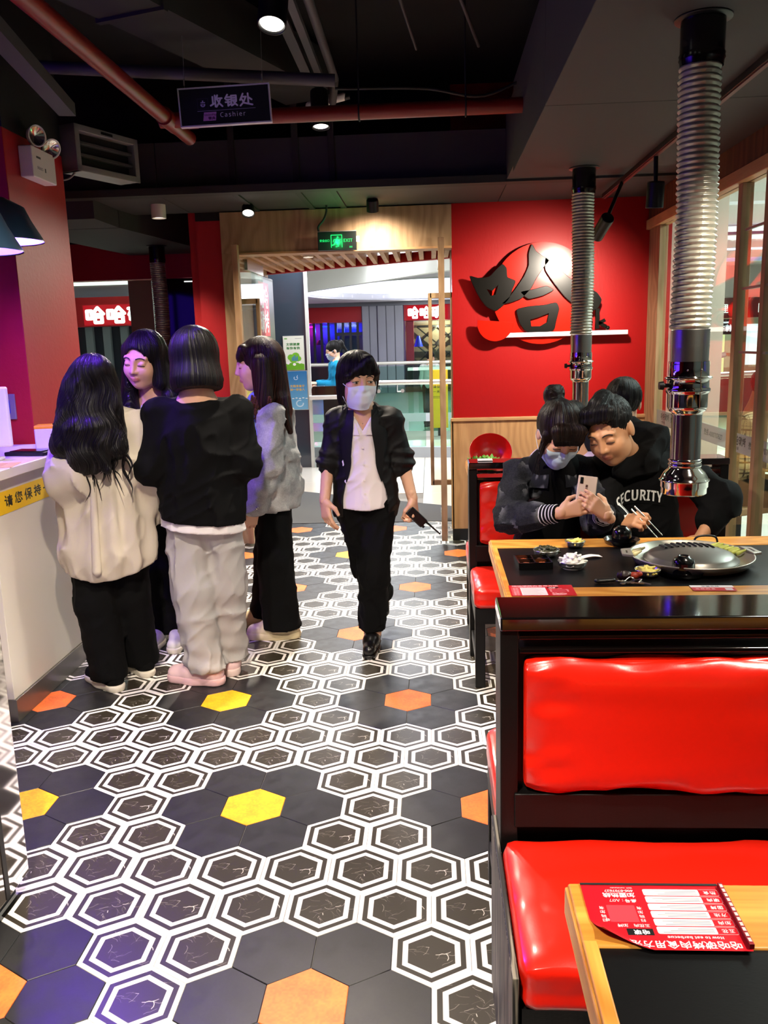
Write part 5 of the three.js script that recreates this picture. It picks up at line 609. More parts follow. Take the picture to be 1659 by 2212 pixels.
// a cloth piece lying on the front of a garment: rows of x, y are dropped onto the field along z, then thickened
function patch(f, rows, z0, out, thick = 0.005) {
  const n = rows[0].length, m = rows.length, P = [], U = [], I = [];
  for (const lift of [out + thick, out]) rows.forEach((r, j) => r.forEach(([x, y], i) => { let z = z0; for (let q = 0; q < 90; q++) { const d = f(x, y, z); if (d < 0.0015 || z < z0 - 0.5) break; z -= d * 0.6; } P.push(x, y, z + lift); U.push(i / (n - 1), 1 - j / (m - 1)); }));
  const o = n * m, face = (a, b, c, d, up) => (up ? I.push(a, c, b, b, c, d) : I.push(a, b, c, b, d, c)); for (let j = 0; j < m - 1; j++) for (let i = 0; i < n - 1; i++) { const a = j * n + i; face(a, a + 1, a + n, a + n + 1, true); face(o + a, o + a + 1, o + a + n, o + a + n + 1, false); }
  const edge = []; for (let i = 0; i < n; i++) edge.push(i); for (let j = 1; j < m; j++) edge.push(j * n + n - 1); for (let i = n - 2; i >= 0; i--) edge.push((m - 1) * n + i); for (let j = m - 2; j >= 0; j--) edge.push(j * n); for (let k = 0; k < edge.length - 1; k++) face(edge[k], edge[k + 1], o + edge[k], o + edge[k + 1], false);
  const g = new THREE.BufferGeometry(); g.setAttribute('position', new THREE.Float32BufferAttribute(P, 3)); g.setAttribute('uv', new THREE.Float32BufferAttribute(U, 2)); g.setIndex(I); g.computeVertexNormals(); return toCreasedNormals(g, 0.9);
}
const grid = (n, m, f) => Array.from({ length: m }, (_, j) => Array.from({ length: n }, (_, i) => f(i / (n - 1), j / (m - 1))));
const strands = (list, r0, r1 = 0.0006) => mrg(list.map((pts) => { const g = tube(pts, 1, 22, 5), p = g.attributes.position, c = new THREE.CatmullRomCurve3(pts.map(v3), false, 'centripetal'), n = 6; for (let i = 0; i <= 22; i++) { const q = c.getPointAt(i / 22), r = r0 + (r1 - r0) * Math.pow(i / 22, 1.5); for (let j = 0; j < n; j++) { const k = i * n + j, d = [p.getX(k) - q.x, p.getY(k) - q.y, p.getZ(k) - q.z]; p.setXYZ(k, q.x + d[0] * r, q.y + d[1] * r, q.z + d[2] * r); } } return g; }));
const ridge = (n) => { const r = 1 - Math.abs(2 * n - 1); return r * r; };
// creases: sharp crests over soft valleys, warped so that they wander
const folds = (amp, fx, fy, s) => (d, x, y, z) => { if (d > amp * 4 || d < -amp * 4) return d; const w = fbm3(x * 6, y * 5, z * 6, s + 9) * 1.4, u = x * fx + w, q = z * fx - w, a = ridge(vnoise(u + q * 0.7 + 40, y * fy + w + 40, s)), b = ridge(vnoise(q - u * 0.5 + 60, y * fy * 1.9 - x * fx * 0.6 + w + 60, s + 5)); return d - amp * (1.5 * a + 0.8 * b - 0.8); };
function shoe(api, name, an, toe, o = {}) {                       // upper with a sole as its part
  const d = norm3([toe[0] - an[0], 0, toe[2] - an[2]]), b = [an[0], o.y ?? 0, an[2]], P = (f, y, s = 0) => [b[0] + d[0] * f - d[2] * s, b[1] + y, b[2] + d[2] * f + d[0] * s], up = [cap(P(-0.045, 0.055), P(-0.03, 0.09), 0.035, 0.034, { cut: o.low ? 0 : 1 }), cap(P(-0.04, 0.05), P(0.06, 0.055), 0.038, 0.042), cap(P(0.05, 0.05), P(0.15, 0.038), 0.043, 0.036), cap(P(0, 0.07), P(0.07, 0.068), 0.036, 0.03)];
  const k = o.s ?? 1, S = up.map((p) => ({ ...p, ra: p.ra * k, rb: p.rb * k })), m = api.wear(name, S, o.mat, { cell: 0.006, k: 0.03, mod: (dd, x, y, z) => Math.max(dd, b[1] + 0.02 - y) });
  const so = [cap(P(-0.05, 0.02), P(0.05, 0.02), 0.042 * k, 0.042 * k), cap(P(0.05, 0.02), P(0.15, 0.02), 0.046 * k, 0.04 * k)]; api.wear('sole', so, o.sole ?? M3.sole, { cell: 0.006, k: 0.03, mod: (dd, x, y, z) => Math.max(dd, y - b[1] - (o.sh ?? 0.032), b[1] - y), parent: m }); return m;
}


const K = { coat: cloth(0xc2b8a8), black: cloth(0x070708, { sheen: 0 }), blackPants: cloth(0x050506, { sheen: 0 }), sweat: cloth(0x060607, { sheen: 0 }), grey: cloth(0xa8a4a2, { bs: 0.001 }), tee: cloth(0xe9e4e4), lilac: cloth(0xb9b6dd), blazer: phys(0x060608, 0.62, { specularIntensity: 0.5 }), blouse: cloth(0xe9dfe2), denimDark: cloth(0x24262c), navy: cloth(0x1a1c28),
  denim: cloth(0xffffff, { map: texel(256, 256, (x, y) => { const n = vnoise(x * 5, y * 5, 3, 5, 5) * 0.55 + vnoise(x * 90, y * 90, 5, 90, 90) * 0.25 + vnoise(x * 16, y * 16, 6, 16, 16) * 0.2; return [0.47 + 0.3 * n, 0.48 + 0.29 * n, 0.49 + 0.28 * n]; }) }),
  denimFade: cloth(0xffffff, { map: texel(256, 256, (x, y) => { const n = vnoise(x * 4, y * 4, 13, 4, 4), m = smooth(0.55, 0.85, n) * 0.25 + vnoise(x * 90, y * 90, 5, 90, 90) * 0.06; return [0.11 + m, 0.115 + m, 0.135 + m]; }) }),
  stripes: cloth(0xffffff, { map: texel(128, 16, (x) => { const s = ((x * 4) % 1) < 0.32 ? 0.85 : 0.03; return [s, s, s]; }) }),
  plaid: cloth(0xffffff, { map: texel(128, 128, (x, y) => { const l = (q) => ((q * 3) % 1 < 0.16 ? 1 : (q * 3) % 1 > 0.4 && (q * 3) % 1 < 0.46 ? 0.7 : 0), m = Math.max(l(x), l(y)) * 0.75; return [0.80 - 0.6 * m, 0.70 - 0.58 * m, 0.52 - 0.45 * m]; }) }),
};
const faceHole = (rx = 0.062, ry = 0.088, cy = -0.03) => (x, y, z) => (z > 0.025 ? -(Math.hypot(x / rx, (y - cy) / ry) - 1) * 0.05 : -1);
const legs = (J, r, o = {}) => [...chain([J.hipL, J.knL, J.anL], r, o), ...chain([J.hipR, J.knR, J.anR], r, o), cap(J.hipL, J.hipR, r[0]), cap(mix3(J.hipL, J.hipR, 0.5), add3(mix3(J.hipL, J.hipR, 0.5), [0, 0.12, 0]), 0.12, 0.11, { flat: 0.68, n: J.fwd })];
const endCut = (y) => (d, x, Y) => Math.max(d, y - Y);
const mods = (...m) => (d, x, y, z) => m.reduce((q, f) => f(q, x, y, z), d);
const glassesOn = (api) => { const ring = (s) => new THREE.TorusGeometry(0.021, 0.0016, 6, 28).translate(s * 0.033, 0.004, 0.112); api.add('glasses', mrg([ring(1), ring(-1), bar([-0.012, 0.008, 0.112], [0.012, 0.008, 0.112], 0.0014, 6), bar([0.054, 0.008, 0.11], [0.078, 0.006, -0.01], 0.0014, 6), bar([-0.054, 0.008, 0.11], [-0.078, 0.006, -0.01], 0.0014, 6)]).applyMatrix4(api.F.m), M3.dark, 'thin dark glasses'); };

{ // beige coat, seen from behind
  const f = norm3([-0.35, 0, -0.94]);
  const J = { fwd: f, head: [-1.428, 1.385, -3.56], face: [-0.4, -0.3, -0.9], neck: [-1.425, 1.25, -3.55], shL: [-1.53, 1.19, -3.55], shR: [-1.295, 1.2, -3.6], elL: [-1.535, 1.0, -3.48], wrL: [-1.64, 1.1, -3.7], elR: [-1.235, 0.98, -3.62], wrR: [-1.25, 0.82, -3.72], hipL: [-1.53, 0.8, -3.59], hipR: [-1.37, 0.8, -3.64], knL: [-1.52, 0.43, -3.57], knR: [-1.4, 0.43, -3.68], anL: [-1.5, 0.075, -3.6], anR: [-1.41, 0.075, -3.78], toeL: [-1.6, 0.03, -3.68], toeR: [-1.5, 0.03, -3.88], hands: [[[-1.64, 1.1, -3.7], [-0.5, -0.05, -0.8], [0.1, 1, 0], -1, [0.3, 0.3, 0.3, 0.3, 0.3]]] };
  const a = person('woman with long wavy black hair in a loose beige coat, seen from behind', J, { root: [-1.47, 0, -3.62], face: false, group: undefined });
  a.wear('trousers', legs(J, [0.095, 0.085, 0.08]), K.blackPants, { cell: 0.012, mod: mods(folds(0.006, 18, 9, 4), endCut(0.05)), k: 0.03 });
  shoe(a, 'shoe', J.anL, J.toeL, { mat: K.black, low: 1 }); shoe(a, 'shoe', J.anR, J.toeR, { mat: K.black, low: 1 });
  const nn = { flat: 0.7, n: f };
  a.wear('coat', [cap([-1.425, 1.17, -3.57], [-1.445, 0.66, -3.59], 0.148, 0.205, nn), cap(J.shL, J.shR, 0.066), cap([-1.425, 1.255, -3.56], [-1.425, 1.2, -3.57], 0.07, 0.1), ...chain([J.shL, J.elL, mix3(J.elL, J.wrL, 0.9)], [0.07, 0.088, 0.066]), ...chain([J.shR, J.elR, J.wrR], [0.066, 0.075, 0.062])], K.coat, { cell: 0.009, k: 0.05, mod: mods((d, x, y, z) => d + Math.sin(Math.atan2(x + 1.43, z + 3.6) * 11 + fbm3(x * 3, y * 2, z * 3, 2) * 5) * 0.009 * smooth(1.2, 0.85, y), folds(0.011, 15, 5, 21), (d, x, y) => Math.max(d, 0.54 + (x + 1.44) * (x + 1.44) * 1.4 - y)) });
  a.wear('coat_seam', [cap([-1.425, 1.1, -3.455], [-1.44, 0.6, -3.43], 0.012, 0.02)], K.coat, { cell: 0.006 });
  hairOn(a, [ell([0, 0.03, -0.015], [0.09, 0.098, 0.108])], [cap([-1.425, 1.4, -3.52], [-1.43, 1.1, -3.43], 0.1, 0.085, { flat: 0.55, n: f }), cap([-1.48, 1.37, -3.5], [-1.535, 1.14, -3.44], 0.065, 0.055), cap([-1.37, 1.37, -3.53], [-1.325, 1.12, -3.48], 0.06, 0.05), cap([-1.4, 1.2, -3.45], [-1.35, 1.04, -3.42], 0.06, 0.02), cap([-1.47, 1.2, -3.44], [-1.48, 1.05, -3.42], 0.06, 0.02)], M3.hair, { cell: 0.0055, wave: 1, amp: 0.005, freq: 13 });
  const r = rng(12), L1 = []; for (let k = 0; k < 80; k++) { const x = -1.575 + r() * 0.29, y = 1.08 + r() * 0.16, z = -3.425 - Math.abs(x + 1.44) * 0.25 - r() * 0.03, s = r() * 6, ln = 0.09 + r() * 0.13, w = 0.012 + r() * 0.014; L1.push([0, 1, 2, 3, 4].map((q) => [x + w * Math.sin(s + q * 1.5) + (x + 1.44) * 0.1 * q * 0.3, y - ln * q / 4, z + 0.006 * Math.cos(s + q)])); }
  a.add('hair_strands', strands(L1, 0.006), M3.hair, 'loose wavy ends');
}
{ // woman facing the camera, violet light on her face
  const f = norm3([-0.1, 0, 1]);
  const J = { fwd: f, head: [-1.338, 1.475, -3.96], face: [-0.2, -0.2, 0.95], up: [0.1, 1, 0], neck: [-1.325, 1.31, -4.02], shL: [-1.19, 1.235, -4.05], shR: [-1.47, 1.235, -4.06], elL: [-1.15, 0.99, -4.02], elR: [-1.5, 0.99, -4.04], wrL: [-1.25, 1.0, -3.82], wrR: [-1.42, 1.0, -3.86], hipL: [-1.3, 0.82, -4.1], hipR: [-1.45, 0.82, -4.1], knL: [-1.3, 0.45, -4.1], knR: [-1.455, 0.45, -4.12], anL: [-1.335, 0.075, -4.2], anR: [-1.465, 0.075, -4.2], toeL: [-1.335, 0.03, -4.07], toeR: [-1.46, 0.03, -4.07], hands: [[[-1.25, 1.0, -3.82], [-0.4, 0, 0.9], [0, 1, 0], 1, [0.5, 0.5, 0.5, 0.5, 0.4]]] };
  const a = person('woman with long straight dark hair and a pale violet shirt, facing the camera', J, { root: [-1.38, 0, -4.13], hs: 1.1 });
  a.wear('trousers', legs(J, [0.088, 0.08, 0.078]), K.blackPants, { mod: mods(folds(0.006, 18, 9, 5), endCut(0.06)), k: 0.03 }); const white = phys(0xdcd8d2, 0.5); shoe(a, 'shoe', J.anL, J.toeL, { mat: white }); shoe(a, 'shoe', J.anR, J.toeR, { mat: white });
  a.wear('shirt', [cap([-1.33, 1.16, -4.06], [-1.375, 0.8, -4.1], 0.14, 0.15, { flat: 0.72, n: f }), cap(J.shL, J.shR, 0.066), ...chain([J.shL, J.elL, J.wrL], [0.07, 0.065, 0.05]), ...chain([J.shR, J.elR, J.wrR], [0.07, 0.065, 0.05])], K.lilac, { mod: mods(folds(0.006, 14, 10, 8), (d, x, y, z) => Math.max(d, 0.78 - y, -(Math.hypot(x + 1.327, (y - 1.3) * 0.7, z + 3.98) - 0.052))) });
  const SF = field([cap([-1.33, 1.16, -4.06], [-1.375, 0.8, -4.1], 0.14, 0.15, { flat: 0.72, n: f }), cap(J.shL, J.shR, 0.066), cap([-1.33, 1.3, -4.03], [-1.33, 1.2, -4.05], 0.05, 0.08)], 0.03); for (const q of [1, -1]) a.add('collar', patch(SF, grid(6, 6, (u, v) => [-1.33 + q * ((q > 0 ? u : 1 - u) * (0.035 + 0.03 * v) + 0.008), 1.275 - 0.09 * v]), -3.8, 0.004, 0.005), K.lilac);
  hairOn(a, [ell([0, 0.035, -0.018], [0.086, 0.094, 0.104])], [cap([-1.42, 1.5, -3.99], [-1.43, 1.24, -3.97], 0.03, 0.045), cap([-1.255, 1.5, -3.99], [-1.22, 1.3, -3.96], 0.032, 0.045), cap([-1.22, 1.3, -3.96], [-1.27, 1.16, -3.93], 0.045, 0.03), cap([-1.43, 1.24, -3.97], [-1.4, 1.12, -3.93], 0.045, 0.03), cap([-1.335, 1.47, -4.05], [-1.33, 1.15, -4.13], 0.085, 0.09, { flat: 0.5, n: f }), cap([-1.275, 1.53, -3.93], [-1.262, 1.37, -3.93], 0.028, 0.034), cap([-1.41, 1.53, -3.94], [-1.415, 1.37, -3.95], 0.026, 0.03)], M3.hair, { cut: faceHole(0.058, 0.098, -0.033), freq: 20, amp: 0.003 });
}
{ // black sweatshirt, grey sweatpants, from behind
  const f = norm3([-0.25, 0, -0.97]);
  const J = { fwd: f, head: [-1.0, 1.478, -3.6], face: [-0.35, -0.22, -0.92], neck: [-0.992, 1.35, -3.57], shL: [-1.165, 1.245, -3.6], shR: [-0.84, 1.245, -3.66], elL: [-1.205, 1.03, -3.58], elR: [-0.835, 1.03, -3.66], wrL: [-1.18, 1.0, -3.82], wrR: [-0.9, 1.02, -3.88], hipL: [-1.105, 0.8, -3.65], hipR: [-0.955, 0.8, -3.68], knL: [-1.09, 0.44, -3.64], knR: [-0.965, 0.44, -3.73], anL: [-1.065, 0.08, -3.65], anR: [-0.985, 0.08, -3.8], toeL: [-1.16, 0.03, -3.67], toeR: [-1.02, 0.03, -3.92], hands: [[[-1.18, 1.0, -3.82], [0.3, 0, -0.9], [0, 1, 0], 1, [0.6, 0.6, 0.6, 0.6, 0.5]]] };
  const a = person('person with a black bob, black sweatshirt and grey sweatpants, seen from behind', J, { root: [-1.04, 0, -3.7], hs: 1.08, skin: SKIN });
  a.wear('sweatpants', [...legs(J, [0.094, 0.09, 0.075]), cap(J.anL, add3(J.anL, [0, 0.03, 0]), 0.078), cap(J.anR, add3(J.anR, [0, 0.03, 0]), 0.078)], K.grey, { cell: 0.009, k: 0.03, mod: mods(folds(0.011, 17, 7, 6), (d, x, y, z) => d + 0.006 * Math.sin(y * 70 + x * 20) * smooth(0.3, 0.1, y), endCut(0.07)) });
  a.wear('tee', [cap([-1.02, 0.98, -3.65], [-1.03, 0.72, -3.66], 0.155, 0.182, { flat: 0.8, n: f })], K.tee, { cell: 0.008, mod: mods(folds(0.006, 12, 6, 12), (d, x, y) => Math.max(d, 0.735 - (x + 1.03) * 0.12 - y)) });
  a.wear('sweatshirt', [cap([-1.0, 1.17, -3.61], [-1.02, 0.8, -3.65], 0.16, 0.186, { flat: 0.8, n: f }), cap(J.shL, J.shR, 0.062), cap([-0.992, 1.345, -3.575], [-1, 1.25, -3.6], 0.058, 0.085), ...chain([J.shL, J.elL, mix3(J.elL, J.wrL, 0.9)], [0.068, 0.078, 0.05]), ...chain([J.shR, J.elR, mix3(J.elR, J.wrR, 0.9)], [0.068, 0.078, 0.05])], K.sweat, { cell: 0.009, mod: mods(folds(0.011, 14, 9, 31), (d, x, y, z) => d + 0.006 * smooth(0.82, 0.78, y), (d, x, y, z) => Math.max(d, 0.775 - (x + 1.03) * 0.12 - y, -(Math.hypot(x + 0.992, (y - 1.41), z + 3.57) - 0.066))) });
  const pk = phys(0xe6c3c4, 0.5); shoe(a, 'shoe', J.anL, J.toeL, { mat: pk, sole: std(0xdcb3b4, 0.6), s: 1.1, sh: 0.036 }); shoe(a, 'shoe', J.anR, J.toeR, { mat: pk, sole: std(0xdcc3bc, 0.6), s: 1.1, sh: 0.036 });
  hairOn(a, [ell([0, 0.03, -0.012], [0.096, 0.1, 0.108]), cap([0, 0.0, -0.012], [0, -0.085, -0.02], 0.092, 0.102)], [], M3.hair, { cut: (x, y, z) => Math.max(-0.125 - y, z > 0.03 ? -(Math.hypot(x / 0.066, (y + 0.05) / 0.11) - 1) * 0.05 : -1), freq: 18, amp: 0.004 });
  glassesOn(a);
}
{ // denim jacket, profile
  const f = norm3([-0.97, 0, 0.24]);
  const J = { fwd: f, head: [-0.868, 1.432, -4.3], face: [-0.97, -0.1, 0.22], neck: [-0.84, 1.29, -4.32], shL: [-0.795, 1.18, -4.19], shR: [-0.86, 1.19, -4.46], elL: [-0.82, 0.94, -4.13], elR: [-0.92, 0.95, -4.5], wrL: [-0.895, 0.72, -4.13], wrR: [-1.05, 0.9, -4.46], hipL: [-0.825, 0.76, -4.285], hipR: [-0.85, 0.76, -4.38], knL: [-0.83, 0.43, -4.25], knR: [-0.88, 0.43, -4.42], anL: [-0.81, 0.08, -4.26], anR: [-0.92, 0.08, -4.46], toeL: [-0.95, 0.03, -4.25], toeR: [-1.06, 0.03, -4.45], hands: [[[-0.895, 0.72, -4.13], [-0.35, -1, 0.05], [0.5, -0.1, 1], 1, [0.7, 0.75, 0.8, 0.8, 0.4], { s: 0.85 }]] };
  const a = person('woman in a light grey denim jacket and wide black trousers, in profile facing left', J, { root: [-0.87, 0, -4.35], hs: 1.1 });
  a.wear('trousers', legs(J, [0.085, 0.088, 0.1]), K.blackPants, { mod: mods(folds(0.008, 14, 6, 6), endCut(0.06)), k: 0.03 }); const bs = phys(0xd9c9a4, 0.5); shoe(a, 'shoe', J.anL, J.toeL, { mat: bs, sole: std(0xd2c29c, 0.6), s: 1.12, sh: 0.042 }); shoe(a, 'shoe', J.anR, J.toeR, { mat: bs, sole: std(0xd2c29c, 0.6), s: 1.12, sh: 0.042 });
  a.wear('top', [cap([-0.86, 1.2, -4.32], [-0.87, 0.85, -4.32], 0.115, 0.13, { flat: 0.85, n: f })], cloth(0x7f8fd8), { cell: 0.01 });
  const jk = a.wear('denim_jacket', [cap([-0.815, 1.15, -4.32], [-0.825, 0.76, -4.32], 0.12, 0.158, { flat: 0.92, n: f }), cap(J.shL, J.shR, 0.058), cap([-0.81, 1.27, -4.31], [-0.81, 1.2, -4.32], 0.06, 0.09), ...chain([J.shL, J.elL, mix3(J.elL, J.wrL, 0.97)], [0.06, 0.07, 0.05]), ...chain([J.shR, J.elR, mix3(J.elR, J.wrR, 0.9)], [0.06, 0.07, 0.05])], K.denim, { cell: 0.008, uv: 3, mod: mods(folds(0.01, 16, 13, 44), (d, x, y, z) => d + 0.008 * Math.sin(y * 42 + x * 18 + z * 10) * smooth(1.0, 0.8, y) * (z > -4.2 ? 1 : 0.3), (d, x, y, z) => d + 0.007 * smooth(0.77, 0.75, y) * (z < -4.2 ? 1 : 0), (d, x, y, z) => Math.max(d, (z > -4.215 && x < -0.79 ? 0.69 : 0.7) - y)) });
  a.add('cuff_button', new THREE.SphereGeometry(0.008, 10, 8).translate(-0.87, 0.74, -4.065), M.steel, null, jk); a.add('jacket_collar', tube([[-0.9, 1.2, -4.2], [-0.84, 1.27, -4.22], [-0.77, 1.28, -4.3], [-0.8, 1.27, -4.4], [-0.9, 1.2, -4.42]], 0.026, 30, 8), K.denim, null, jk);
  hairOn(a, [ell([0, 0.035, -0.018], [0.086, 0.094, 0.104]), cap([-0.05, 0.078, 0.062], [0.05, 0.078, 0.062], 0.022), cap([-0.05, 0.052, 0.08], [0.05, 0.052, 0.08], 0.014), cap([-0.05, 0.034, 0.083], [0.05, 0.034, 0.083], 0.009)], [cap([-0.8, 1.46, -4.29], [-0.745, 1.2, -4.27], 0.07, 0.045), cap([-0.845, 1.44, -4.22], [-0.83, 1.25, -4.2], 0.05, 0.045), cap([-0.845, 1.44, -4.38], [-0.83, 1.22, -4.4], 0.05, 0.045), cap([-0.75, 1.26, -4.25], [-0.71, 1.1, -4.22], 0.035, 0.015)], M3.hairBrown, { cut: (x, y, z) => (z > 0.02 ? -(Math.hypot(x / 0.07, (y + 0.055) / 0.09) - 1) * 0.05 : -1), freq: 18, amp: 0.003 });
  const r = rng(5), S = []; for (let k = 0; k < 40; k++) { const x = -0.89 + r() * 0.1, z = -4.17 - r() * 0.03, y = 1.25 + r() * 0.04; S.push([0, 1, 2, 3].map((q) => [x - 0.02 * q * (r() * 0.8), y - q * 0.034, z + 0.004 * q])); } a.add('hair_ends', strands(S, 0.007, 0.002), hairMat([0.26, 0.15, 0.08], [0.5, 0.33, 0.2], 17), 'lighter brown hair ends');
}
{ // walking woman in a blazer with a mask and a radio
  const f = [0, 0, 1];
  const J = { fwd: f, head: [-0.347, 1.352, -4.05], face: [0.32, -0.1, 0.94], neck: [-0.335, 1.21, -4.08], shR: [-0.455, 1.165, -4.09], shL: [-0.2, 1.16, -4.09], elR: [-0.505, 0.97, -4.08], elL: [-0.148, 0.96, -4.11], wrR: [-0.523, 0.785, -4.0], wrL: [-0.1, 0.775, -4.06], hipR: [-0.4, 0.75, -4.1], hipL: [-0.265, 0.75, -4.1], knL: [-0.298, 0.43, -4.02], knR: [-0.345, 0.42, -4.17], anL: [-0.318, 0.085, -4.1], anR: [-0.285, 0.2, -4.42], toeL: [-0.325, 0.035, -3.99], toeR: [-0.275, 0.1, -4.38], hands: [[[-0.523, 0.785, -4.0], [0.12, -1, 0.2], [-0.75, 0, 0.65], -1, [0.35, 0.4, 0.5, 0.6, 0.25]], [[-0.1, 0.775, -4.06], [0.12, -1, -0.05], [0.92, 0.1, 0.35], 1, [0.95, 1.0, 1.05, 1.1, 0.6]]] };
  const a = person('woman walking in a black blazer, white blouse and face mask, carrying a radio', J, { root: [-0.32, 0, -4.08], hs: 1.1, eyes: 'open', mask: M3.mask });
  a.wear('trousers', legs(J, [0.084, 0.075, 0.066]), K.blackPants, { cell: 0.009, mod: mods(folds(0.008, 18, 9, 7), (d, x, y, z) => (z > -4.25 ? Math.max(d, 0.1 - y) : d)), k: 0.035 });
  const flat = phys(0x0b0a0b, 0.3); shoe(a, 'shoe', J.anL, J.toeL, { mat: flat, low: 1, s: 0.86, sole: flat, sh: 0.022 }); a.wear('shoe', [cap(add3(J.anR, [0, -0.05, 0]), J.toeR, 0.038, 0.03)], flat, { cell: 0.007 });
  a.wear('blouse', [cap([-0.333, 1.1, -4.075], [-0.333, 0.76, -4.075], 0.108, 0.128, { flat: 0.84, n: f }), cap([-0.4, 1.16, -4.08], [-0.26, 1.16, -4.08], 0.05), cap([-0.334, 1.2, -4.08], [-0.334, 1.12, -4.08], 0.05, 0.08)], K.blouse, { cell: 0.007, mod: mods(folds(0.006, 20, 9, 17), (d, x, y, z) => Math.max(d, 0.735 + Math.abs(x + 0.33) * 0.06 - y, z > -4.08 ? 0.9 * (Math.max(0, (y - 1.12)) * 0.6 - Math.abs(x + 0.327)) : -1)) });
  for (const y of [1.04, 0.96, 0.885, 0.82]) a.add('button', at(cyl(0.0055, 0.0055, 0.003, 12), -0.327 + (1.04 - y) * 0.02, y, -3.973 + (1.04 - y) * 0.04, 0, Math.PI / 2), M.cream); const SF = field([cap([-0.333, 1.1, -4.075], [-0.333, 0.76, -4.075], 0.108, 0.128, { flat: 0.84, n: f }), cap([-0.334, 1.2, -4.08], [-0.334, 1.12, -4.08], 0.05, 0.08)], 0.03); for (const q of [1, -1]) a.add('collar', patch(SF, grid(6, 6, (u, v) => [-0.327 + q * ((q > 0 ? u : 1 - u) * (0.03 + 0.035 * v) + 0.014 + 0.02 * (1 - v)), 1.185 - 0.085 * v - 0.03 * (q > 0 ? 1 - u : u) * (1 - v)]), -3.9, 0.004, 0.005), K.blouse); a.add('pendant', new THREE.SphereGeometry(0.005, 10, 8).translate(-0.327, 1.15, -4.018), M.chrome, 'small necklace pendant');
  const half = (y) => 0.046 + 0.016 * smooth(1.15, 1.0, y) + 0.045 * smooth(0.98, 0.78, y), bl = a.wear('blazer', [cap([-0.33, 1.1, -4.09], [-0.333, 0.83, -4.095], 0.135, 0.145, { flat: 0.82, n: f }), cap([-0.334, 0.86, -4.1], [-0.334, 0.76, -4.1], 0.145, 0.165, { flat: 0.78, n: f }), cap(J.shR, J.shL, 0.056), cap([-0.334, 1.2, -4.09], [-0.334, 1.14, -4.09], 0.06, 0.085), ...chain([J.shR, J.elR, mix3(J.elR, J.wrR, 0.12)], [0.054, 0.05, 0.05]), ...chain([J.shL, J.elL, mix3(J.elL, J.wrL, 0.12)], [0.054, 0.05, 0.05])], K.blazer, { cell: 0.007, k: 0.035, mod: mods(folds(0.006, 18, 11, 23), (d, x, y, z) => d + 0.006 * Math.sin(y * 120 + x * 20) * smooth(0.2 - 0.13, 0.2 - 0.02, Math.abs(x + 0.33) - 0.02) * smooth(1.04, 1.0, y) * smooth(0.9, 0.94, y), (d, x, y, z) => Math.max(d, 0.72 - Math.abs(x + 0.333) * 0.2 - y, z > -4.07 && Math.abs(x + 0.333) < 0.15 ? half(y) - Math.abs(x + 0.327) : -1, -(Math.hypot(x + 0.334, (y - 1.26), z + 4.06) - 0.062))) });
  const BF = field([cap([-0.33, 1.1, -4.09], [-0.333, 0.83, -4.095], 0.135, 0.145, { flat: 0.82, n: f }), cap(J.shR, J.shL, 0.056), cap([-0.334, 1.2, -4.09], [-0.334, 1.14, -4.09], 0.06, 0.085)], 0.03);
  for (const q of [1, -1]) a.add('lapel', patch(BF, grid(6, 16, (u, v) => { const y = 1.215 - 0.34 * v, w = v < 0.2 ? 0.035 : v < 0.28 ? 0.035 + (v - 0.2) * 0.45 : 0.071 * Math.pow(1 - (v - 0.28) / 0.72, 0.8) + 0.004; return [-0.328 + q * (half(y) - 0.004 + (q > 0 ? u : 1 - u) * w), y]; }), -3.9, 0.002, 0.006), K.blazer, null, bl);
  hairOn(a, [ell([0, 0.037, -0.012], [0.09, 0.094, 0.103]), cap([0, 0.0, -0.03], [0, -0.07, -0.055], 0.085, 0.06), cap([-0.07, 0.02, 0.0], [-0.075, -0.085, 0.005], 0.028, 0.018), cap([0.07, 0.02, 0.0], [0.072, -0.05, 0.005], 0.026, 0.014), cap([0.03, 0.09, 0.06], [-0.06, 0.03, 0.075], 0.026, 0.018), cap([0.03, 0.09, 0.06], [0.065, 0.04, 0.062], 0.024, 0.016)], [], M3.hair, { cut: (x, y, z) => (z > 0.03 ? -(Math.hypot((x - 0.006) / 0.064, (y + 0.06) / 0.088) - 1) * 0.05 : -1), freq: 18, amp: 0.0035, k: 0.012 });
  const rd = thing('radio', 'black walkie-talkie with a stub aerial held in the walking woman\'s hand', 'radio', [-0.085, 0.69, -4.05]); rd.rotation.set(0.1, 0.3, 0.75); part('case', rb(0.05, 0.115, 0.032, 0.008, 0, 0, 0), M2.housing, rd); part('aerial', bar([0.014, -0.05, 0], [0.018, -0.16, 0], 0.0055, 10, 0.004), M2.housing, rd); part('dial', at(cyl(0.007, 0.007, 0.014, 12), -0.012, -0.063, 0), M2.housing, rd);
}
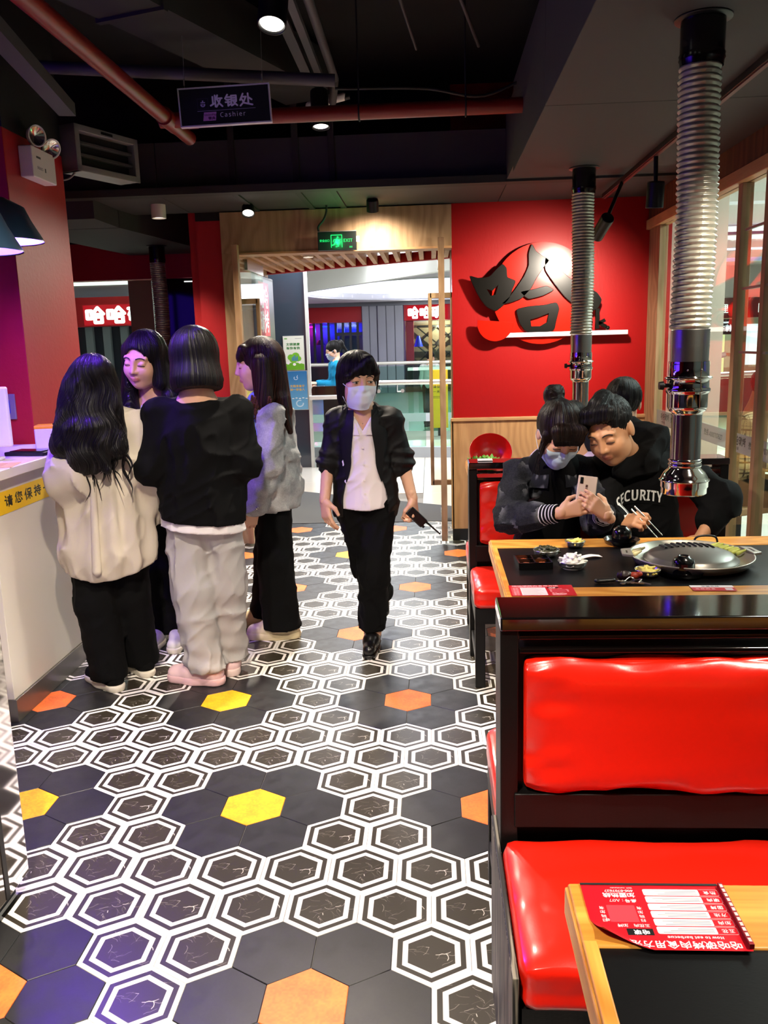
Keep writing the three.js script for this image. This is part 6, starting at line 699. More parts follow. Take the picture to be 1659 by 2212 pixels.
{ // seated woman with a mask and a phone
  const f = norm3([0.1, 0, 1]);
  const J = { fwd: f, head: [0.538, 1.125, -3.63], face: [0.16, -0.6, 0.8], up: [0.12, 1, 0.3], neck: [0.53, 1.03, -3.73], shR: [0.37, 0.945, -3.75], shL: [0.67, 0.945, -3.75], elR: [0.325, 0.775, -3.56], elL: [0.69, 0.775, -3.52], wrR: [0.515, 0.835, -3.37], wrL: [0.69, 0.825, -3.36], hipR: [0.44, 0.545, -3.82], hipL: [0.6, 0.545, -3.82], knR: [0.43, 0.53, -3.42], knL: [0.62, 0.53, -3.42], anR: [0.43, 0.08, -3.4], anL: [0.62, 0.08, -3.4], toeR: [0.43, 0.035, -3.28], toeL: [0.62, 0.035, -3.28], hands: [[[0.515, 0.835, -3.37], [0.86, 0.28, 0.12], [-0.05, 0.2, 1], -1, [0.3, 0.28, 0.3, 0.35, 0.3], { s: 0.86, spread: 0.03 }], [[0.69, 0.825, -3.36], [-0.62, 0.55, 0.12], [0.15, 0.15, 1], 1, [0.35, 0.35, 0.4, 0.45, 0.3], { s: 0.84, spread: 0.03 }]] };
  const a = person('seated woman with a bun, blue face mask and dark denim jacket, holding a phone', J, { root: [0.52, 0, -3.62], hs: 1.1, mask: M3.maskBlue });
  a.wear('jeans', legs(J, [0.1, 0.085, 0.07]), cloth(0x3a4566), { mod: mods(folds(0.006, 14, 8, 3), endCut(0.08)), k: 0.03 }); shoe(a, 'shoe', J.anR, J.toeR, { mat: K.black }); shoe(a, 'shoe', J.anL, J.toeL, { mat: K.black });
  a.wear('tee', [cap([0.53, 0.95, -3.73], [0.52, 0.62, -3.78], 0.12, 0.135, { flat: 0.8, n: f }), cap([0.53, 1.0, -3.72], [0.53, 0.93, -3.72], 0.055, 0.08)], K.black, {});
  const jk = a.wear('denim_jacket', [cap([0.52, 0.9, -3.76], [0.52, 0.62, -3.81], 0.135, 0.15, { flat: 0.8, n: f }), cap(J.shR, J.shL, 0.055), ...chain([J.shR, J.elR, mix3(J.elR, J.wrR, 0.52)], [0.06, 0.064, 0.054]), ...chain([J.shL, J.elL, mix3(J.elL, J.wrL, 0.45)], [0.06, 0.064, 0.054])], K.denimFade, { cell: 0.008, uv: 3, mod: mods(folds(0.009, 16, 14, 51), (d, x, y, z) => Math.max(d, 0.56 - y, z > -3.72 && y > 0.75 && Math.abs(x - 0.53) < 0.1 ? 0.06 + (0.95 - y) * 0.02 - Math.abs(x - 0.535) : -1, -(Math.hypot(x - 0.53, y - 1.06, z + 3.69) - 0.062))) });
  const JF = field([cap([0.52, 0.9, -3.76], [0.52, 0.62, -3.81], 0.135, 0.15, { flat: 0.8, n: f }), cap(J.shR, J.shL, 0.055), cap([0.53, 1.0, -3.73], [0.53, 0.93, -3.73], 0.06, 0.09)], 0.03); for (const q of [1, -1]) a.add('jacket_collar', patch(JF, grid(6, 7, (u, v) => [0.533 + q * ((q > 0 ? u : 1 - u) * (0.05 + 0.03 * v) + 0.03 + 0.01 * v), 0.99 - 0.1 * v]), -3.5, 0.006, 0.007), K.denimFade, null, jk);
  for (const s of ['R', 'L']) a.wear('striped_cuff', [cap(mix3(J['el' + s], J['wr' + s], 0.4), mix3(J['el' + s], J['wr' + s], 0.94), 0.05, 0.036, { cut: 1 })], K.stripes, { cell: 0.006, uv: 16, axis: [J['el' + s], J['wr' + s]], mod: folds(0.003, 22, 16, 9) });
  const hr = hairMat([0.07, 0.045, 0.035], [0.17, 0.11, 0.09], 11); hairOn(a, [ell([0, 0.035, -0.018], [0.087, 0.094, 0.106]), cap([-0.045, 0.075, 0.072], [0.045, 0.075, 0.072], 0.026), cap([-0.05, 0.05, 0.09], [0.05, 0.05, 0.09], 0.014), cap([-0.048, 0.03, 0.094], [0.05, 0.032, 0.094], 0.008), cap([-0.074, 0.03, 0.045], [-0.068, -0.09, 0.055], 0.014, 0.005), cap([0.074, 0.03, 0.045], [0.07, -0.06, 0.055], 0.013, 0.004)], [ball([0.522, 1.282, -3.68], 0.044), ball([0.513, 1.3, -3.67], 0.03), ball([0.54, 1.3, -3.69], 0.03)], hr, { cut: (x, y, z) => (z > 0.03 ? -(Math.hypot(x / 0.063, (y + 0.06) / 0.084) - 1) * 0.05 : -1), freq: 20, amp: 0.003, k: 0.014 });
  a.add('scrunchie', new THREE.TorusGeometry(0.032, 0.009, 8, 24).rotateX(1.3).translate(0.53, 1.243, -3.67), M.cream, 'pale hair tie'); const r = rng(8), S = []; for (let k = 0; k < 8; k++) { const p = a.F.at([-0.075, 0.02, 0.02 + r() * 0.03]); S.push([p, add3(p, [-0.025 * r() - 0.01, -0.08, 0.02]), add3(p, [-0.05 * r() - 0.02, -0.17, 0.04])]); } a.add('hair_strands', strands(S, 0.002), hr);
  const ph = thing('mobile_phone', 'phone in a pale case with small stickers, held in both hands', 'phone', [0.612, 0.905, -3.382]); ph.rotation.set(-0.3, -0.05, -0.16);
  part('case', rb(0.076, 0.152, 0.009, 0.004, 0, 0, 0, 3), std(0xd9c4b4, 0.4), ph, 'pale pink case'); part('camera_bump', rb(0.012, 0.026, 0.004, 0.002, -0.024, 0.055, 0.006), M2.housing, ph); part('screen', bx(-0.034, 0.034, -0.07, 0.07, -0.006, -0.0045), glow(0xbfd4ff, 0.6), ph); const sr = rng(3); for (let k = 0; k < 7; k++) part('sticker', rb(0.009, 0.011, 0.0012, 0.0005, -0.026 + sr() * 0.05, -0.05 + k * 0.014, 0.005, 1), std(0x5a3a30, 0.5), ph);
}
{ // seated man in a hoodie
  const f = norm3([-0.12, 0, 1]);
  const J = { fwd: f, head: [0.748, 1.135, -3.6], face: [-0.5, -0.42, 0.78], up: [-0.3, 1, 0.1], neck: [0.845, 1.02, -3.73], shR: [0.77, 0.945, -3.74], shL: [1.075, 0.95, -3.8], elR: [0.73, 0.76, -3.58], elL: [1.275, 0.8, -3.74], wrR: [0.78, 0.775, -3.42], wrL: [1.14, 0.655, -3.62], hipR: [0.87, 0.545, -3.84], hipL: [1.05, 0.545, -3.84], knR: [0.86, 0.53, -3.42], knL: [1.1, 0.53, -3.42], anR: [0.86, 0.08, -3.4], anL: [1.1, 0.08, -3.4], toeR: [0.86, 0.035, -3.27], toeL: [1.1, 0.035, -3.27], hands: [[[0.775, 0.775, -3.42], [0.35, 0.35, 0.7], [-0.5, 0.65, 0.45], -1, [1.1, 1.15, 1.2, 1.2, 0.7], { s: 0.95 }], [[1.14, 0.655, -3.62], [-0.5, -0.5, 0.4], [0.3, 0.4, 0.8], 1, [0.4, 0.4, 0.4, 0.4, 0.3]]] };
  const a = person('seated young man in a black hooded sweatshirt with white lettering, holding chopsticks', J, { root: [0.95, 0, -3.62], hs: 1.16, skin: SKIN2 });
  a.wear('trousers', legs(J, [0.105, 0.09, 0.075]), K.blackPants, { mod: mods(folds(0.006, 14, 8, 3), endCut(0.08)), k: 0.03 }); shoe(a, 'shoe', J.anR, J.toeR, { mat: K.black }); shoe(a, 'shoe', J.anL, J.toeL, { mat: K.black });
  const HP = [cap([0.9, 0.9, -3.78], [0.95, 0.62, -3.83], 0.165, 0.18, { flat: 0.8, n: f }), cap(J.shR, J.shL, 0.068), ...chain([J.shR, J.elR, mix3(J.elR, J.wrR, 0.85)], [0.07, 0.066, 0.05]), ...chain([J.shL, J.elL, mix3(J.elL, J.wrL, 0.5)], [0.07, 0.078, 0.06])], hm = mods(folds(0.011, 13, 10, 61), (d, x, y, z) => Math.max(d, 0.57 - y, -(Math.hypot(x - 0.835, y - 1.04, z + 3.67) - 0.06)));
  const hd = a.wear('hoodie', HP, K.sweat, { cell: 0.009, mod: hm }); a.wear('hood', [...chain([[0.8, 0.95, -3.64], [0.92, 1.0, -3.67], [0.98, 1.07, -3.78], [0.9, 1.09, -3.86], [0.78, 1.05, -3.84]], [0.028, 0.05, 0.062, 0.062, 0.05]), cap([0.93, 1.06, -3.82], [0.95, 0.97, -3.9], 0.07, 0.08)], K.sweat, { cell: 0.009, mod: folds(0.012, 12, 10, 66), parent: hd });
  // printed word lying on the chest
  const HF = field(HP, 0.04, hm), txt = canvas(512, 160, (g) => { g.fillStyle = '#060607'; g.fillRect(0, 0, 512, 160); g.fillStyle = '#dcdcd8'; g.font = 'bold 118px sans-serif'; g.save(); g.scale(0.8, 1.12); g.fillText('SECURITY', 20, 118); g.restore(); });
  const NX = 30, NY = 10, P = [], U = [], I = []; for (let j = 0; j <= NY; j++) for (let i = 0; i <= NX; i++) { const x = 0.762 + 0.262 * i / NX, y = 0.893 - 0.08 * (1 - j / NY) - 0.03 * Math.pow(i / NX * 2 - 1, 2); let z = -3.4; for (let q = 0; q < 90; q++) { const d = HF(x, y, z); if (d < 0.0025) break; z -= d * 0.6; } P.push(x, y, z); U.push(i / NX, j / NY); } for (let j = 0; j < NY; j++) for (let i = 0; i < NX; i++) { const q = j * (NX + 1) + i; I.push(q, q + 1, q + NX + 1, q + 1, q + NX + 2, q + NX + 1); }
  const pg = new THREE.BufferGeometry(); pg.setAttribute('position', new THREE.Float32BufferAttribute(P, 3)); pg.setAttribute('uv', new THREE.Float32BufferAttribute(U, 2)); pg.setIndex(I); pg.computeVertexNormals(); a.add('printed_word', pg, phys(0xffffff, 0.9, { map: txt, specularIntensity: 0.3 }), 'white printed lettering', hd);
  hairOn(a, [ell([0, 0.042, -0.018], [0.079, 0.088, 0.1]), cap([-0.035, 0.105, 0.055], [0.045, 0.105, 0.055], 0.026), cap([-0.045, 0.085, 0.078], [0.05, 0.088, 0.075], 0.013), cap([0.0, 0.115, 0.02], [0.0, 0.115, -0.03], 0.036)], [], M3.hair, { cut: (x, y, z) => Math.max(z > 0.02 ? -(Math.hypot(x / 0.072, (y + 0.05) / 0.122) - 1) * 0.05 : -1, -0.035 - 0.3 * z - y * 1.0 - (z < -0.02 ? 0.05 : 0)), freq: 26, amp: 0.006, k: 0.014 });
  for (const [k, q] of [[0, [0.885, 0.735, -3.3]], [1, [0.9, 0.75, -3.31]]]) tag(part(numbered('chopstick'), bar([0.79 + k * 0.012, 0.845 + k * 0.012, -3.37], q, 0.0035, 8, 0.002), M.steel, scene), k ? 'upper of the two metal chopsticks in the seated man\'s hand' : 'lower of the two metal chopsticks in the seated man\'s hand', 'chopstick');
}
// farther people: a standing or seated figure in its own frame, turned and placed
function simple(label, o) {
  const c = Math.cos(o.turn ?? 0), s = Math.sin(o.turn ?? 0), k = (o.h ?? 1.62) / 1.62, W3 = (p) => [o.at[0] + (p[0] * c + p[2] * s) * k, o.at[1] + p[1] * k, o.at[2] + (-p[0] * s + p[2] * c) * k], D3 = (p) => [p[0] * c + p[2] * s, p[1], -p[0] * s + p[2] * c], dy = o.seat ? -0.33 : 0;
  const q = { head: [0, 1.5 + dy, 0.02 + (o.lean ?? 0)], neck: [0, 1.37 + dy, -0.01 + (o.lean ?? 0) * 0.7], shL: [0.17, 1.29 + dy, (o.lean ?? 0) * 0.6], shR: [-0.17, 1.29 + dy, (o.lean ?? 0) * 0.6], elL: [0.21, 1.04 + dy, 0.02], elR: [-0.21, 1.04 + dy, 0.02], wrL: o.hold ? [0.08, 1.06 + dy, 0.26] : [0.2, 0.82 + dy, 0.08], wrR: o.hold ? [-0.08, 1.06 + dy, 0.26] : [-0.2, 0.82 + dy, 0.08], hipL: [0.085, 0.86 + dy, 0], hipR: [-0.085, 0.86 + dy, 0], knL: o.seat ? [0.1, 0.52, 0.4] : [0.09, 0.46, 0.02], knR: o.seat ? [-0.1, 0.52, 0.4] : [-0.09, 0.46, 0.02], anL: o.seat ? [0.1, 0.08, 0.4] : [0.09, 0.08, -0.01], anR: o.seat ? [-0.1, 0.08, 0.4] : [-0.09, 0.08, -0.01], toeL: o.seat ? [0.1, 0.03, 0.53] : [0.1, 0.03, 0.13], toeR: o.seat ? [-0.1, 0.03, 0.53] : [-0.1, 0.03, 0.13] };
  const J = Object.fromEntries(Object.entries(q).map(([n, p]) => [n, W3(p)])); J.fwd = D3([0, 0, 1]); J.face = D3(o.look ?? [0, -0.15, 1]);
  J.hands = [[J.wrL, D3(o.hold ? [-0.3, 0.2, 0.9] : [0, -1, 0.1]), D3(o.hold ? [0.3, 1, 0] : [1, 0, 0]), o.hold ? -1 : 1, [0.5, 0.5, 0.5, 0.5, 0.3]], [J.wrR, D3(o.hold ? [0.3, 0.2, 0.9] : [0, -1, 0.1]), D3(o.hold ? [-0.3, 1, 0] : [-1, 0, 0]), o.hold ? 1 : -1, [0.5, 0.5, 0.5, 0.5, 0.3]]];
  const a = person(label, J, { root: o.at, hs: 1.05 * k, bodyCell: 0.017, mask: o.mask, skin: o.skin, face: o.face }), n = { flat: 0.72, n: J.fwd }, cell = 0.013;
  a.wear('trousers', legs(J, [0.1 * k, 0.085 * k, 0.07 * k]), o.pants ?? K.blackPants, { cell, mod: endCut(o.at[1] + 0.08), k: 0.03 }); shoe(a, 'shoe', J.anL, J.toeL, { mat: o.shoes ?? K.black, y: o.at[1] }); shoe(a, 'shoe', J.anR, J.toeR, { mat: o.shoes ?? K.black, y: o.at[1] });
  a.wear('top', [cap(mix3(J.neck, mix3(J.hipL, J.hipR, 0.5), 0.3), add3(mix3(J.hipL, J.hipR, 0.5), [0, 0.05, 0]), 0.14 * k, 0.15 * k, n), cap(J.shL, J.shR, 0.068 * k), cap(J.neck, mix3(J.neck, mix3(J.shL, J.shR, 0.5), 0.8), 0.055 * k, 0.07 * k), ...chain([J.shL, J.elL, mix3(J.elL, J.wrL, 0.85)], [0.07, 0.066, 0.05].map((r) => r * k)), ...chain([J.shR, J.elR, mix3(J.elR, J.wrR, 0.85)], [0.07, 0.066, 0.05].map((r) => r * k))], o.top, { cell, mod: folds(0.008, 10, 8, 3), uv: o.uv ?? 2 });
  hairOn(a, [ell([0, 0.036, -0.016], [0.086, 0.093, 0.104]), ...(o.hair ?? [])], [], o.hairMat ?? M3.hair, { cell: 0.008, cut: o.cut ?? ((x, y, z) => Math.max(z > 0.02 ? -(Math.hypot(x / 0.066, (y + 0.055) / 0.11) - 1) * 0.05 : -1, o.longHair ? -1 : -0.05 - y - (z < -0.01 ? 0.04 : 0))), freq: 18, amp: 0.004 });
  return a;
}
simple('person in a pale lilac top behind the couple, seen from behind between their heads', { at: [0.72, 0, -4.4], h: 1.5, seat: 1, turn: Math.PI, top: cloth(0xc6b4e0), face: false, longHair: 1, lean: 0.02 });
simple('dark haired person behind the seated man, only the top of the head showing', { at: [0.98, 0, -4.42], h: 1.64, seat: 1, turn: Math.PI - 0.2, top: K.navy, face: false });
simple('man in a plaid shirt sitting outside the glass front, looking down', { at: [1.98, 0, -5.55], h: 1.62, seat: 1, turn: 1.15, top: K.plaid, uv: 5, look: [0, -0.5, 0.86], skin: SKIN2, hold: 1, lean: 0.12, hairMat: M3.hairBrown });
simple('man in a pale shirt standing far outside the right-hand window, reading something', { at: [5.95, 0, -18.6], h: 1.66, turn: 1.2, top: cloth(0xcfc8c0), pants: cloth(0x555a60), look: [0, -0.5, 0.86], hold: 1, skin: SKIN2 });
{ const a = simple('woman in a blue jacket and mask behind the podium, facing left', { at: [-1.24, 0, -11.15], h: 1.56, turn: -1.35, top: cloth(0x1a7fa8), look: [0, -0.3, 0.95], hold: 1, mask: M3.mask, hair: [ball([0, 0.06, -0.11], 0.045), cap([0, 0.05, -0.12], [0, -0.06, -0.16], 0.03, 0.014)] }); a.add('note_sheets', box(0.2, 0.006, 0.14, -1.55, 1.03, -11.05), M.white); }
simple('dark haired person in a white top across the void, near the yellow board', { at: [-0.02, -0.3, -18.2], h: 1.62, turn: 2.6, top: K.tee, face: false, longHair: 1 });
{ const t = thing('bench_seat', 'low stool the man in plaid sits on outside the glass', 'stool', [1.98, 0, -5.55], 0.4); part('seat', rb(0.4, 0.05, 0.4, 0.012, 0, 0.42, 0), M.oakGrey, t); for (const [x, z] of [[-1, -1], [-1, 1], [1, -1], [1, 1]]) part('leg', box(0.035, 0.4, 0.035, x * 0.16, 0.2, z * 0.16), M.blackWood, t); }


// ---------- things on the tables ----------
const TY = 0.7475;                                               // upper face of the stone insets
{
  const dishM = std(0xb8b5ae, 0.25, 0.9), blackware = phys(0x0b0b0c, 0.18, { clearcoat: 0.4 }), put = (x, z) => [x, TY, -z];
  // grill pan with a slotted dome
  const g = thing('grill_pan', 'round metal barbecue pan with a slotted dome, on the couple\'s table', 'grill pan', put(0.885, 2.89)), cast = std(0x6c6963, 0.34, 0.6), rim = std(0xb4afa2, 0.36, 0.65);
  part('pan', lathe([[0, 0.004], [0.15, 0.004], [0.185, 0.014], [0.2, 0.034], [0.206, 0.036], [0.206, 0.031], [0.19, 0.008], [0.155, 0], [0, 0]], 64), rim, g);
  const slots = []; const dome = (r) => 0.018 + 0.034 * Math.sqrt(Math.max(0, 1 - (r / 0.15) ** 2));
  part('dome', (() => { const a = []; for (let i = 0; i <= 20; i++) { const r = 0.15 * (i / 20); a.push([r, dome(r) + 0.004]); } a.push([0.158, 0.02], [0.158, 0.015]); return lathe(a.reverse(), 64); })(), cast, g, 'convex grilling dome');
  for (let k = -4; k <= 4; k++) for (const [z0, z1] of [[-0.1, -0.015]]) { const x = k * 0.02, n = 8, pts = []; for (let i = 0; i <= n; i++) { const z = z0 + (z1 - z0) * i / n, r = Math.hypot(x, z); pts.push([x, dome(r) + 0.0046, z]); } part('slot', tube(pts, 0.0046, 14, 6), M.black, g); }
  for (const a of [0.12, Math.PI - 0.12]) part('handle', at(extr(shapeOf([[-0.05, 0], [0.05, 0], [0.035, 0.032], [-0.035, 0.032]], [[[-0.025, 0.012], [0.025, 0.012], [0.02, 0.022], [-0.02, 0.022]]]), 0.006, 0.002), 0, 0, 0, 0, -Math.PI / 2).translate(0, 0.032, -0.198).rotateY(a - Math.PI / 2), rim, g);
  const r = rng(31), veg = std(0xb9c25a, 0.5), onion = std(0xd9cf9a, 0.45);
  for (const [a0, n, m, name, lab] of [[0.15, 9, veg, 'cabbage', 'cabbage'], [2.6, 5, onion, 'onion', 'onion']]) for (let k = 0; k < n; k++) { const a = a0 + k * 0.085, rr = 0.17 + r() * 0.016, x = rr * Math.cos(a), z = -rr * Math.sin(a), sh = solid([cap([x - 0.012, 0.026, z], [x + 0.012, 0.034 + r() * 0.006, z + (r() - 0.5) * 0.02], 0.008, 0.004)], 0.004, 0.004); const o = part(numbered(name + '_piece'), sh, m, scene); o.position.set(0.885, TY, -2.89); tag(o, n > 6 ? 'cut green cabbage leaf in the moat of the grill pan' : 'pale onion slice in the moat of the grill pan, at its left', lab, n > 6 ? 'cabbage leaves in the grill pan' : 'onion slices in the grill pan'); }
  // small dishes
  const dish = (label, x, z, rr, fill, fillName, lab, extra) => { const t = thing('side_dish', label, 'dish', put(x, z)); part('bowl', lathe([[0, 0.002], [rr * 0.7, 0.002], [rr * 0.95, 0.014], [rr, 0.024], [rr + 0.002, 0.0255], [rr + 0.002, 0.022], [rr * 0.96, 0.01], [rr * 0.72, 0], [0, 0]], 40), dishM, t, 'small metal bowl'); if (fill) part(fillName, fill, extra, t, lab); return t; };
  const mound = (rr, h, seed, n = 26) => { const q = rng(seed), P = []; for (let k = 0; k < n; k++) { const a = q() * 6.28, d = Math.sqrt(q()) * rr, y = 0.012 + h * (1 - (d / rr) ** 2), b = q() * 6.28; P.push(cap([d * Math.cos(a), y, d * Math.sin(a)], [d * Math.cos(a) + 0.016 * Math.cos(b), y + 0.003, d * Math.sin(a) + 0.016 * Math.sin(b)], 0.0042, 0.0035)); } P.push(ell([0, 0.01, 0], [rr * 0.9, h * 0.9, rr * 0.9])); return solid(P, 0.0028, 0.004); };
  dish('metal bowl heaped with white shredded radish, beside the black spice tray', 0.475, 2.855, 0.048, mound(0.042, 0.034, 3, 60), 'shredded_radish', 'white shreds', std(0xe9e6df, 0.6));
  dish('metal bowl of dark green seaweed salad, behind the radish bowl', 0.408, 3.02, 0.045, mound(0.04, 0.02, 5, 50), 'seaweed', 'dark seaweed', std(0x2a2a12, 0.35));
  dish('small metal bowl with yellow mash, at the far edge by the masked woman', 0.533, 3.15, 0.036, mound(0.025, 0.016, 7), 'yellow_mash', 'pale yellow mash', std(0xe4d36a, 0.6));
  dish('small metal bowl with yellow mash, nearest the camera, beside the keys', 0.7, 2.735, 0.04, mound(0.03, 0.016, 9), 'yellow_mash', 'pale yellow mash', std(0xe4d36a, 0.6));
  { const t = thing('spice_tray', 'black square tray with four cups of orange and brown spice powder', 'tray', put(0.345, 2.89)); const cells = []; for (let i = 0; i <= 2; i++) cells.push(bx(-0.056 + i * 0.056 - 0.0025, -0.056 + i * 0.056 + 0.0025, 0, 0.024, -0.058, 0.058), bx(-0.058, 0.058, 0, 0.024, -0.056 + i * 0.056 - 0.0025, -0.056 + i * 0.056 + 0.0025)); cells.push(bx(-0.058, 0.058, 0, 0.004, -0.058, 0.058)); part('tray', mrg(cells), blackware, t); const c = [0xc2571a, 0x5a3418, 0xd0641c, 0x8a3c14]; [[-0.028, -0.028], [0.028, -0.028], [0.028, 0.028], [-0.028, 0.028]].forEach(([x, z], k) => part('powder', solid([ell([x, 0.006, z], [0.022, 0.011, 0.021])], 0.003, 0.004, folds(0.0012, 120, 120, k)), std(c[k], 0.95), t)); t.rotation.y = 0.05; }
  const bowlStack = (label, x, z, tilt) => { const t = thing('cup_on_saucer', label, 'cup', put(x, z)); part('saucer', lathe([[0, 0.003], [0.05, 0.003], [0.06, 0.01], [0.066, 0.02], [0.068, 0.02], [0.063, 0.006], [0.052, 0], [0, 0]], 40), blackware, t); part('upturned_cup', lathe([[0.036, 0.004], [0.037, 0.02], [0.036, 0.045], [0.031, 0.058], [0.02, 0.064], [0.018, 0.068], [0.014, 0.068], [0.013, 0.065], [0, 0.065]], 40), blackware, t, 'glossy black cup turned upside down'); return t; };
  bowlStack('black upturned cup on a saucer at the far edge, before the seated man', 0.715, 3.19); bowlStack('black upturned cup on a saucer nearest the camera, before the grill pan', 0.815, 2.735);
  { const t = thing('grill_tongs_rest', 'black folded metal holder standing behind the grill pan', 'holder', put(1.02, 3.16)); part('bar_frame', tube([[-0.045, 0.002, 0], [-0.035, 0.028, 0], [0.035, 0.028, 0], [0.045, 0.002, 0]], 0.004, 24, 8), M2.housing, t); part('base_bar', bar([-0.045, 0.004, 0], [0.045, 0.004, 0], 0.004), M2.housing, t); }
  { const t = thing('paper_slip', 'white folded paper slip lying beside the radish bowl', 'paper', [0.555, TY + 0.002, -2.985], 0.25); part('sheet', (() => { const q = new THREE.BoxGeometry(0.09, 0.001, 0.03, 12, 1, 2), p = q.attributes.position; for (let i = 0; i < p.count; i++) p.setY(i, p.getY(i) + 0.006 * Math.sin((p.getX(i) + 0.045) * 30) ** 2); q.computeVertexNormals(); return q; })(), M.white, t); }
  { const t = thing('key_ring', 'bunch of keys with a small red charm and black car fob', 'keys', [0.6, TY + 0.001, -2.66]); part('car_fob', solid([cap([-0.075, 0.008, 0.005], [-0.03, 0.009, 0.0], 0.013, 0.011, { flat: 0.6, n: [0, 1, 0] })], 0.003, 0.004), M2.housing, t, 'black fob'); part('ring', new THREE.TorusGeometry(0.017, 0.0016, 6, 28).rotateX(1.35).translate(-0.005, 0.006, 0), M.steel, t); part('chain', tube([[0.01, 0.005, 0], [0.03, 0.014, -0.012], [0.045, 0.006, -0.002], [0.06, 0.012, 0.008], [0.05, 0.004, 0.018]], 0.003, 30, 6), M.steel, t); for (const [x, z, a] of [[0.02, 0.012, 0.6], [0.035, 0.022, -0.3], [0.06, 0.02, -0.8], [0.0, 0.02, 1.2]]) part('key', at(mrg([bx(0, 0.03, 0, 0.002, -0.0035, 0.0035), at(cyl(0.009, 0.009, 0.002, 16), -0.006, 0.001, 0)]), x, 0.004, z, a), M.brushed, t); part('red_charm', solid([ell([0.045, 0.014, -0.03], [0.018, 0.012, 0.014]), ell([0.062, 0.02, -0.026], [0.01, 0.009, 0.01])], 0.003, 0.005), std(0xa8341a, 0.5), t, 'red charm'); part('pouch', solid([ell([0.018, 0.014, -0.034], [0.026, 0.016, 0.016])], 0.004, 0.006, folds(0.003, 60, 60, 3)), std(0x2a1512, 0.4), t, 'dark leather pouch'); }
  // menu flyers stuck on the planks; the code square stays blank
  const flyer = canvas(1024, 720, (c) => {
    c.fillStyle = '#c40a1c'; c.fillRect(0, 0, 1024, 720); c.strokeStyle = c.fillStyle = '#ffecec'; hanText(c, '哈哈碳烤肉食用方法', 60, 20, 74, 0.12, 9); c.font = 'bold 38px sans-serif'; c.fillText('How to eat barbecue', 150, 146);
    const rows = ['五花', '加肉', '方法', '国烤', '碳肉', '热食']; rows.forEach((t, k) => { const y = 168 + k * 86; c.fillStyle = '#f3eeee'; c.beginPath(); c.roundRect(176, y, 404, 74, 14); c.fill(); c.strokeStyle = '#ffdede'; c.lineWidth = 3; c.beginPath(); c.roundRect(36, y, 544, 74, 14); c.stroke(); hanText(c, t, 56, y + 18, 38, 0.25, 5); c.fillStyle = '#7c7474'; for (let j = 0; j < 3; j++) c.fillRect(194, y + 14 + j * 18, 350 - (j * 53 + k * 37) % 120, 6); });
    c.fillStyle = '#111'; c.fillRect(610, 150, 180, 70); c.strokeStyle = '#fff'; hanText(c, '哈碳', 640, 160, 46, 0.2, 7); c.strokeStyle = '#ffd6d6'; hanText(c, '五花肉 加烤', 620, 236, 34, 0.1, 4); hanText(c, '扫码号', 800, 300, 36, 0.1, 4); c.fillStyle = '#c93a46'; c.fillRect(680, 290, 200, 190); c.strokeStyle = '#ffd6d6'; for (const x of [634, 900]) [...'扫码加有'].forEach((q, k) => strokeHan(c, q, x, 292 + k * 46, 34, 4)); hanText(c, '桌号', 650, 512, 40, 0.1, 5); c.fillStyle = '#ffd6d6'; c.font = '44px serif'; c.fillText(': A07', 742, 550); hanText(c, '加盟热线', 650, 574, 52, 0.12, 8); c.font = 'bold 36px sans-serif'; c.fillText('400-0707627', 650, 664); c.font = '22px sans-serif'; c.fillText('WiFi  hahatandu', 650, 694);
  }), fm = std(0xffffff, 0.35, 0, { map: flyer });
  const sheet = (w, h, curl) => { const N = 30, M0 = 20, P = [], U = [], I = []; for (let j = 0; j <= M0; j++) for (let i = 0; i <= N; i++) { const u = i / N, v = j / M0, k = curl ? Math.max(0, (1 - u) * 1.1 + v * 0.9 - 1.6) : 0; P.push((u - 0.5) * w + k * 0.028, 0.0012 + k * k * 0.09, (v - 0.5) * h - k * 0.06); U.push(1 - u, v); } for (let j = 0; j < M0; j++) for (let i = 0; i < N; i++) { const q = j * (N + 1) + i; I.push(q, q + N + 1, q + 1, q + 1, q + N + 1, q + N + 2); } const g2 = new THREE.BufferGeometry(); g2.setAttribute('position', new THREE.Float32BufferAttribute(P, 3)); g2.setAttribute('uv', new THREE.Float32BufferAttribute(U, 2)); g2.setIndex(I); g2.computeVertexNormals(); return g2; };
  const f1 = thing('menu_flyer', 'red and white barbecue flyer with a curled corner on the nearest table, upside down', 'flyer', [0.3, 0.751, -1.036], 0.0); part('sheet', sheet(0.196, 0.132, true), fm, f1); part('dark_edge', bx(-0.098, 0.095, 0.0005, 0.002, -0.07, -0.0655), M.black, f1); part('printed_strip', at(bx(0.094, 0.1, 0.001, 0.008, -0.064, 0.062), 0.0, 0, 0), std(0x8a0f16, 0.4), f1); for (let k = 0; k < 12; k++) part('strip_mark', bx(0.095, 0.099, 0.008, 0.0085, -0.06 + k * 0.01, -0.053 + k * 0.01), std(0xe8c0c0, 0.4), f1);
  const f2 = thing('menu_flyer', 'red and white barbecue flyer on the couple\'s table, at its near left corner', 'flyer', [0.335, 0.751, -2.57], 0.0); part('sheet', sheet(0.2, 0.115, false).rotateY(Math.PI).translate(0, 0, 0), fm, f2);
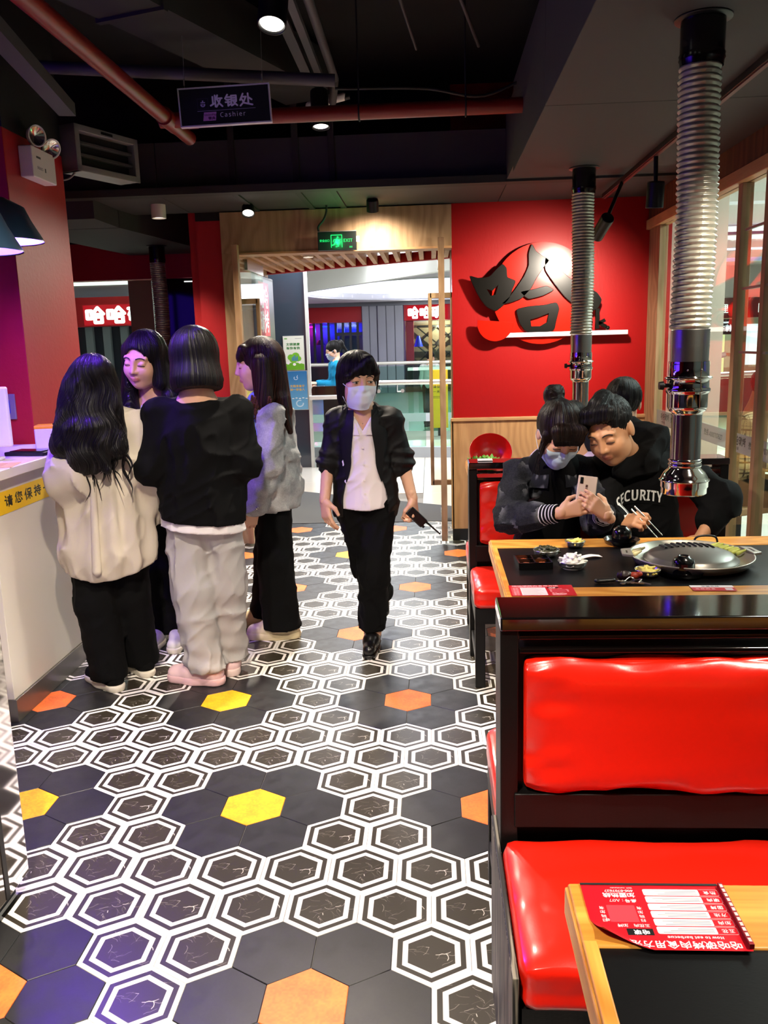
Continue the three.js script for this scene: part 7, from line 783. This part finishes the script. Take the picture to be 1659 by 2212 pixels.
  const f3 = thing('menu_flyer', 'small red and white card on the near edge of the couple\'s table', 'flyer', [0.86, 0.751, -2.575], -0.05); part('sheet', (() => { const q = sheet(0.13, 0.06, false).rotateY(Math.PI); return q; })(), std(0xffffff, 0.35, 0, { map: canvas(256, 120, (c) => { c.fillStyle = '#c01a28'; c.fillRect(0, 0, 256, 120); c.fillStyle = '#efe9e6'; c.fillRect(0, 0, 256, 46); c.strokeStyle = '#555'; hanText(c, '加盟热线', 70, 12, 22, 0.2, 3); c.strokeStyle = '#f4d4d4'; hanText(c, '五花肉食', 20, 64, 24, 0.3, 3); c.fillStyle = '#d8d0d0'; c.fillRect(196, 58, 44, 44); }) }), f3);
  // plate of lettuce behind the masked woman
  const red = thing('red_bowl', 'red plastic bowl tilted on the table behind the masked woman', 'bowl', [0.33, 0.75, -4.87]); part('shell', at(lathe([[0.0, 0.005], [0.06, 0.005], [0.1, 0.04], [0.118, 0.09], [0.121, 0.09], [0.105, 0.03], [0.062, 0], [0, 0]], 40), 0, 0.1, 0, 0, 0.9), std(0xc8140e, 0.35), red); part('foot_ring', at(cyl(0.05, 0.055, 0.06, 24), 0, 0.03, -0.03), M.black, red);
  const lt = thing('lettuce_bowl', 'black bowl of curly green lettuce behind the masked woman', 'bowl', [0.28, 0.75, -4.68]); part('bowl', lathe([[0, 0.003], [0.04, 0.003], [0.07, 0.05], [0.076, 0.09], [0.073, 0.09], [0.066, 0.05], [0.03, 0.008], [0, 0.008]], 36), blackware, lt); const lr = rng(77); for (let k = 0; k < 11; k++) { const a = lr() * 6.28, d = 0.02 + lr() * 0.05, q = new THREE.PlaneGeometry(0.075, 0.07, 12, 10), p = q.attributes.position; for (let i = 0; i < p.count; i++) { const x = p.getX(i), y = p.getY(i), e = Math.hypot(x, y) / 0.04; p.setZ(i, 0.012 * e * Math.sin(Math.atan2(y, x) * 9 + k) + 0.3 * x * x * 10); p.setXY(i, x * (1 - 0.15 * e), y * (1 - 0.15 * e)); } q.computeVertexNormals(); part('lettuce_leaf', at(q, d * Math.cos(a), 0.105 + lr() * 0.03, d * Math.sin(a), a, -1.0 - lr() * 0.5), phys(0x5f9a2c, 0.6, { side: THREE.DoubleSide, transmission: 0 }), lt); }
  const nap = thing('napkin_pack', 'white napkin on the top board of the couple\'s bench, at its left end', 'napkin', [0.25, 0.945, -4.03]); part('sheet', rb(0.07, 0.006, 0.05, 0.002, 0, 0.019, 0), M.white, nap);
}
// ---------- things on and above the counter ----------
{
  const cy = 1.0645, box1 = thing('tissue_box', 'violet-white box with an orange top standing on the counter', 'box', [-1.85, cy, -4.05], 0.25); part('body', rb(0.16, 0.1, 0.1, 0.008, 0, 0.05, 0), std(0xd8d4e8, 0.5), box1); part('lid', rb(0.16, 0.018, 0.102, 0.006, 0, 0.105, 0), std(0xf0a21a, 0.5), box1, 'orange lid'); part('emblem', at(cyl(0.034, 0.034, 0.004, 28), 0.02, 0.036, 0.05, 0, Math.PI / 2), std(0xf0941a, 0.5), box1);
  const pos = thing('card_reader', 'flat black card reader lying on the counter beside the orange topped box', 'reader', [-1.84, cy, -3.78], -0.15); part('base', rb(0.2, 0.018, 0.12, 0.005, 0, 0.009, 0), M2.housing, pos); part('pad', rb(0.16, 0.004, 0.09, 0.002, 0, 0.02, 0), phys(0x08080a, 0.15), pos);
  const till = thing('cash_register', 'white back of a cash register screen on the counter, cut off by the left edge', 'register', [-1.96, cy, -3.56], 0.15); part('screen_back', rb(0.32, 0.26, 0.03, 0.01, -0.02, 0.19, 0), M.white, till); part('stand', rb(0.1, 0.08, 0.06, 0.01, -0.02, 0.05, -0.01), M.white, till); part('foot', rb(0.2, 0.014, 0.14, 0.005, -0.02, 0.007, 0), M.white, till);
  const sheet = (n, label, x, z, w, d, ry, c) => { const t = thing(n, label, 'sheet', [x, cy, z], ry); part('card', rb(w, 0.002, d, 0.0008, 0, 0.001, 0, 1), std(c, 0.5), t); for (let k = 0; k < 4; k++) part('print_line', bx(-w * 0.35, w * 0.2, 0.002, 0.0023, -d * 0.3 + k * d * 0.18, -d * 0.3 + k * d * 0.18 + 0.006), std(0xb98a3a, 0.6), t); };
  sheet('notice_sheet', 'yellow printed sheet lying flat on the counter', -1.82, -3.42, 0.16, 0.16, 0.2, 0xe8c46a);
  const sw = thing('switch_plate', 'grey wall panel with blue switches on the red column, at the left edge', 'switch panel', [-2.24, 1.255, -4.266]); part('plate', rb(0.22, 0.13, 0.012, 0.004, 0, 0, 0.004), M.greyMetal, sw); for (let k = 0; k < 5; k++) part('switch', rb(0.026, 0.07, 0.012, 0.003, -0.075 + k * 0.036, 0, 0.011), std(0x1a3fb4, 0.4), sw);
}
// ---------- logo sign on the red wall: disc, brush strokes and shelf, the mascot is left out ----------
{
  const t = thing('logo_sign', 'round red logo sign with black brush lettering and a pale shelf bar on the wall', 'sign', [0.815, 1.845, -6.47]);
  const red = phys(0xc41808, 0.2), ink = phys(0x0c0a07, 0.3, { specularIntensity: 0.5 });
  part('disc', at(cyl(0.36, 0.36, 0.03, 72), 0, 0, 0.045, 0, Math.PI / 2), red, t, 'red disc'); for (const [x, y] of [[-0.2, 0.2], [0.2, -0.2], [0, 0]]) part('spacer', at(cyl(0.02, 0.02, 0.045, 12), x, y, 0.01, 0, Math.PI / 2), M.black, t);
  const S = (p) => p.map(([x, y]) => [(x - 1194) * 0.00352 + 0.0, (632 - y) * 0.00352 + 0.0]), stroke = (name, pts, holes = []) => part(name, extr((() => { const s = new THREE.Shape(); const c = new THREE.CatmullRomCurve3(S(pts).map((p) => new THREE.Vector3(p[0], p[1], 0)), true, 'catmullrom', 0.25).getPoints(pts.length * 4); s.setFromPoints(c.map((q) => new THREE.Vector2(q.x, q.y))); holes.forEach((h) => s.holes.push(new THREE.Path(S(h).map((q) => new THREE.Vector2(q[0], q[1]))))); return s; })(), 0.022, 0.003).translate(0, 0, 0.062), ink, t, 'black brush stroke');
  stroke('brush_stroke', [[1046, 594], [1062, 598], [1085, 596], [1100, 582], [1112, 572], [1120, 580], [1122, 598], [1138, 606], [1132, 622], [1126, 640], [1112, 655], [1098, 664], [1080, 655], [1068, 640], [1058, 622]], [[[1080, 620], [1092, 624], [1104, 612], [1098, 632], [1088, 634]]]);
  stroke('brush_stroke', [[1166, 552], [1172, 535], [1180, 548], [1196, 560], [1208, 566], [1196, 580], [1182, 600], [1170, 622], [1152, 640], [1130, 648], [1112, 650], [1128, 636], [1142, 618], [1156, 598], [1166, 576]]);
  stroke('brush_stroke', [[1200, 562], [1222, 580], [1252, 606], [1280, 620], [1304, 634], [1314, 648], [1308, 664], [1290, 672], [1268, 664], [1240, 640], [1216, 610], [1200, 586]]);
  stroke('brush_stroke', [[1142, 664], [1166, 658], [1198, 656], [1222, 652], [1228, 664], [1222, 690], [1218, 706], [1196, 712], [1176, 714], [1158, 704], [1148, 690]], [[[1170, 684], [1186, 680], [1208, 672], [1204, 690], [1190, 698], [1172, 698]]]);
  stroke('brush_stroke', [[1150, 628], [1176, 624], [1202, 618], [1216, 626], [1196, 636], [1166, 642]]);
  part('shelf_bar', bx(-0.3, 0.62, -0.308, -0.275, 0.03, 0.09, 0.003), std(0xd9c8d2, 0.45), t, 'pale shelf bar'); const sg = (x, r) => new THREE.TorusGeometry(r, 0.016, 8, 20).translate(x, -0.215, 0.075);
  part('letter', sg(0.31, 0.042), ink, t); part('letter', mrg([bx(0.385, 0.412, -0.262, -0.12, 0.06, 0.09), at(bx(0, 0.06, -0.012, 0.012, 0.06, 0.09), 0.41, -0.22, 0, 0, 0, -0.5), at(bx(0, 0.05, -0.012, 0.012, 0.06, 0.09), 0.41, -0.225, 0, 0, 0, 0.5)]), ink, t); part('full_stop', at(new THREE.SphereGeometry(0.016, 12, 8), 0.475, -0.258, 0.075), ink, t);
  part('red_base', (() => { const s = new THREE.Shape(); s.absarc(0, 0, 0.13, Math.PI * 0.95, Math.PI * 2.0, false); return extr(s, 0.02, 0.002).translate(-0.34, -0.2, 0.07); })(), red, t, 'red half round');
}
// frosted strip with reversed lettering on the glass front
{
  const t = thing('window_strip', 'frosted grey strip with reversed lettering along the glass front', 'decal', [0, 0, 0]), tex = canvas(2048, 96, (g) => { g.fillStyle = '#9b9a96'; g.fillRect(0, 0, 2048, 96); g.save(); g.translate(2048, 0); g.scale(-1, 1); g.strokeStyle = g.fillStyle = '#33312f'; for (let k = 0; k < 3; k++) { hanText(g, '哈哈碳烤', 110 + k * 700, 14, 44, 0.15, 6); hanText(g, '一烤肉食', 118 + k * 700, 66, 18, 0.4, 2.4); g.font = 'bold 40px sans-serif'; g.fillText('4000707627', 440 + k * 700, 62); hanText(g, '热线', 350 + k * 700, 26, 36, 0.15, 5); } g.restore(); });
  for (const [z0, z1] of [[-6.19, -4.69], [-4.2, -2.41], [-4.57, -4.32]]) { const w = z1 - z0, g = new THREE.PlaneGeometry(w, 0.1); g.rotateY(-Math.PI / 2); g.translate(1.6105, 0.955, (z0 + z1) / 2); const uv = g.attributes.uv; for (let i = 0; i < uv.count; i++) uv.setX(i, 1 - uv.getX(i) * w / 2.1 - (z0 + 6.19) / 2.1); part('strip', g, std(0xffffff, 0.7, 0, { map: tex, transparent: true, opacity: 0.82 }), t); }
}


scene.traverse((o) => { if (o.isMesh) { o.castShadow = true; o.receiveShadow = true; } if (o.isLight && !o.isRectAreaLight) o.castShadow = true; });
renderer.render(scene, camera);
